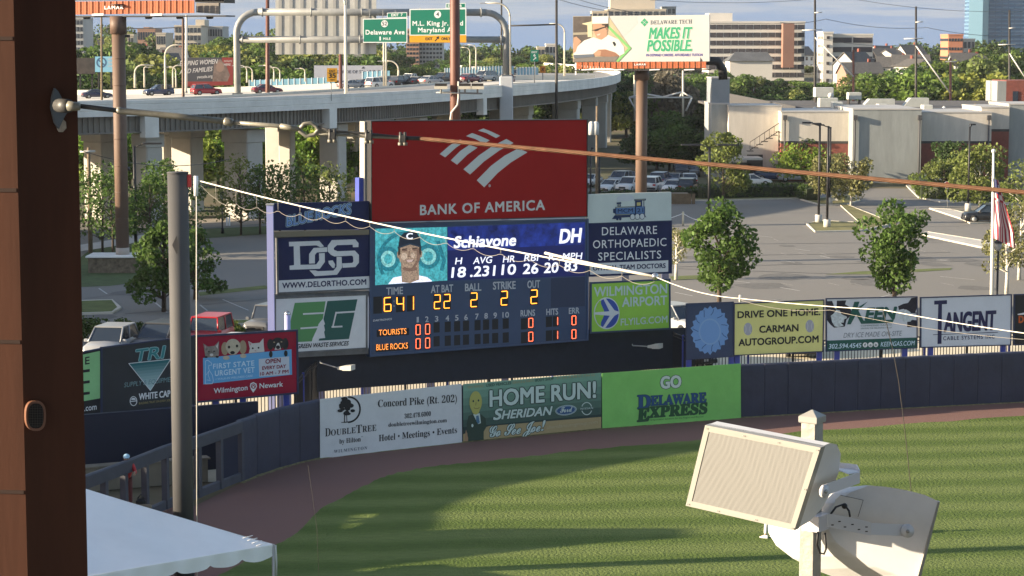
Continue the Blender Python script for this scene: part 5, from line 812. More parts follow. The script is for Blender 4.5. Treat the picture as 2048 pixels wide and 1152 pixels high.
solo(mb,'timber_enclosure','low brown timber enclosure at the lot edge right of locomotive board','enclosure')
# ---------------------------------------------------------------- cars
BUMP=M('dark_plastic',(.025,.025,.027),.6); HL=M('headlight_glass',(.55,.57,.6),.15,spec=.8); TL=M('taillight_red',(.35,.01,.012),.25); TRIM=M('chrome_trim',(.45,.45,.45),.3,metal=.8)
def car(name,label,kind,L_=4.7,Wd=1.84,Hh=1.45,loc=(0,0,0)):
    """x forward; body lofted from cross sections along the length"""
    rt=thing(name,label,'truck' if kind=='pickup' else 'car',(0,0,0)); hw=Wd/2
    hood={'sedan':.86,'suv':1.05,'pickup':1.14,'jeep':1.12}[kind]; f=L_/2
    pr={'sedan':[(-f,.78,.86),(-f+.12,.97,.95),(-f*.72,1.0,1.0),(0,.98,1),(f*.42,.94,1.0),(f*.82,.82,.97),(f-.12,.72,.93),(f,.55,.82)],
        'suv':[(-f,.95,.90),(-f+.1,1.08,.97),(-f*.5,1.10,1),(0,1.09,1),(f*.5,1.06,1),(f*.86,.98,.97),(f-.1,.9,.94),(f,.7,.85)],
        'pickup':[(-f,1.12,.95),(-f+.08,1.15,1),(-f*.4,1.15,1),(0,1.15,1),(f*.46,1.15,1),(f*.88,1.10,.98),(f-.08,1.02,.95),(f,.8,.88)],
        'jeep':[(-f,1.1,.95),(-f+.08,1.12,1),(-f*.4,1.13,1),(0,1.13,1),(f*.4,1.13,.97),(f*.88,1.1,.88),(f-.06,1.05,.86),(f,.85,.82)]}[kind]
    if kind=='sedan' and Hh<1.42: pr=[(x,z*.97,w_) for x,z,w_ in pr]
    mb=MB(); rings=[]
    for x,z,w_ in pr:
        y=hw*w_; rings.append([V((x,-y*.92,.26)),V((x,-y,.42)),V((x,-y,z*.72)),V((x,-y*.94,z*.94)),V((x,-y*.80,z)),V((x,0,z+.03)),V((x,y*.80,z)),V((x,y*.94,z*.94)),V((x,y,z*.72)),V((x,y,.42)),V((x,y*.92,.26))])
    mb.loft(rings,PAINT,True,True); o=mb.build('body',rt); o['paint']=1
    belt={'sedan':.93,'suv':1.05,'pickup':1.12,'jeep':1.1}[kind]
    gh={'sedan':[(-f*.74,belt,.1),(-f*.40,Hh-.04,.72),(f*.06,Hh,.74),(f*.44,belt,.1)],'suv':[(-f*.97,belt,.1),(-f*.84,Hh-.05,.78),(f*.10,Hh,.80),(f*.48,belt,.1)],'pickup':[(-f*.20,belt,.1),(-f*.14,Hh-.03,.80),(f*.20,Hh,.80),(f*.46,belt,.1)],'jeep':[(-f*.96,belt,.1),(-f*.92,Hh-.02,.86),(f*.16,Hh,.86),(f*.30,belt,.1)]}[kind]
    tw=hw*.80; bw=hw*.93; (xa,za,_),(xb,zb,_),(xc,zc,_),(xd,zd,_)=gh
    glass=MB(); q=lambda x,y,z:V((x,y,z))
    A=[q(xa,-bw,za),q(xa,bw,za),q(xd,bw,zd),q(xd,-bw,zd)]; T=[q(xb,-tw,zb),q(xb,tw,zb),q(xc,tw,zc),q(xc,-tw,zc)]
    glass.add(A+T,[(0,1,5,4),(1,2,6,5),(2,3,7,6),(3,0,4,7),(4,5,6,7)],GLASS); glass.build('windows',rt)
    mb=MB(); mb.loft([[p+V((0,0,dz)) for p in (q(xb-.06,-tw-.02,zb),q(xb-.06,tw+.02,zb),q(xc+.06,tw+.02,zc),q(xc+.06,-tw-.02,zc))] for dz in (-.02,.045)],PAINT)
    for s_ in (-1,1):
        for a,b_ in (((xa,za,bw),(xb,zb,tw)),((xd,zd,bw),(xc,zc,tw)),((( xa+xd)/2,belt,bw),((xb+xc)/2,Hh,tw))): mb.tube([q(a[0],s_*a[2]*1.005,a[1]),q(b_[0],s_*b_[2]*1.01,b_[1])],.045,PAINT,6)
    o=mb.build('roof',rt); o['paint']=1
    rw=.34 if kind=='sedan' else .39
    for x in (-f*.60,f*.62):
        for s_ in (-1,1):
            mb=MB(); mb.tube([q(x,s_*(hw-.22),rw),q(x,s_*(hw+.01),rw)],rw,RUBBER,18); w_=mb.build('wheel',rt); mb=MB(); mb.tube([q(x,s_*(hw-.05),rw),q(x,s_*(hw+.03),rw)],[rw*.64,rw*.58],STEEL,12); r_=mb.build('rim',w_)
    zl=pr[-2][1]*.78
    for s_ in (-1,1):
        mb=MB(); mb.loft([[q(f-.30+.20*k_,s_*hw*(.60+.0*k_)+dy*s_,zl+dz) for dy,dz in ((-.12,-.08),(.20-.06*k_,-.06),(.20-.06*k_,.07),(-.12,.05))] for k_ in (0,1)],HL); mb.build('headlight',rt)
        mb=MB(); mb.box((-f+.05,s_*hw*.72,pr[0][1]*.9),(.12,.34,.2),TL); mb.build('taillight',rt)
        mb=MB(); mb.bbox((f*.40,s_*(hw+.10),belt+.06),(.14,.24,.16),PAINT,.04); o=mb.build('mirror',rt); o['paint']=1
    mb=MB(); mb.bbox((f-.06,0,.40),(.22,Wd*.86,.22),BUMP,.04); mb.bbox((f-.05,0,zl-.06),(.16,Wd*(.42 if kind!='jeep' else .6),.20),BUMP,.03); mb.bbox((-f+.05,0,.45),(.2,Wd*.88,.25),BUMP,.05); mb.build('bumper',rt)
    mb=MB(); mb.box((f+.045,0,.47),(.02,.34,.12),TRIM); mb.box((-f-.055,0,.72),(.02,.34,.12),TRIM); mb.build('number_plate',rt)
    if kind=='pickup': mb=MB(); mb.box((-f*.6,0,1.17),(f*.74,Wd*.82,.02),DARK); mb.build('cargo_bed',rt)
    return rt
PROTO={'sedan':car('parked_car','','sedan',4.7,1.82,1.43),'suv':car('parked_car','','suv',4.75,1.92,1.74),'pickup':car('parked_truck','','pickup',5.6,2.0,1.88),'jeep':car('parked_truck','','jeep',4.3,1.85,1.85)}
USED=set()
def put(kind,p,rz,c,label,group='cars parked in the lot',z=None):
    r=PROTO[kind]; p=V((p[0],p[1],p[2] if z is None else z))
    if kind in USED: return dup(r,p,rz,1,label,group,c)
    USED.add(kind); r.location=p; r.rotation_euler=(0,0,rz); r['label']=label; r['group']=group
    for ch in r.children:
        if ch.get('paint'): ch.color=(*c,1)
    return r
FC=-pi/2
SIL=(.30,.31,.32); WHT=(.62,.62,.60); BLK=(.012,.013,.016); NVY=(.03,.05,.12); RDC=(.40,.012,.02); GRY=(.12,.125,.13); DGY=(.05,.052,.058); MRN=(.10,.01,.025)
put('suv',P(221,668,119)*1,FC-.12,SIL,'silver car seen from the front beyond the charcoal sign',z=0)
put('suv',P(320,650,120.5),FC-.25,DGY,'big dark grey car beyond the charcoal sign, left of net pole',z=0); put('jeep',P(414,650,122.5),FC-.2,RDC,'bright red boxy vehicle right of the net pole',z=0); put('jeep',P(540,645,128),FC-.3,GRY,'grey boxy vehicle beside lavender mast of scoreboard',z=0)
put('sedan',P(477,668,118),FC-.2,WHT,'white car roof just above the crimson sign',z=0); put('suv',P(1362,640,129),FC+.5,SIL,'silver car in the gap right of scoreboard, upper one',z=0); put('sedan',P(1362,690,117),FC+.5,GRY,'grey car in the gap right of scoreboard, lower one',z=0)
put('sedan',P(1600,650,121),FC,BLK,'dark car mostly hidden behind the pale yellow sign',z=0)
gl='cars parked in the far lot right of bank board'
for kind,u,v,c,lab,rz in (('sedan',1222,384,WHT,'white sedan facing us, leftmost by the black lot lamp',FC-.5),('suv',1258,384,WHT,'white car facing us just left of the chef billboard pole',FC-.4),('suv',1240,371,SIL,'silver car behind the two white ones left of chef billboard pole',FC-.4),('sedan',1262,366,GRY,'grey car behind white one touching the chef billboard pole',FC-.4),('suv',1306,382,WHT,'white car seen from behind just right of chef billboard pole',pi/2-.3),('suv',1322,372,NVY,'dark blue vehicle behind the white one right of chef billboard pole',pi/2-.3),('sedan',1346,385,WHT,'white car above the locomotive board right corner',FC-.3),('sedan',1348,370,SIL,'silver pink car behind the white one above locomotive board',FC-.3),('suv',1376,386,BLK,'black car under the yellow green tree',pi/2-.2),('sedan',1378,370,SIL,'pale car behind the black one under yellow green tree',pi/2),('suv',1362,352,BLK,'black car deep in the far lot under the trees',FC),('sedan',1384,352,DGY,'dark grey car deep in the far lot beside the black one',FC),('sedan',1180,372,WHT,'white car at the edge of bank board',FC-.4),('sedan',1505,372,WHT,'white car behind hedge left of the stair',0),('sedan',1590,363,SIL,'silver car behind hedge below the bright green tree',.1),('suv',1545,362,NVY,'dark car behind hedge under the outside stair',0)): put(kind,G(u,v),rz,c,lab,gl)
put('pickup',G(1880,365),pi,WHT,'white truck beyond the driveway hedge, before the warehouse',gl); put('suv',G(1975,445),pi,BLK,'black car partly behind the white flagpole',gl)
gh_='cars driving on the viaduct'
def deckz(u):
    q=min(spline(RP,24),key=lambda p:abs(px(p)[0]-u)); return q.z-.85
def onroad(kind,u,Y,c,label,rz):
    x=P(u,180,Y).x; put(kind,(x,Y,deckz(u)+.01),rz,c,label,gh_)
def onnear(kind,u,o,c,label,rev=False):
    i=station(u,o); p=ept(i,o,supe(o)+.02); t=(edge[i+1]-edge[i-1]).normalized(); put(kind,p,math.atan2(t.y,t.x)+(pi if rev else 0),c,label,gh_)
onroad('sedan',194,346,(.02,.025,.06),'dark navy sedan on viaduct left of brown monopole',.35); onroad('suv',317,357,(.03,.045,.10),'dark blue hatchback on viaduct right of brown monopole',pi+.5); onroad('suv',412,351,(.30,.015,.02),'red car on viaduct left of the gantry leg',.5); onroad('sedan',534,347,MRN,'maroon car on viaduct below the gantry left end',.4); onroad('suv',760,347,WHT,'white hatchback on viaduct below the left green highway sign',.75)
for kind,u,o,c,lab,rv in (('sedan',703,354,SIL,'silver car on viaduct left of white hatchback',.7),('sedan',730,356,GRY,'grey car on viaduct behind the white hatchback',.7),('suv',784,353,GRY,'small grey car just right of white hatchback',.8),('suv',806,350,BLK,'black vehicle on viaduct below the twin masts',.9),('pickup',822,360,WHT,'white truck highest on viaduct, left of brown light pole',pi+.9),('sedan',838,351,DGY,'dark car below the white truck',.9),('sedan',862,350,SIL,'silver car left of the brown light pole',.9),('suv',886,356,BLK,'black truck just left of brown light pole on viaduct',pi+.9),('sedan',940,351,MRN,'dark red car right of brown light pole on viaduct',.9),('suv',968,357,SIL,'silver truck left of the gantry right leg',pi+.9)): onroad(kind,u,o,c,lab,rv)
for kind,u,o,c,lab,rv in (('sedan',1016,15,MRN,'dark red car right of white gantry pier',0),('sedan',1058,16,WHT,'white car near the right end of viaduct',0),('sedan',1033,19,BLK,'black car near the right end of viaduct',0),('suv',1078,18,(.45,.16,.02),'orange vehicle near the right end of viaduct',0)): onnear(kind,u,o,c,lab,bool(rv))
# ---------------------------------------------------------------- trees and plants
def leaves(mb,c,r,n,s,mat,g,flat=1.0,up=.3):
    for _ in range(n):
        while 1:
            d=V((g.uniform(-1,1),g.uniform(-1,1),g.uniform(-1,1)))
            if .05<d.length<1: break
        d=d.normalized()*(d.length**.5); p=c+V((d.x*r.x,d.y*r.y,d.z*r.z)); a=V((g.gauss(0,1),g.gauss(0,1),g.gauss(0,1)*flat)).normalized(); b=a.cross(V((g.gauss(0,1),g.gauss(0,1),g.gauss(0,1)+up))).normalized(); k=s*g.uniform(.6,1.35)
        mb.add([p-a*k*.5,p-b*k*.32,p+a*k*.5,p+b*k*.32],[(0,1,2,3)],mat)
def tree(name,label,h,cr,ch,nl,ls,seed,mat,kind='round',cl=16,tr=.16,bark=BARK,fill=.5):
    g=random.Random(seed); rt=thing(name,label,'tree'); zc=h-ch/2; mb=MB(); cen=[]
    for i in range(cl):
        f=(i+.5)/cl; a=g.uniform(0,6.28)+i*2.4; zz=-ch/2*.86+ch*.86*f
        prof={'round':math.sqrt(max(.05,1-(zz/(ch/2))**2)),'ovate':math.sqrt(max(.04,1-((zz+ch*.08)/(ch*.52))**2))*(1.12-.3*f),'column':.9*math.sqrt(max(.05,1-abs(zz/(ch/2))**3)),'vase':(.35+.8*f)*math.sqrt(max(.08,1-max(0,zz/(ch/2))**3)),'spire':(1.1-f)*.95}[kind]
        q=g.uniform(.45,1.08)*cr*prof; cen.append(V((q*cos(a),q*sin(a),zc+zz)))
    mb.tube([(0,0,0),(.03,.02,h*.3),(g.uniform(-.1,.1),g.uniform(-.1,.1),h*.62),(0,0,h*.92)],[tr*1.25,tr,tr*.6,tr*.12],bark,8)
    for c in cen:
        z0=max(h-ch*1.0,c.z-g.uniform(.3,.55)*cr*1.3); z0=max(z0,h*.12); mb.tube([(0,0,z0),(c.x*.5,c.y*.5,z0+(c.z-z0)*.62),c],[tr*.42,tr*.26,tr*.06],bark,5)
    mb.build('trunk',rt); mb=MB()
    for c in cen:
        r=cr*g.uniform(.24,.52); leaves(mb,c,V((r,r,r*(.85 if kind!='column' else 1.2))),int(nl/cl*fill*1.6),ls,mat,g)
    leaves(mb,V((0,0,zc)),V((cr*.8,cr*.8,ch*.46)),int(nl*.12),ls,mat,g)
    mb.build('crown',rt); return rt
def placed(r,u,vb,Y=None,**k): p=G(u,vb) if Y is None else P(u,vb,Y); return p
def stand(r,x,y,z=None): r.location=(x,y,terr(x,y) if z is None else z); return r
# three street trees
def lottree(u,vt,Y,cr,ch,seed,label,kind='ovate',nl=4600,mat=LEAF,ls=.30,cl=26):
    p=P(u,400,Y); z=P(u,vt,Y).z; r=tree('street_tree',label,z,cr,ch,nl,ls,seed,mat,kind,cl,.13,BARK); r.location=(p.x,p.y,0); return r
lottree(1440,405,138,1.95,5.5,3,'leafy green street tree behind the gap between scoreboard and right billboards')
lottree(1792,408,138,1.9,5.6,8,'leafy green street tree behind the dry ice sign',kind='vase')
lottree(324,442,140,1.85,5.0,5,'dense street tree half behind the net pole',nl=6000)
lottree(388,452,147,1.7,4.6,14,'smaller street tree whose edge shows right of the net pole',nl=2600)
# birches and pears in the far lot
BIR=leafm('leaf_birch',(.19,.19,.075),.4,.35); BW=M('birch_bark',(.52,.49,.43),.8,(3,.25))
def lt(name,label,u,vt,vb,cr,ch,nl,ls,seed,mat,kind,bark=BARK,cl=18,tr=.12,fill=.5):
    p=G(u,vb); z=P(u,vt,p.y).z; r=tree(name,label,z,cr,ch*z,nl,ls,seed,mat,kind,cl,tr,bark,fill); r.location=p; return r
lt('birch_tree','yellow green tree beside the double armed lot lamp',1446,262,412,2.6,.85,4200,.36,21,LEAFY,'ovate'); lt('birch_tree','young birch left of the driveway, nearest the warehouse drive',1702,316,412,1.9,.80,2600,.32,22,BIR,'column',BW); lt('birch_tree','young birch left of the driveway beside black lamps',1655,312,404,2.2,.82,2800,.34,23,BIR,'column',BW); lt('birch_tree','tall pale birch right of the driveway near flagpole',1960,294,416,3.0,.84,4600,.36,24,LEAFY,'ovate',BW,22)
lt('birch_tree','pale young birch with white trunk at the right picture edge, left one',2013,430,590,1.5,.72,1900,.2,25,BIR,'ovate',BW); lt('birch_tree','pale young birch with white trunk at the right picture edge, right one',2038,400,560,2.2,.78,3400,.24,26,BIR,'round',BW); lt('birch_tree','sparse young birch half hidden right of scoreboard',1352,455,560,1.0,.7,700,.2,27,BIR,'ovate',BW); lt('birch_tree','bright green birch crown cut by right picture edge',2050,330,450,2.6,.8,2600,.3,28,LEAFY,'round',BW)
lt('ornamental_tree','bright green low tree before the brick warehouse wall, left of lamps',1606,300,372,3.0,.75,2600,.40,31,leafm('leaf_lime',(.17,.24,.035)),'round'); lt('ornamental_tree','dark green tree before the brick wall right of grey block',1905,285,372,2.8,.8,2300,.4,32,LEAFD,'round'); lt('ornamental_tree','light green shrub tree beside dark one before the brick wall',1888,322,376,2.0,.8,1500,.36,33,LEAFY,'round'); lt('ornamental_tree','thin dark young tree against the beige warehouse wall',1612,270,362,1.2,.55,600,.36,34,LEAFD,'round')
def hedge(name,label,pts,h,w_,n,mat,seed,ls=.3):
    g=random.Random(seed); mb=MB()
    for a,b_ in zip(pts,pts[1:]):
        a=V((a.x,a.y,0)); b_=V((b_.x,b_.y,0)); d=(b_-a).normalized(); nn=V((-d.y,d.x,0))
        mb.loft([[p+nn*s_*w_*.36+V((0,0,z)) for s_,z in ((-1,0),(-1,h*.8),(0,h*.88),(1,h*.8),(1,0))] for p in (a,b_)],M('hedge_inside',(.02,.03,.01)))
        for _ in range(n): t_=g.random(); s_=g.uniform(-1,1); z=h*g.uniform(.05,1.0)*(1-.15*abs(s_)); leaves(mb,a.lerp(b_,t_)+nn*s_*w_*.5+V((0,0,z)),V((.25,.25,.2)),4,ls,mat,g)
    o=mb.build(name); o['label']=label; o['category']='hedge'; return o
HG_=leafm('leaf_hedge',(.05,.085,.020)); HG2=leafm('leaf_hedge_light',(.10,.14,.028))
hedge('clipped_hedge','long dark clipped hedge left of the driveway',[G(1400,398),G(1500,396),G(1600,394),G(1625,402)],1.6,1.8,420,HG_,41); hedge('clipped_hedge','lighter clipped hedge right of the driveway behind stop sign',[G(1832,372),G(1855,398),G(1925,402)],1.7,1.9,420,HG2,42); hedge('clipped_hedge','second dark hedge between the stop sign and flagpole',[G(1925,404),G(2060,406)],1.6,1.6,420,HG_,43)
hedge('clipped_hedge','low dark hedge beside cars above the locomotive board',[G(1330,398),G(1405,396)],1.2,1.4,240,HG_,44); hedge('clipped_hedge','low hedge in front of white cars right of bank board',[G(1180,396),G(1290,393)],.7,1.0,240,HG_,47)
for u,v,r_,lab in ((188,674,1.0,'round dark shrub behind the silver car'),(247,668,.9,'second round shrub behind the silver car'),(272,668,.8,'small dark shrub left of the big dark grey car'),(463,662,.85,'bright green shrub right of the red vehicle'),(1850,395,1.1,'round light green shrub at the driveway corner')):
    p=P(u,v,126) if v>500 else G(u,v); p.z=0; mb=MB(); g=random.Random(u); mb.tube([(p.x,p.y,0),(p.x,p.y,.5)],.06,BARK,6)
    for k in range(14): a=g.uniform(0,6.28); leaves(mb,V((p.x+r_*.55*cos(a),p.y+r_*.55*sin(a),r_*g.uniform(.35,1.1))),V((r_*.5,r_*.5,r_*.4)),60,.2,HG2 if v in (662,395) else HG_,g)
    solo(mb,'round_shrub',lab,'shrub')
# thin spring trees under the viaduct
for u,vt,vb,cr,ch,nl,sd_,m_,lab in ((205,325,505,2.6,.85,1500,51,LEAF,'sparse young tree before the pale pier left of monopole'),(226,340,515,2.2,.8,1500,52,LEAF,'second sparse tree just left of monopole'),(302,355,500,2.3,.75,1200,53,LEAF,'grey twiggy tree right of monopole'),(330,318,492,3.0,.85,2600,54,LEAF,'green tree between monopole and net pole'),(482,310,470,2.2,.85,1100,55,LEAFY,'thin twiggy tree before wide pale pier right of net pole'),(560,330,470,2.8,.8,1500,56,LEAF,'feathery tree above the navy team board, left one'),(610,320,470,3.2,.85,1600,57,LEAF,'feathery tree above the navy team board, right one'),(660,330,472,2.2,.8,900,58,LEAFY,'twiggy tree before the pier beside blue mast'),(520,330,468,2.2,.8,900,59,LEAF,'feathery tree just left of scoreboard top')): lt('young_tree',lab,u,vt,vb,cr,ch,int(nl*1.3),.30,sd_,m_,'ovate',BARK,20,.09,.4)
# ---- background woods: a few kinds, copied
KINDS=[]
for i,(h,cr,ch,kd,m_) in enumerate(((10,4.6,8.2,'round',LEAF),(12,4.2,10.2,'ovate',LEAFD),(9,4.8,7.4,'round',LEAFY),(13,5.4,10.5,'round',LEAF),(9,3.2,8.0,'column',LEAFD),(8,4.2,6.8,'vase',LEAF))):
    KINDS.append((h,tree('hill_tree','',h,cr,ch,4300,.78,100+i,m_,kd,18,.24)))
LAB=['rounded mid green tree in the woods on the far hillside','tall dark green tree in the woods on the far hillside','pale spring green tree in the woods on the far hillside','large spreading green tree in the woods on the far hillside','narrow dark tree in the woods on the far hillside','open topped green tree in the woods on the far hillside']
HU=set(); GR='trees in the far hillside woods'
TINT=[(1.2,1.1,1.1),(1.3,1.2,1.05),(1.0,1.0,1.1),(1.4,1.25,1.0),(.85,.9,1.05),(1.3,1.2,1.3)]
def bgt(k,u,vt,Y,ws=1.0,group=GR,lab=None):
    q=P(u,vt,Y); g0=terr(q.x,q.y); H_=max(2.5,q.z-g0); h,r=KINDS[k]; s_=H_/h; sx_=max(.7,min(1.6,s_))*ws; rz=rnd.uniform(0,6.28); c=TINT[rnd.randrange(6)]; f=rnd.uniform(.8,1.2); c=tuple(x*f for x in c)
    if k not in HU:
        HU.add(k); r.location=(q.x,q.y,g0); r.rotation_euler=(0,0,rz); r.scale=(sx_,sx_,s_); r['label']=lab or LAB[k]; r['group']=group; ns=r
    else: ns=dup(r,(q.x,q.y,g0),rz,(sx_,sx_,s_),lab or LAB[k],group)
    for ch in ns.children: ch.color=(*c,1)
    return ns
def sky_v(u):
    pts=((-50,95),(150,70),(200,55),(235,52),(270,62),(300,68),(345,78),(420,66),(480,58),(530,66),(560,72),(660,76),(740,78),(800,92),(850,106),(900,98),(960,92),(1000,94),(1040,98),(1080,92),(1130,95),(1200,110),(1300,120),(1420,110),(1445,96),(1500,112),(1550,118),(1620,120),(1680,118),(1750,104),(1800,92),(1840,90),(1880,94),(1930,88),(1960,74),(1985,70),(2020,98),(2050,95),(2150,90))
    for (a,x),(b_,y) in zip(pts,pts[1:]):
        if a<=u<b_: return x+(y-x)*(u-a)/(b_-a)
    return 95
mbw=MB(); gw=random.Random(77)
for Y,du,dv in ((1050,22,-2),(860,26,6)):
    u=140
    while u<2080:
        vt=sky_v(u)+dv+gw.uniform(-6,9)+(8 if 1440<u<1700 else 0)
        if not ((560<u<740 and vt<100) or (1180<u<1410 and vt<115)):
            q=P(u,vt,Y); g0=terr(q.x,q.y); hh=max(4,q.z-g0)
            for k in range(9): leaves(mbw,V((q.x+gw.uniform(-3.5,3.5),q.y+gw.uniform(-2,2),q.z-hh*gw.uniform(.12,.7))),V((2.4,2.4,2.2)),34,1.5,LEAFD if gw.random()<.4 else (LEAF if gw.random()<.7 else LEAFY),gw)
        u+=du*gw.uniform(.7,1.25)
o_=struct(mbw,'far_woods','stuff'); o_['label']='distant leafy woods forming the green skyline'; o_.color=(1.15,1.1,1.1,1)
for Y,du,dv in ((700,44,18),(560,48,34),(480,50,46),(397,52,70)):
    u=140+rnd.uniform(0,du)
    while u<2080:
        vt=sky_v(u)+dv+rnd.uniform(-6,10)+(8 if 1440<u<1700 and dv else 0)
        hid=(560<u<740 and vt<100 and dv<30) or (1180<u<1410 and vt<115) or (Y==397 and 1330<u<1420)  or (Y in(560,700,450) and 1720<u<1810 and rnd.random()<.45) or (Y in (860,700,560) and u<470 and rnd.random()<.45) or (Y==397 and (u>1985 or 180<u<235 or 360<u<470 or 640<u<770))
        if not hid: bgt(rnd.choice((0,0,1,2,2,3,3,4,5)),u,vt,Y,rnd.uniform(1.0,1.35))
        u+=du*rnd.uniform(.7,1.25)
# near woods behind and below the viaduct and the dark belt under the chef billboard
G2='trees growing behind the viaduct piers'; LB2=['rounded green tree behind the viaduct piers','tall dark tree behind the viaduct piers','pale green tree behind the viaduct piers','large green tree behind the viaduct piers','narrow tree behind the viaduct piers','open topped tree behind the viaduct piers']
for Y,v0 in ((292,284),(264,300)):
    u=150+rnd.uniform(0,20)
    while u<760:
        k=rnd.choice((0,2,3,5,2)); rb=bgt(k,u,v0-24+rnd.uniform(-22,22),Y,rnd.uniform(.75,1),G2,LB2[k]); [setattr(ch,'color',(1.5,1.6,1.1,1)) for ch in rb.children]; u+=rnd.uniform(34,52)
G3='dark trees in the belt below the chef billboard'; LB3=['rounded dark tree in the belt below the chef billboard','tall dark tree in the belt below the chef billboard','lighter tree in the belt below the chef billboard','large dark tree in the belt below the chef billboard','narrow dark tree in the belt below the chef billboard','open topped dark tree in the belt below the chef billboard']
for Y,v0,du in ((436,206,24),(330,236,26),(300,258,24)):
    u=(1150 if Y>380 else (1290 if Y>310 else 1276))+rnd.uniform(0,15)
    while u<1424:
        k=rnd.choice((0,1,1,3,4)); r=bgt(k,u,v0+rnd.uniform(-10,12)+(30 if Y<300 and u>1330 else 0),Y,.95,G3,LB3[k]); f=.62
        for ch in r.children: ch.color=(1.0,1.0,.95,1)
        u+=du*rnd.uniform(.75,1.2)
r=bgt(2,1345,150,395,.8,None,'pinkish blossoming tree below the chef billboard'); r.pop('group',None) if 'group' in r else None
for ch in r.children: ch.color=(.85,.62,1.7,1)
# ---------------------------------------------------------------- houses on the hill and the far city
PANE=M('dark_window',(.03,.035,.045),.2,spec=.7)
def house(w_,d_,h_,rf,seed):
    rt=thing('hillside_house','','house'); mb=MB(); mb.slab([(-w_/2,-d_/2,0),(w_/2,-d_/2,0),(w_/2,-d_/2,h_),(-w_/2,-d_/2,h_)],(0,-1,0),d_,HOUSEW); mb.add([(-w_/2,-d_/2,h_),(-w_/2,d_/2,h_),(-w_/2,0,h_+rf),(w_/2,-d_/2,h_),(w_/2,d_/2,h_),(w_/2,0,h_+rf)],[(0,2,1),(3,4,5)],HOUSEW); o=mb.build('wall',rt); o['paint']=1
    mb=MB(); e_=.35
    for s_ in (-1,1): mb.slab([(-w_/2-e_,s_*(d_/2+e_),h_-.15),(w_/2+e_,s_*(d_/2+e_),h_-.15),(w_/2+e_,0,h_+rf+.1),(-w_/2-e_,0,h_+rf+.1)],(0,s_*rf,d_/2),.18,ROOFM)
    r_=mb.build('roof',rt); mb=MB(); mb.box((w_*.25,.3,h_+rf+.2),(.6,.6,1.4),BRICK); mb.build('chimney',r_)
    g=random.Random(seed)
    for fl in range(int(h_//2.6)):
        for k in range(int(w_//2.2)):
            x=-w_/2+1.2+k*2.2
            if fl==0 and k==1: mb=MB(); mb.box((x,-d_/2-.03,1.05),(.95,.1,2.1),M('door_brown',(.10,.05,.03))); mb.build('door',rt); continue
            mb=MB(); mb.box((x,-d_/2-.02,1.6+fl*2.7),(1.2,.1,1.5),WTRIM); f_=mb.build('window',rt); mb=MB(); mb.box((x,-d_/2-.06,1.6+fl*2.7),(.95,.06,1.25),PANE); mb.build('pane',f_)
    return rt
HP=[house(9,7,5.4,2.4,1),house(7,8,5.6,3.0,2),house(14,8,5.6,1.6,3)]; HS=set(); GH='houses on the far hillside'
HC=((.62,.60,.54),(.55,.50,.40),(.40,.40,.40),(.30,.16,.12),(.66,.66,.64),(.45,.42,.36))
HL_=['small pale house half hidden among the far hillside trees','narrow gabled house half hidden among the far hillside trees','long low house half hidden among the far hillside trees']
def hs(k,u,v,Y,c,rz,lab=None):
    q=P(u,v,Y); z=terr(q.x,q.y); z=min(max(z,q.z-3),q.z+1)
    if k in HS: r=dup(HP[k],(q.x,q.y,z),rz,1,lab or HL_[k],GH,HC[c])
    else:
        HS.add(k); r=HP[k]; r.location=(q.x,q.y,z); r.rotation_euler=(0,0,rz); r['label']=lab or HL_[k]; r['group']=GH
        for ch in r.children:
            if ch.get('paint'): ch.color=(*HC[c],1)
for i in range(30):
    u=rnd.choice((rnd.uniform(155,470),rnd.uniform(155,330),rnd.uniform(1500,2040),rnd.uniform(1690,1830))); 
    if u<470: Y=rnd.choice((620,740,860,960)); v={620:140,740:126,860:110,960:98}[Y]+rnd.uniform(-6,8)
    else: Y=rnd.choice((560,680,800)); v={560:150,680:140,800:126}[Y]+rnd.uniform(-5,9)
    hs(rnd.randrange(3),u,v,Y,rnd.randrange(6),rnd.uniform(-.7,.7))
hs(2,300,140,560,1,.3,'tan wide house with bare gable above the blue hatchback'); hs(0,1720,166,520,3,.2,'brick red house beside the lower end of first slanted brace')
def tower(name,label,u0,u1,vt,Y,mat,floors,bays,win=PANE,dep=18,rz=0,vb=None,band=None,wh=.62,ww=.7,top=None):
    a=P(u0,vt,Y); b_=P(u1,vt,Y); z0=terr(a.x,Y)-1 if vb is None else P(u0,vb,Y).z; w_=b_.x-a.x; h_=a.z-z0; cx=(a.x+b_.x)/2; rt=thing(name,label,'building',(cx,Y,z0)); q=Matrix.Rotation(rz,3,'Z')
    mb=MB(); mb.box((cx,Y+dep/2,z0+h_/2),(w_,dep,h_),mat); mb.build('wall',rt); mb=MB(); mb.box((cx,Y+dep/2,z0+h_+.25),(w_+.3,dep+.3,.5),mat); mb.build('roof',rt)
    fh=h_/floors; bw=w_/bays
    for f in range(floors):
        mb=MB()
        for k in range(bays): mb.box((a.x+bw*(k+.5),Y-.02,z0+fh*(f+.52)),(bw*ww,.25,fh*wh),win)
        for k in range(max(1,int(dep/bw))): mb.box((cx-w_/2-.02,Y+bw*(k+.5),z0+fh*(f+.52)),(.25,bw*ww,fh*wh),win)
        mb.build('window_row',rt)
    if top: mb=MB(); x0,x1,v2=top; p=P(x0,v2,Y); p2=P(x1,v2,Y); mb.box(((p.x+p2.x)/2,Y+dep/2,(p.z+a.z)/2+.2),(p2.x-p.x,dep*.6,p.z-a.z),mat); mb.build('penthouse',rt)
    return rt
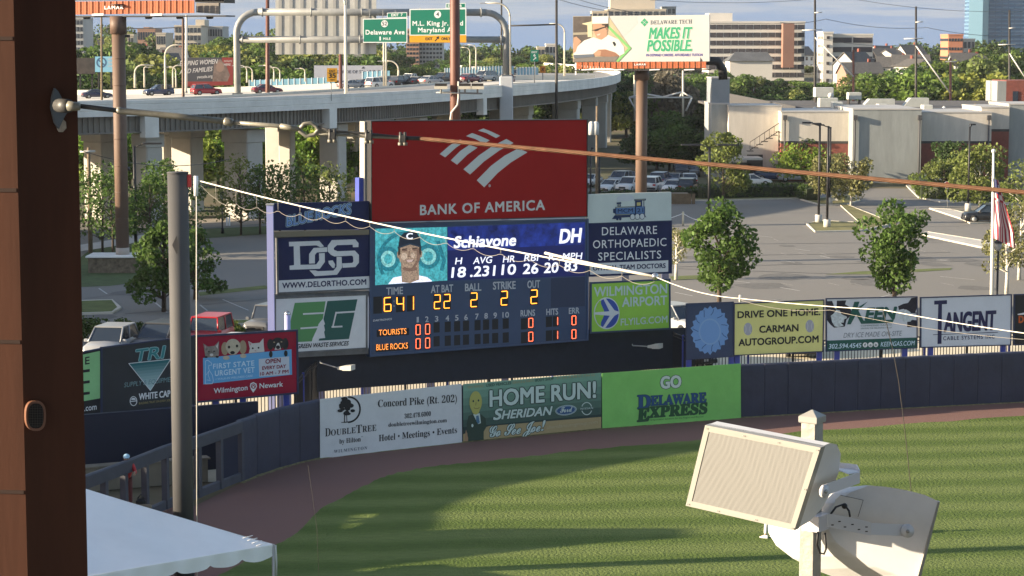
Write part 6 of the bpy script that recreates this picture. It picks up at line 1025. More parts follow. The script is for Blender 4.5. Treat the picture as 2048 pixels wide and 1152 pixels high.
CBG=M('city_beige',(.50,.44,.35),.85,(.1,.08)); CBR=M('city_brick',(.34,.20,.14),.85,(.1,.1)); CGR=M('city_grey',(.36,.36,.35),.85,(.1,.1)); CWH=M('city_pale',(.56,.53,.48),.85,(.1,.06)); CDK=M('garage_deck_shade_paint',(.045,.042,.05),.8); CGL=M('city_glass',(.07,.14,.24),.25,(.06,.25),spec=.7); CGM=M('city_glass_band',(.13,.24,.36),.3)
tower('city_block','beige stepped city block below the left billboard',349,402,53,820,CBG,6,7,dep=20,top=(388,406,40)); tower('city_block','low grey wing beside the beige stepped block',404,445,55,840,CGR,4,8); tower('city_block','tall narrow grey tower at the brown column edge',140,166,38,760,CGR,8,4); tower('city_block','brown roofed institution left of the beige stepped block',275,310,60,900,CBR,3,7,top=(284,295,55)); tower('city_block','small pale block right of brown institution',312,331,68,800,CBG,3,4)
tower('city_block','tan chimney like tower behind the brown monopole',255,267,72,560,CBG,6,2,dep=6,ww=.4)
tower('city_block','brick apartment tower beneath the green highway signs',812,838,60,760,CBR,11,4,dep=14,wh=.5); tower('city_block','grey apartment tower beneath the larger green highway sign',838,885,60,765,CGR,11,7,wh=.5)
tower('city_block','big stepped beige block rising above chef billboard',1215,1332,20,980,CBG,8,9,dep=30,top=(1222,1312,-20)); tower('city_block','low beige wing at the top left of chef billboard',1184,1240,24,985,CBG,7,5); tower('city_block','dark grey wing at top right of chef billboard',1326,1352,15,1000,CGR,8,3); tower('city_block','pale low blocks left of chef billboard among trees',1074,1090,96,760,CBG,3,2); tower('city_block','second pale low block left of chef billboard',1092,1112,90,770,CWH,3,3)
tower('parking_garage','wide pale parking garage with dark open decks right of chef billboard',1418,1610,46,640,CWH,8,13,CDK,22,wh=.56,ww=.90,top=(1421,1468,27)); mb=MB()  # shade inside the open decks painted as dark boxes
p=P(1576,47,637); p2=P(1576,135,637); mb.box((p.x,637,(p.z+p2.z)/2),(2.2*P(1,1,1).y*1.0+1.0,4,p.z-p2.z),M('stair_brick',(.22,.12,.09),.85,(.3,.1))); solo(mb,'stair_tower','dull red stair tower on the wide parking garage','stair tower')
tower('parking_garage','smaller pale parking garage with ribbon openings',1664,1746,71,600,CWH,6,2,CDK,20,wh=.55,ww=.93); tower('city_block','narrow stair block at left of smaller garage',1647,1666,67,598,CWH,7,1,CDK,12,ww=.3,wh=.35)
tower('city_block','orange brick block on the hilltop before the glass tower',1897,1926,71,760,M('orange_brick',(.42,.17,.095),.85),4,5,dep=14,wh=.3); tower('city_block','pale low block right of orange brick block',1927,1950,80,770,CWH,3,3)
tower('glass_tower','tall blue glass tower at upper right edge',1968,2120,-60,1000,CGL,24,12,CGM,40,wh=.42,ww=.9)
mb=MB(); a=P(1961,-60,998); b_=P(1969,98,998); mb.box(((a.x+b_.x)/2,1006,(a.z+b_.z)/2),(b_.x-a.x,30,a.z-b_.z),M('tower_edge_glass',(.07,.14,.20),.5)); solo(mb,'tower_fin','pale glass fin on the left side of blue tower','tower fin')
Yr=600; mb=MB(); zb=P(1500,122,Yr).z; zr=P(1500,104,Yr).z; xa,xb=P(1456,110,Yr).x,P(1550,110,Yr).x; xc,xd=P(1476,110,Yr).x,P(1540,110,Yr).x; rt=thing('dark_roof_house','dark broad roof building behind the chef billboard right end','building',((xa+xb)/2,Yr,terr(xa,Yr)))
mb.add([(xa,Yr,zb),(xb,Yr,zb),(xb,Yr+14,zb),(xa,Yr+14,zb),(xc,Yr+7,zr),(xd,Yr+7,zr)],[(0,1,5,4),(1,2,5),(2,3,4,5),(3,0,4),(3,2,1,0)],M('slate_roof',(.085,.09,.095),.8,(.3,.2))); mb.build('roof',rt); mb=MB(); mb.box(((xa+xb)/2,Yr+7,(zb+terr(xa,Yr))/2),(xb-xa-1.2,12.8,zb-terr(xa,Yr)-.02),CWH); mb.build('wall',rt)
tower('low_block','low brown block with white columns among trees',1475,1512,165,480,M('dull_brown_brick',(.16,.085,.06),.85),1,4,WTRIM,10,ww=.15,wh=.9,vb=186)
tower('low_block','long pale retaining building below the chef billboard',1232,1420,206,400,CWH,1,1,CGR,6,ww=.1,wh=.2,vb=228)
# truss sign bridge below chef billboard
rt=thing('truss_bridge','pale triangular truss frame before the trees under chef billboard','truss',P(1320,250,345)); mb=MB(); Yt=345
for a,b_ in (((1258,195),(1384,195)),((1258,195),(1286,187)),((1286,187),(1326,194)),((1326,194),(1364,184)),((1364,184),(1384,195)),((1258,195),(1272,222)),((1384,195),(1372,222)),((1286,187),(1290,195)),((1364,184),(1360,195))): mb.tube([P(*a,Yt),P(*b_,Yt)],.14,M('pale_cross_arm',(0,0,0)),6)
mb.build('truss',rt); mb=MB()
for u,vt,vb in ((1269,150,222),(1366,140,232)): mb.tube([P(u,vt,Yt+3),P(u,vb+20,Yt+3)],.16,POLEW,8)
mb.build('post',rt)
# two low white roof clusters on the right slope
for i,(u,v,Y,w_) in enumerate(((1740,168,640,12),(1775,173,625,10),(1768,181,600,13),(1812,165,650,9),(1990,150,700,14),(1955,155,690,10),(1598,133,760,14))): 
    q=P(u,v,Y); rt=thing('flat_roof_house','white flat roofed building on the right slope among trees','house',(q.x,q.y,terr(q.x,q.y)),'white flat roofed buildings on the right slope'); mb=MB(); z0=terr(q.x,q.y); mb.box((q.x,q.y+3,(z0+q.z)/2),(w_,6,max(1,q.z-z0)),CWH); mb.build('wall',rt); mb=MB(); mb.box((q.x,q.y+3,q.z+.12),(w_+.6,6.6,.25),WTRIM); mb.build('roof',rt); mb=MB()
    for k in range(int(w_//2)): mb.box((q.x-w_/2+1.2+k*2,q.y-.02,q.z-1.3),(1.0,.1,1.1),PANE)
    mb.build('window_row',rt)
# ---------------------------------------------------------------- net pole, net ropes, tent
NP=G(369,1162); zt_=P(368,347,NP.y).z; POLEG=M('grey_pole_paint',(.058,.058,.060),.75,(.4,.1))
rt=thing('net_pole','thick dark grey net pole standing behind the white tent','pole',(NP.x,NP.y,0)); mb=MB(); mb.tube([(NP.x,NP.y,0),(NP.x,NP.y,zt_)],[.325,.325],POLEG,28); mb.build('shaft',rt); mb=MB(); mb.tube([(NP.x,NP.y,zt_),(NP.x,NP.y,zt_+.05)],.335,POLEG,28); mb.build('cap',rt)
mb=MB(); mb.bbox((NP.x+.36,NP.y-.05,zt_-.22),(.14,.16,.4),M('red_clamp',(.35,.03,.03)),.03); mb.build('clamp',rt); mb=MB(); c=P(352,490,NP.y-.32); mb.add([c+V((-.12,0,0)),c+V((.03,-.03,.3)),c+V((.10,-.04,0)),c+V((.03,-.03,-.3))],[(0,1,2,3)],BLACK); mb.build('step_plate',rt)
ROPE=M('white_rope',(.66,.62,.54),.8); 
mb=MB(); top=P(392,360,NP.y-.1); e1=P(1310,553,52); e2=P(1768,620,46); pts=sag(top,e1,.15,30); mb.tube(pts,.021,ROPE,6); mb.tube(sag(P(1090,506,54),e1,.02,6),.034,M('pale_sleeve',(.62,.55,.45)),8); solo(mb,'net_rope','white rope sloping from net pole top across the scoreboard','rope')
mb=MB(); NC=160; rp=lambda f:top.lerp(e1,f)-V((0,0,.6*f*(1-f)))
def drop(f): k=f*18; w_=abs((k%1)-.5)*2; return (.52-.40*min(1,f/.38))*min(1,f*16)+.13*(1-w_*w_)*min(1,f*9)
q=[rp(i/NC)-V((0,0,drop(i/NC))) for i in range(NC+1)]; CORD=M('grey_net_cord',(.26,.24,.21),.8); mb.tube(q,.007,CORD,4)
for i in range(1,18): f=i/18; mb.tube([rp(f),rp(f)-V((0,0,drop(f)))],.008,CORD,4)
solo(mb,'net_edge_cord','thin drooping net cord looped beneath the white rope','cord')
mb=MB(); mb.ball(e1,.09,CHROME,8,6); mb.tube(sag(e1,P(1480,597,49),.1),.012,ROPE,4); mb.tube(sag(P(1480,597,49),e2,.02),.0105,ROPE,5); mb.tube(sag(e2,P(2060,668,42),.02),.0105,ROPE,5); mb.tube(sag(P(1480,600,49),P(1660,620,47),.10,12)+sag(P(1660,620,47),P(2060,680,42),.08,14)[1:],.005,CORD,4); mb.tube([P(1480,590,49),P(1480,604,49)],.03,ROPE,5); solo(mb,'net_rope','white rope pair running before the right billboards','rope')
mb=MB(); mb.tube([P(u,v,46-.002*i) for i,(u,v) in enumerate(((1766,622),(1775,655),(1786,700),(1797,760),(1806,830),(1814,900),(1820,960),(1828,1040),(1836,1100),(1842,1160)))],.009,M('dark_net_lacing',(.05,.043,.035),.8),5); solo(mb,'net_lacing','dark net lacing hanging down before the dry ice sign','cord')
mb=MB(); mb.tube([P(u,v,60) for u,v in ((616,930),(626,1000),(634,1060),(638,1160))],.006,M('dark_net_lacing',(0,0,0)),5); solo(mb,'net_lacing','thin dark net seam before the warning track','cord')
mb=MB(); mb.tube([P(393,372,NP.y-.3),P(393,600,NP.y-.3),P(394,1160,NP.y-.3)],.016,ROPE,6); mb.tube([P(392,352,NP.y-.3),P(392,392,NP.y-.3)],.07,LET,6); solo(mb,'halyard','straight white halyard hanging along right side of the net pole','rope')
# white tent
TC=P(549,1090,62.5); ze=TC.z; TV=M('tent_vinyl',(.84,.84,.84),.45,(.6,.05),(1.6,.6),trans=.12)
d1=V((-.72,-.69,0)); d2=V((-.69,.72,0)); S_=9.2; c0=V((TC.x,TC.y,ze)); c1=c0+d1*S_; c2=c1+d2*S_; c3=c0+d2*S_; pk=P(128,955,63.5); ctr=(c0+c2)/2; c1.z+=.2; pk=V((ctr.x,ctr.y,ze+1.95))
rt=thing('event_tent','white peaked event tent with scalloped valance at lower left','tent',(ctr.x,ctr.y,0)); mb=MB()
for a,b_ in ((c0,c1),(c1,c2),(c2,c3),(c3,c0)):
    nn=12; vs=[]; fs=[]
    for i in range(nn+1):
        for j in range(nn+1-i):
            f=i/nn; p=a.lerp(b_,j/max(1,nn-i))if i<nn else a; p=p.lerp(pk,f); s_=4*f*(1-f)*.09+.03*sin(j*2.1+i); vs.append(p-V((0,0,max(0,s_)if 0<j<nn-i else (0 if i in(0,nn) else s_*.2))))
    idx=lambda i,j:sum(nn+1-x for x in range(i))+j
    for i in range(nn):
        for j in range(nn-i):
            fs.append((idx(i,j),idx(i,j+1),idx(i+1,j)))
            if j<nn-i-1: fs.append((idx(i,j+1),idx(i+1,j+1),idx(i+1,j)))
    mb.add(vs,fs,TV,True)
mb.build('canopy',rt); mb=MB()
for a,b_ in ((c0,c1),(c1,c2),(c2,c3),(c3,c0)):
    k=72; up=[a.lerp(b_,i/k)+V((0,0,.02)) for i in range(k+1)]; d=(b_-a).normalized(); nn=V((d.y,-d.x,0)); 
    lo=[p-V((0,0,.30+.13*abs(sin(pi*i/9))**.6))+nn*.03*sin(i*.9) for i,p in enumerate(up)]; mi=[p-V((0,0,.16))+nn*.025*sin(i*.9+.4) for i,p in enumerate(up)]
    mb.add(up+mi+lo,[(i,i+1,k+2+i,k+1+i) for i in range(k)]+[(k+1+i,k+2+i,2*k+3+i,2*k+2+i) for i in range(k)],TV,True)
mb.build('valance',rt)
for c in (c0,c1,c2,c3):
    mb=MB(); mb.tube([(c.x-.04 if c is c0 else c.x,c.y,0),(c.x-.04 if c is c0 else c.x,c.y,ze+.02)],.045,M('tent_pole_grey',(.42,.40,.37),.4,metal=.4),8); mb.build('leg',rt)
mb=MB(); a=c0; 
for i in range(4): q=a+d1*(.3+.16*i)+V((0,0,.05+.10*i)); mb.tube([q+V((0,0,.05)),q+d1*.35+V((0,0,.03))],.012,TV,5)
mb.tube([c0+V((.03,-.02,.0)),c0+V((.05,-.02,-.5)),c0+V((.04,-.02,-.9))],.03,M('strap_grey',(.5,.49,.45)),5); mb.build('strap',rt)
# ---------------------------------------------------------------- brown column with turnbuckle stay
CB=M('brown_column_paint',(.064,.024,.013),.6,(5,.28),(60,.02),spec=.2,stretch=(1,1,.12)); cx=(38-1024)/F*7.0
k0=V((P(41,576,7).x,7,0)); k1=V((P(163,576,7.09).x,7.09,0)); k2=k0+V((-.70,.07,0)); rt=thing('steel_column','brown painted steel column filling the left edge','column',(k0.x,k0.y,10)); mb=MB(); dv=(k1-k0); far=k1+V((-.62,.42,0))*.9
mb.loft([[k0+V((0,0,z)),k1+V((0,0,z)),far+V((0,0,z)),k2+V((0,0,z))] for z in (10,22)],CB); mb.build('shaft',rt)
mb=MB(); JM=M('dark_joint_line',(.03,.014,.010),.8); nl_=V((-.07,-.70,0)).normalized()  # dark strips for the panel joints
for v in (102,401,700,996): 
    p=P(20,v,7.1); z=p.z+.04; mb.slab([k0+V((-.005,.0,z-.006)),k2+V((0,0,z-.006)),k2+V((0,0,z+.006)),k0+V((-.005,0,z+.006))],nl_,-.002,JM)
mb.build('panel_joint',rt)
nf=V((dv.y,-dv.x,0)).normalized(); plK=Plane((k0.x,k0.y),(k1.x,k1.y))
S=Sign('wall_plate','','plate',plK,(0,0,1),root=rt)
S.panel([(100+0*i,0) for i in ()] or [(103,215),(105,195),(110,176),(117,183),(124,196),(135,210),(138,222),(130,232),(118,258),(110,245)],M('blue_grey_plate',(.10,.12,.14),.5),.02,'stay_plate',4); S.panel([(114,258),(124,236),(132,244),(133,256),(126,264),(118,264)],M('worn_paint_patch',(.36,.31,.25),.6,(30,.3)),.004,'worn_patch',2)
ov=lambda rx,ry:[(72+rx*math.copysign(abs(cos(a))**.75,cos(a)),832+ry*math.copysign(abs(sin(a))**.75,sin(a))) for a in [2*pi*i/28 for i in range(28)]]
S.panel(ov(20,30),M('bronze_ring',(.20,.095,.06),.4,metal=.2),.03,'outlet_ring',4); S.poly(ov(15.5,25),M('outlet_dark',(.008,.007,.007)),5,'outlet_ring')
for x in range(60,88,5): S.line([(x,808+abs(x-72)*.5),(x,856-abs(x-72)*.5)],.7,M('outlet_mesh',(.06,.05,.045)),6,'outlet_ring')
for y in range(812,856,5): S.line([(58,y),(86,y)],.7,M('outlet_mesh',(0,0,0)),6.3,'outlet_ring')
for k_,m_ in S.p.items(): m_.build(k_,rt)
GALV=M('galvanised_rod',(.27,.26,.22),.45,(40,.15),metal=.3); GALD=M('dark_galvanised',(.085,.085,.085),.5,(40,.2),metal=.3); YS=6.95
rt=thing('turnbuckle_stay','galvanised turnbuckle and rusty wire rope stretched from the brown column to right','cable stay',P(140,212,YS)); q=lambda u,v,dy=0:P(u,v,YS+dy)
mb=MB(); mb.tube([q(118,211,.06),q(136,212,-.02)],.022,GALD,12); mb.tube([q(133,212,-.02),q(136,212,-.02),q(160,213,-.02)],[.008,.0165,.0125],GALV,14); mb.build('clevis',rt)
mb=MB(); mb.tube([q(158,212),q(236,221)],.0075,GALD,12); mb.build('threaded_rod',rt); mb=MB(); mb.tube([q(234,221),q(239,221),q(242,222),q(350,232),q(452,243)],[.0105,.0115,.0105,.0098,.0095],GALV,16); mb.tube([q(448,242),q(452,243),q(462,244.5),q(466,245)],[.011,.0125,.0125,.010],GALV,12); mb.build('sleeve',rt)
mb=MB(); mb.tube([q(464,245),q(560,252),q(600,258)],.0065,GALV,12); mb.tube([q(560,252),q(600,258.5)],.0085,GALV,12)
mb.tube([q(598,259),q(608,248),q(622,246),q(632,252),q(637,260),q(628,270),q(612,272),q(600,262),q(598,259)],.0068,GALV,10); mb.build('eye_bolt',rt)
mb=MB()
for i in range(9): a=i/9; mb.tube([q(624+i*4.2,246+i*2.0),q(632+i*3.6,252+i*1.8),q(634+i*3.4,268+i*.6)],.0032,GALV,5)
mb.tube([q(630,268),q(660,268),q(740,274),q(806,276)],.0042,GALV,8); mb.tube([q(632,252),q(660,262),q(740,268),q(806,275)],.0042,GALD,8); mb.build('rope_loop',rt)
for u,v in ((664,270),(737,272),(805,276)): mb=MB(); mb.bbox(q(u,v,-.005),(.022,.022,.026),GALD,.004); mb.tube([q(u-4,v-12,-.012),q(u-4,v+14,-.012)],.0045,GALD,8); mb.tube([q(u+5,v-12,-.012),q(u+5,v+14,-.012)],.0045,GALD,8); mb.tube([q(u-4,v+9,-.012),q(u-4,v+15,-.012)],.008,GALV,6); mb.tube([q(u+5,v+9,-.012),q(u+5,v+15,-.012)],.008,GALV,6); mb.build('rope_clip',rt)
mb=MB(); mb.tube([q(808,276),q(840,277)],.0068,GALD,10); mb.build('ferrule',rt)
RR=M('rusty_wire_rope',(.150,.074,.042),.75,(25,.3)); mb=MB(); A=P(838,277,YS); B_=P(2120,391,6.2); ax=(B_-A).normalized(); s1=ax.cross(V((0,0,1))).normalized(); s2=s1.cross(ax)
for k_ in range(6):
    mb.tube([A.lerp(B_,i/150)+(s1*cos(k_*pi/3+i*.55)+s2*sin(k_*pi/3+i*.55))*.0040 for i in range(151)],.0031,RR,5)
mb.build('wire_rope',rt)
# ---------------------------------------------------------------- speakers on post
SPW=M('speaker_white',(.27,.265,.245),.4,(2,.04)); SPG=M('speaker_grey_shell',(.62,.62,.62),.45,(2.5,.09)); PW=M('painted_post',(.30,.29,.26),.5,(6,.10),(20,.2)); YP=12.3
rt=thing('speaker_post','square white post with pyramid cap carrying two loudspeakers','post',(P(1626,1152,YP).x,YP,P(1626,1500,YP).z)); pc=P(1627,900,YP); mb=MB(); rz=-.62; hs_=.0475; mb.bbox((pc.x,YP+.07,(P(1626,838,YP).z+12.6)/2),(hs_*2,hs_*2,P(1626,838,YP).z-12.6),PW,.006,rz); mb.build('shaft',rt)
mb=MB(); zt2=P(1626,836,YP).z; Q=Matrix.Rotation(rz,3,'Z'); rr=lambda s_,z:[V((pc.x,YP+.07,z))+Q@V((x*s_,y*s_,0)) for x,y in ((-1,-1),(1,-1),(1,1),(-1,1))]; mb.loft([rr(.056,zt2-.035),rr(.058,zt2-.03),rr(.058,zt2),rr(.054,zt2+.004),rr(.004,zt2+.036)],SPW); mb.build('cap',rt)
def speaker(tl,tr,br,bl,depth,label,name='loudspeaker'):
    rt=thing(name,label,'speaker',(tl+br)/2); nn=(tr-tl).cross(bl-tl).normalized()
    if nn.dot(ray(1500,950))>0 and name=='loudspeaker': nn=-nn
    return rt,nn
tl,tr,br,bl=P(1411,850,11.95),P(1642,895,11.50),P(1589,1061,11.62),P(1372,1011,12.07)
rt=thing('loudspeaker','white outdoor loudspeaker with large sunlit grille facing left','speaker',(tl+br)/2); ex=(tr-tl).normalized(); ey=(bl-tl).normalized(); nn=ex.cross(ey).normalized()
if nn.dot(ray(1500,950))>0: nn=-nn
def lerp4(x,y): return tl.lerp(tr,x).lerp(bl.lerp(br,x),y)
mb=MB(); mb.slab([lerp4(.045,.07),lerp4(.955,.07),lerp4(.955,.93),lerp4(.045,.93)],nn,.02,M('grille_perforated',(.37,.33,.27),.5)); g_=mb.build('grille',rt)
gmt=bpy.data.materials['grille_perforated']; t=gmt.node_tree; n=t.nodes; l=t.links; tx=n.new('ShaderNodeTexCoord'); wv=n.new('ShaderNodeTexVoronoi'); wv.inputs['Scale'].default_value=190; wv.inputs['Randomness'].default_value=0; l.new(tx.outputs['Object'],wv.inputs['Vector']); rp=n.new('ShaderNodeValToRGB'); rp.color_ramp.elements[0].position=.30; rp.color_ramp.elements[0].color=(.060,.052,.042,1); rp.color_ramp.elements[1].position=.52; rp.color_ramp.elements[1].color=(.195,.200,.198,1); l.new(wv.outputs['Distance'],rp.inputs[0]); l.new(rp.outputs[0],n['Principled BSDF'].inputs['Base Color'])
mb=MB()
for (a,b_,c_,d_) in (((0,0),(1,0),(1,.07),(0,.07)),((0,.93),(1,.93),(1,1),(0,1)),((0,.0702),(.045,.0702),(.045,.9298),(0,.9298)),((.955,.0702),(1,.0702),(1,.9298),(.955,.9298))): mb.slab([lerp4(*a)+nn*.004,lerp4(*b_)+nn*.004,lerp4(*c_)+nn*.004,lerp4(*d_)+nn*.004],nn,.05,SPW)
mb.build('frame',rt); mb=MB()
for x,y in ((.02,.03),(.35,.03),(.65,.03),(.98,.03),(.98,.5),(.98,.97),(.65,.97),(.3,.97),(.02,.97)): c=lerp4(x,y)+nn*.013; mb.tube([c,c+nn*.002],.004,STEEL,6)
mb.build('screw',rt)
D_=.30; mb=MB(); prof=[(0,0),(.25,.0),(.55,.06),(.85,.22),(1,.45),(.98,.68),(.78,.88),(.45,.98),(.0,1)]
mb.loft([[lerp4(x,y)-nn*(D_*dp+.03) for dp,y in prof] for x in (.01,.5,.99)],SPG,True,False); mb.build('cabinet',rt)
def arm(rt,pts,wd,dr,mat,th=.004): 
    mb=MB(); 
    for a,b_ in zip(pts,pts[1:]): mb.slab([a+dr*wd/2,b_+dr*wd/2,b_-dr*wd/2,a-dr*wd/2],(b_-a).cross(dr),th,mat)
    mb.build('bracket_arm',rt)
up=V((0,0,1)); BR_=M('bracket_white',(.58,.58,.60),.4); 
mb=MB(); c=P(1646,982,11.55); mb.tube([c,c+V((.012,-.012,0))],.034,BR_,20); mb.tube([c+V((.012,-.012,0)),c+V((.016,-.016,0))],.012,STEEL,8); mb.build('pivot_disc',rt)
arm(rt,[P(1646,982,11.53),P(1720,955,11.75)],.062,up,BR_); arm(rt,[P(1720,950,11.76),P(1714,938,11.95),P(1664,932,12.15)],.05,up,BR_); mb=MB(); mb.slab([P(1664,934,12.1),P(1714,938,11.97),P(1718,944,11.78),P(1698,948,11.8)],(0,0,1),.005,BR_); mb.build('bracket_plate',rt)
# second speaker, back turned to us
rt=thing('loudspeaker','white outdoor loudspeaker with its rounded back to us, right of post','speaker',P(1760,1060,12.4)); sw=V((-.30,.34,-.10)); YB=12.25
D2=[(1878,1003),(1850,990),(1815,981),(1775,974),(1738,971),(1700,985),(1670,1006),(1655,1032),(1656,1058),(1672,1084),(1706,1110),(1750,1133),(1790,1148),(1836,1168)]
ra=[P(u,v,YB+.0006*(1880-u)) for u,v in D2]; mid=sum(ra,V())/len(ra); mb=MB(); mb.loft([[p for p in ra],[p+sw*.04+(mid-p)*-.012 for p in ra],[p+sw for p in ra]],SPG,True,False); mb.build('cabinet',rt)
mb=MB(); mb.slab([P(1876,1004,YB-.004),P(1880,1004,YB),P(1838,1170,YB),P(1832,1168,YB-.004)],(0,-1,0),.04,SPW); mb.build('frame',rt)
S=Sign('plate','','plate',Plane((P(1660,1000,12.2).x,12.27),(P(1730,1010,12.2).x,12.235)),(1536,864,4),root=rt); S.panel([(580,505),(762,545),(718,680),(520,648),(540,540)],M('terminal_plate_white',(.54,.54,.53),.4),.01,'terminal_plate',3); S.line([(580,505),(762,545),(720,678)],4,M('dark_gap',(.05,.05,.05)),4,'terminal_plate')
for k_,m_ in S.p.items(): m_.build(k_,rt)
mb=MB(); mb.tube([P(1660,1030,12.0),P(1672,1014,12.05),P(1688,1008,12.08),P(1698,1022,12.05),P(1700,1033,12.02)],.006,BLACK,8); mb.ball(P(1689,1012,12.08),.017,BLACK,10,7); mb.tube([P(1636,1064,12.0),P(1634,1090,12.02),P(1640,1106,12.02),P(1648,1108,12.02),P(1652,1098,12.02),P(1650,1066,12.0)],.006,BLACK,8); mb.build('cable',rt)
arm(rt,[P(1655,1040,11.98),P(1742,1058,12.02)],.075,up,BR_); arm(rt,[P(1742,1058,12.02),P(1815,1061,12.13)],.066,up,BR_); mb=MB(); c=P(1814,1061,12.12); mb.tube([c,c+V((0,-.02,0))],.038,BR_,20); mb.tube([c+V((0,-.02,0)),c+V((0,-.026,0))],.011,STEEL,8); mb.build('pivot_disc',rt)
mb=MB()
for u,v in ((1665,1050),(1679,1043),(1705,1049),(1690,1054),(1718,1059),(1733,1054),(1733,1063)): c=P(u,v,11.94); mb.slab([c+V((-.007,0,-.003)),c+V((.007,0,-.003)),c+V((.007,0,.003)),c+V((-.007,0,.003))],(0,-1,0),.002,BLACK)
mb.build('bracket_slot',rt)
mb=MB(); mb.box((pc.x+.02,YP+.02,P(1626,1045,YP).z),(.11,.13,.09),BR_,rz); mb.box((pc.x+.03,YP+.02,P(1626,950,YP).z),(.11,.13,.06),BR_,rz); mb.build('mount_block',bpy.data.objects['speaker_post'])
# ---------------------------------------------------------------- people
def skin(name,parent,joints,edges,mat,sub=2):
    me=bpy.data.meshes.new(name); me.from_pydata([j[0] for j in joints],edges,[]); me.materials.append(mat); o=bpy.data.objects.new(name,me); col.objects.link(o); o.modifiers.new('skin','SKIN').use_smooth_shade=True
    for d,j in zip(me.skin_vertices[0].data,joints): d.radius=(j[1],j[2] if len(j)>2 else j[1])
    me.skin_vertices[0].data[0].use_root=True; o.modifiers.new('round','SUBSURF').levels=sub; o.modifiers['round'].render_levels=sub
    if parent: o.parent=parent; o.matrix_parent_inverse=Matrix()
    return o
def person(label,loc,rz,shirt,pants,hat,pose,sc=1,peak=True):
    rt=thing('person',label,'person',(0,0,0)); SKN=M('skin_tone',(.32,.18,.11),.6)
    h0=V((0,0,.95)); ln=pose.get('lean',0); ch=V((ln*.4,0,1.30)); nk=V((ln*.55,0,1.50)); hd=V((ln*.7+.02,0,1.66)); J=[(h0,.13,.10),(ch,.17,.11),(nk,.055),(hd-V((0,0,.04)),.085),(hd+V((0,0,.07)),.08)]; E_=[(0,1),(1,2),(2,3),(3,4)]
    sh={}
    for s_ in (-1,1):
        a=V((ch.x,s_*.20,1.43)); el=V((ch.x+pose.get('arm',.1),s_*.27,1.16+pose.get('ael',0))); wr=V((ch.x+pose.get('arm',.1)*2+.12,s_*.22,1.0+pose.get('awr',0))); b=len(J); J+=[(a,.055),(el,.043),(wr,.03),(wr+V((.07,0,-.04)),.036,.02)]; E_+=[(1,b),(b,b+1),(b+1,b+2),(b+2,b+3)]; sh[s_]=(a,el,wr)
        st=pose.get('stride',.08)*s_; kn=V((st*.6+.03,s_*.11,.52)); an=V((st,s_*.12,.09)); hp=V((0,s_*.10,.90)); b=len(J); J+=[(hp,.085),(kn,.06),(an,.045),(an+V((.16,0,-.05)),.04,.03)]; E_+=[(0,b),(b,b+1),(b+1,b+2),(b+2,b+3)]
        for k_ in range(5): bb=len(J); w0=wr+V((.09,0,-.05)); J+=[(w0+V((.02,(k_-2)*.017,-.01)),.009),(w0+V((.06-.006*abs(k_-2),(k_-2)*.02,-.04)),.007)]; E_+=[(b-1 if False else b-1,bb),(bb,bb+1)]
        sh[s_]+=(hp,kn,an)
    skin('body',rt,J,E_,SKN); J=[(h0+V((0,0,-.02)),.15,.12),(ch,.20,.135),(V((nk.x,0,1.46)),.09,.08)]; E_=[(0,1),(1,2)]
    for s_ in (-1,1): b=len(J); J+=[(sh[s_][0],.078),(sh[s_][1],.062),(sh[s_][1].lerp(sh[s_][2],.6),.05)]; E_+=[(1,b),(b,b+1),(b+1,b+2)]
    skin('shirt',rt,J,E_,shirt); J=[(h0,.15,.12)]; E_=[]
    for s_ in (-1,1): b=len(J); J+=[(sh[s_][3],.105),(sh[s_][4],.078),(sh[s_][5]+V((0,0,.04)),.062)]; E_+=[(0,b),(b,b+1),(b+1,b+2)]
    skin('trousers',rt,J,E_,pants)
    for s_ in (-1,1): an=sh[s_][5]; mb=MB(); mb.loft([[an+V((x,y*w_,z)) for y,z in ((-1,-.09),(1,-.09),(1,t_),(-1,t_))] for x,w_,t_ in ((-.09,.04,.02),(.02,.05,.04),(.12,.05,-.02),(.21,.035,-.05))],pose['shoe']); mb.build('shoe',rt)
    mb=MB(); mb.ball(hd+V((-.01,0,.06)),.115,hat,12,8,(1.05,.95,.8))
    if peak: mb.loft([[hd+V((x,y*w_,z)) for y,z in ((-1,.045),(0,.065),(1,.045),(0,.035))] for x,w_ in ((.07,.09),(.15,.08),(.2,.04))],hat)
    mb.build('cap',rt); mb=MB()
    for s_ in (-1,1): mb.ball(hd+V((.082,s_*.032,.0)),.012,INK,6,4); mb.ball(hd+V((0,s_*.088,-.01)),.022,SKN,6,4,(1,.5,1.4))
    mb.ball(hd+V((.095,0,-.03)),.018,SKN,6,4,(1,.7,1.5)); mb.box(hd+V((.085,0,-.07)),(.02,.045,.01),M('lip_red',(.25,.08,.06))); mb.build('face',rt)
    rt.location=loc; rt.rotation_euler=(0,0,rz); rt.scale=(sc,)*3; return rt
p=G(1541,1076); person('ballplayer in white trousers on the outfield, mostly hidden behind the sunlit speaker',p,2.6,M('jersey_white',(.6,.6,.6)),M('trousers_white',(.64,.62,.60)),M('cap_blue',(.03,.05,.2)),{'stride':.14,'shoe':M('shoe_white',(.6,.6,.6))})
pf=G(250,1061); person('person in red jersey and light blue cap leaning on the bullpen rail',V((pf.x-.02,pf.y+.62,.72)),-1.35,M('jersey_red',(.42,.03,.03)),M('trousers_dark_red',(.10,.02,.02)),M('cap_light_blue',(.30,.48,.62)),{'lean':.35,'arm':.22,'ael':.03,'awr':.28,'stride':.05,'shoe':M('shoe_dark',(.03,.03,.03))},1.08)
mb=MB(); mb.bbox((pf.x-.02,pf.y+.75,.36),(1.6,.7,.72),WOOD,.03); solo(mb,'bullpen_step','low timber step behind the bullpen rail, under the person in red','step')
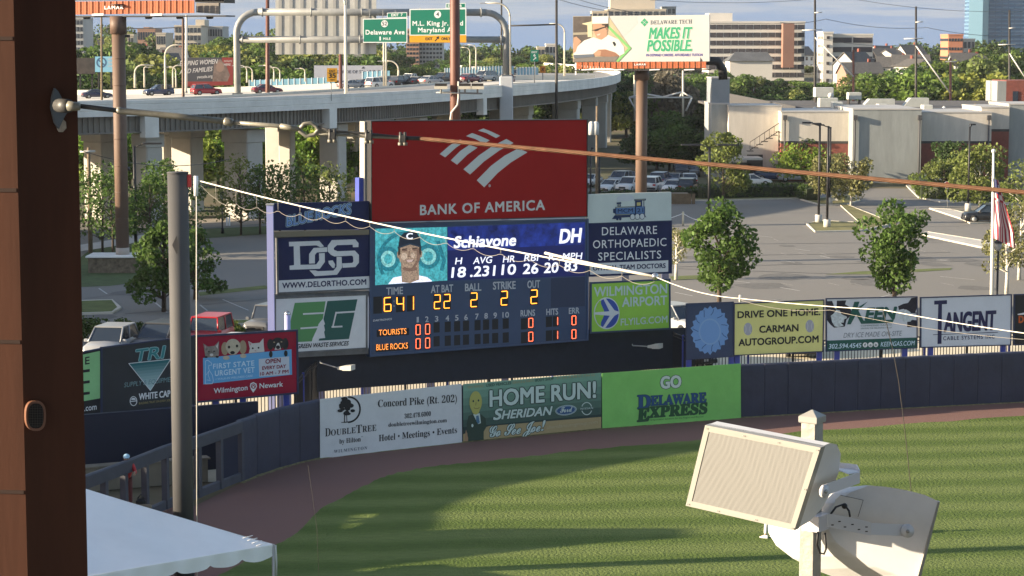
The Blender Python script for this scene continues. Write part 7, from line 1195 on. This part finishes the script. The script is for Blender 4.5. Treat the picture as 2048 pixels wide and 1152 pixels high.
mb=MB(); c=P(281,950,pf.y+1.2); c.z=.02; mb.bbox((c.x,c.y,.45),(.35,.25,.9),BLACK,.08); mb.tube([(c.x-.12,c.y,.9),(c.x,c.y,1.05),(c.x+.12,c.y,.9)],.025,BLACK,6); solo(mb,'equipment_bag','black equipment bag standing behind the bullpen rail','bag')
# ---------------------------------------------------------------- unseen blocks added for their shade: camera roof, left field wing, lot annex
ST=M('shade_block_concrete',(.20,.19,.175),.85,(.3,.1)); mb=MB(); mb.box((11.5,-1,20.4),(40,15,.4),M('unseen_roof_deck',(.06,.05,.045),.8)); mb.box((11.5,-4.5,12.2),(40,18,.4),ST); struct(mb,'unseen_shade_roof')  # unseen stand roof, added and sized to darken the near column
mb=MB(); prof=[(30,5.4),(62,5.6),(66.5,5.75),(67.9,6.8),(68.9,7.7),(69.2,8.5),(70.7,8.5),(70.9,6.3),(72.2,6.15),(72.4,5.5),(75.0,5.55),(75.2,6.35),(76,6.4),(79,6.8),(83,8.05),(85.7,9.1),(96,9.4)]
mb.slab([(-28,30,0)]+[(-28,y,z*.96) for y,z in prof]+[(-28,96,0)],(1,0,0),7,ST); mb.box((-28.3,73.7,6.2*.96),(.5,3.4,.25),ST); struct(mb,'added_shade_wing')  # invented wing, its profile cut to throw the left field shadow
mb=MB(); mb.slab([(-50,117,0),(-50,117,8.2),(-50,128,9.6),(-50,168,9.8),(-50,172,0)],(1,0,0),10,ST); struct(mb,'added_shade_annex')  # invented block out of view, added to shade the left lot
# ---------------------------------------------------------------- evening air
hz=bpy.data.materials.new('evening_haze'); hz.use_nodes=True; t=hz.node_tree; t.nodes.remove(t.nodes['Principled BSDF']); pv=t.nodes.new('ShaderNodeVolumePrincipled'); pv.inputs['Color'].default_value=(.80,.86,.95,1); pv.inputs['Density'].default_value=.00005; pv.inputs['Anisotropy'].default_value=.0; t.links.new(pv.outputs[0],t.nodes['Material Output'].inputs['Volume'])
mb=MB(); mb.box((0,1260,30),(3400,2800,64),hz); o=struct(mb,'haze','stuff')
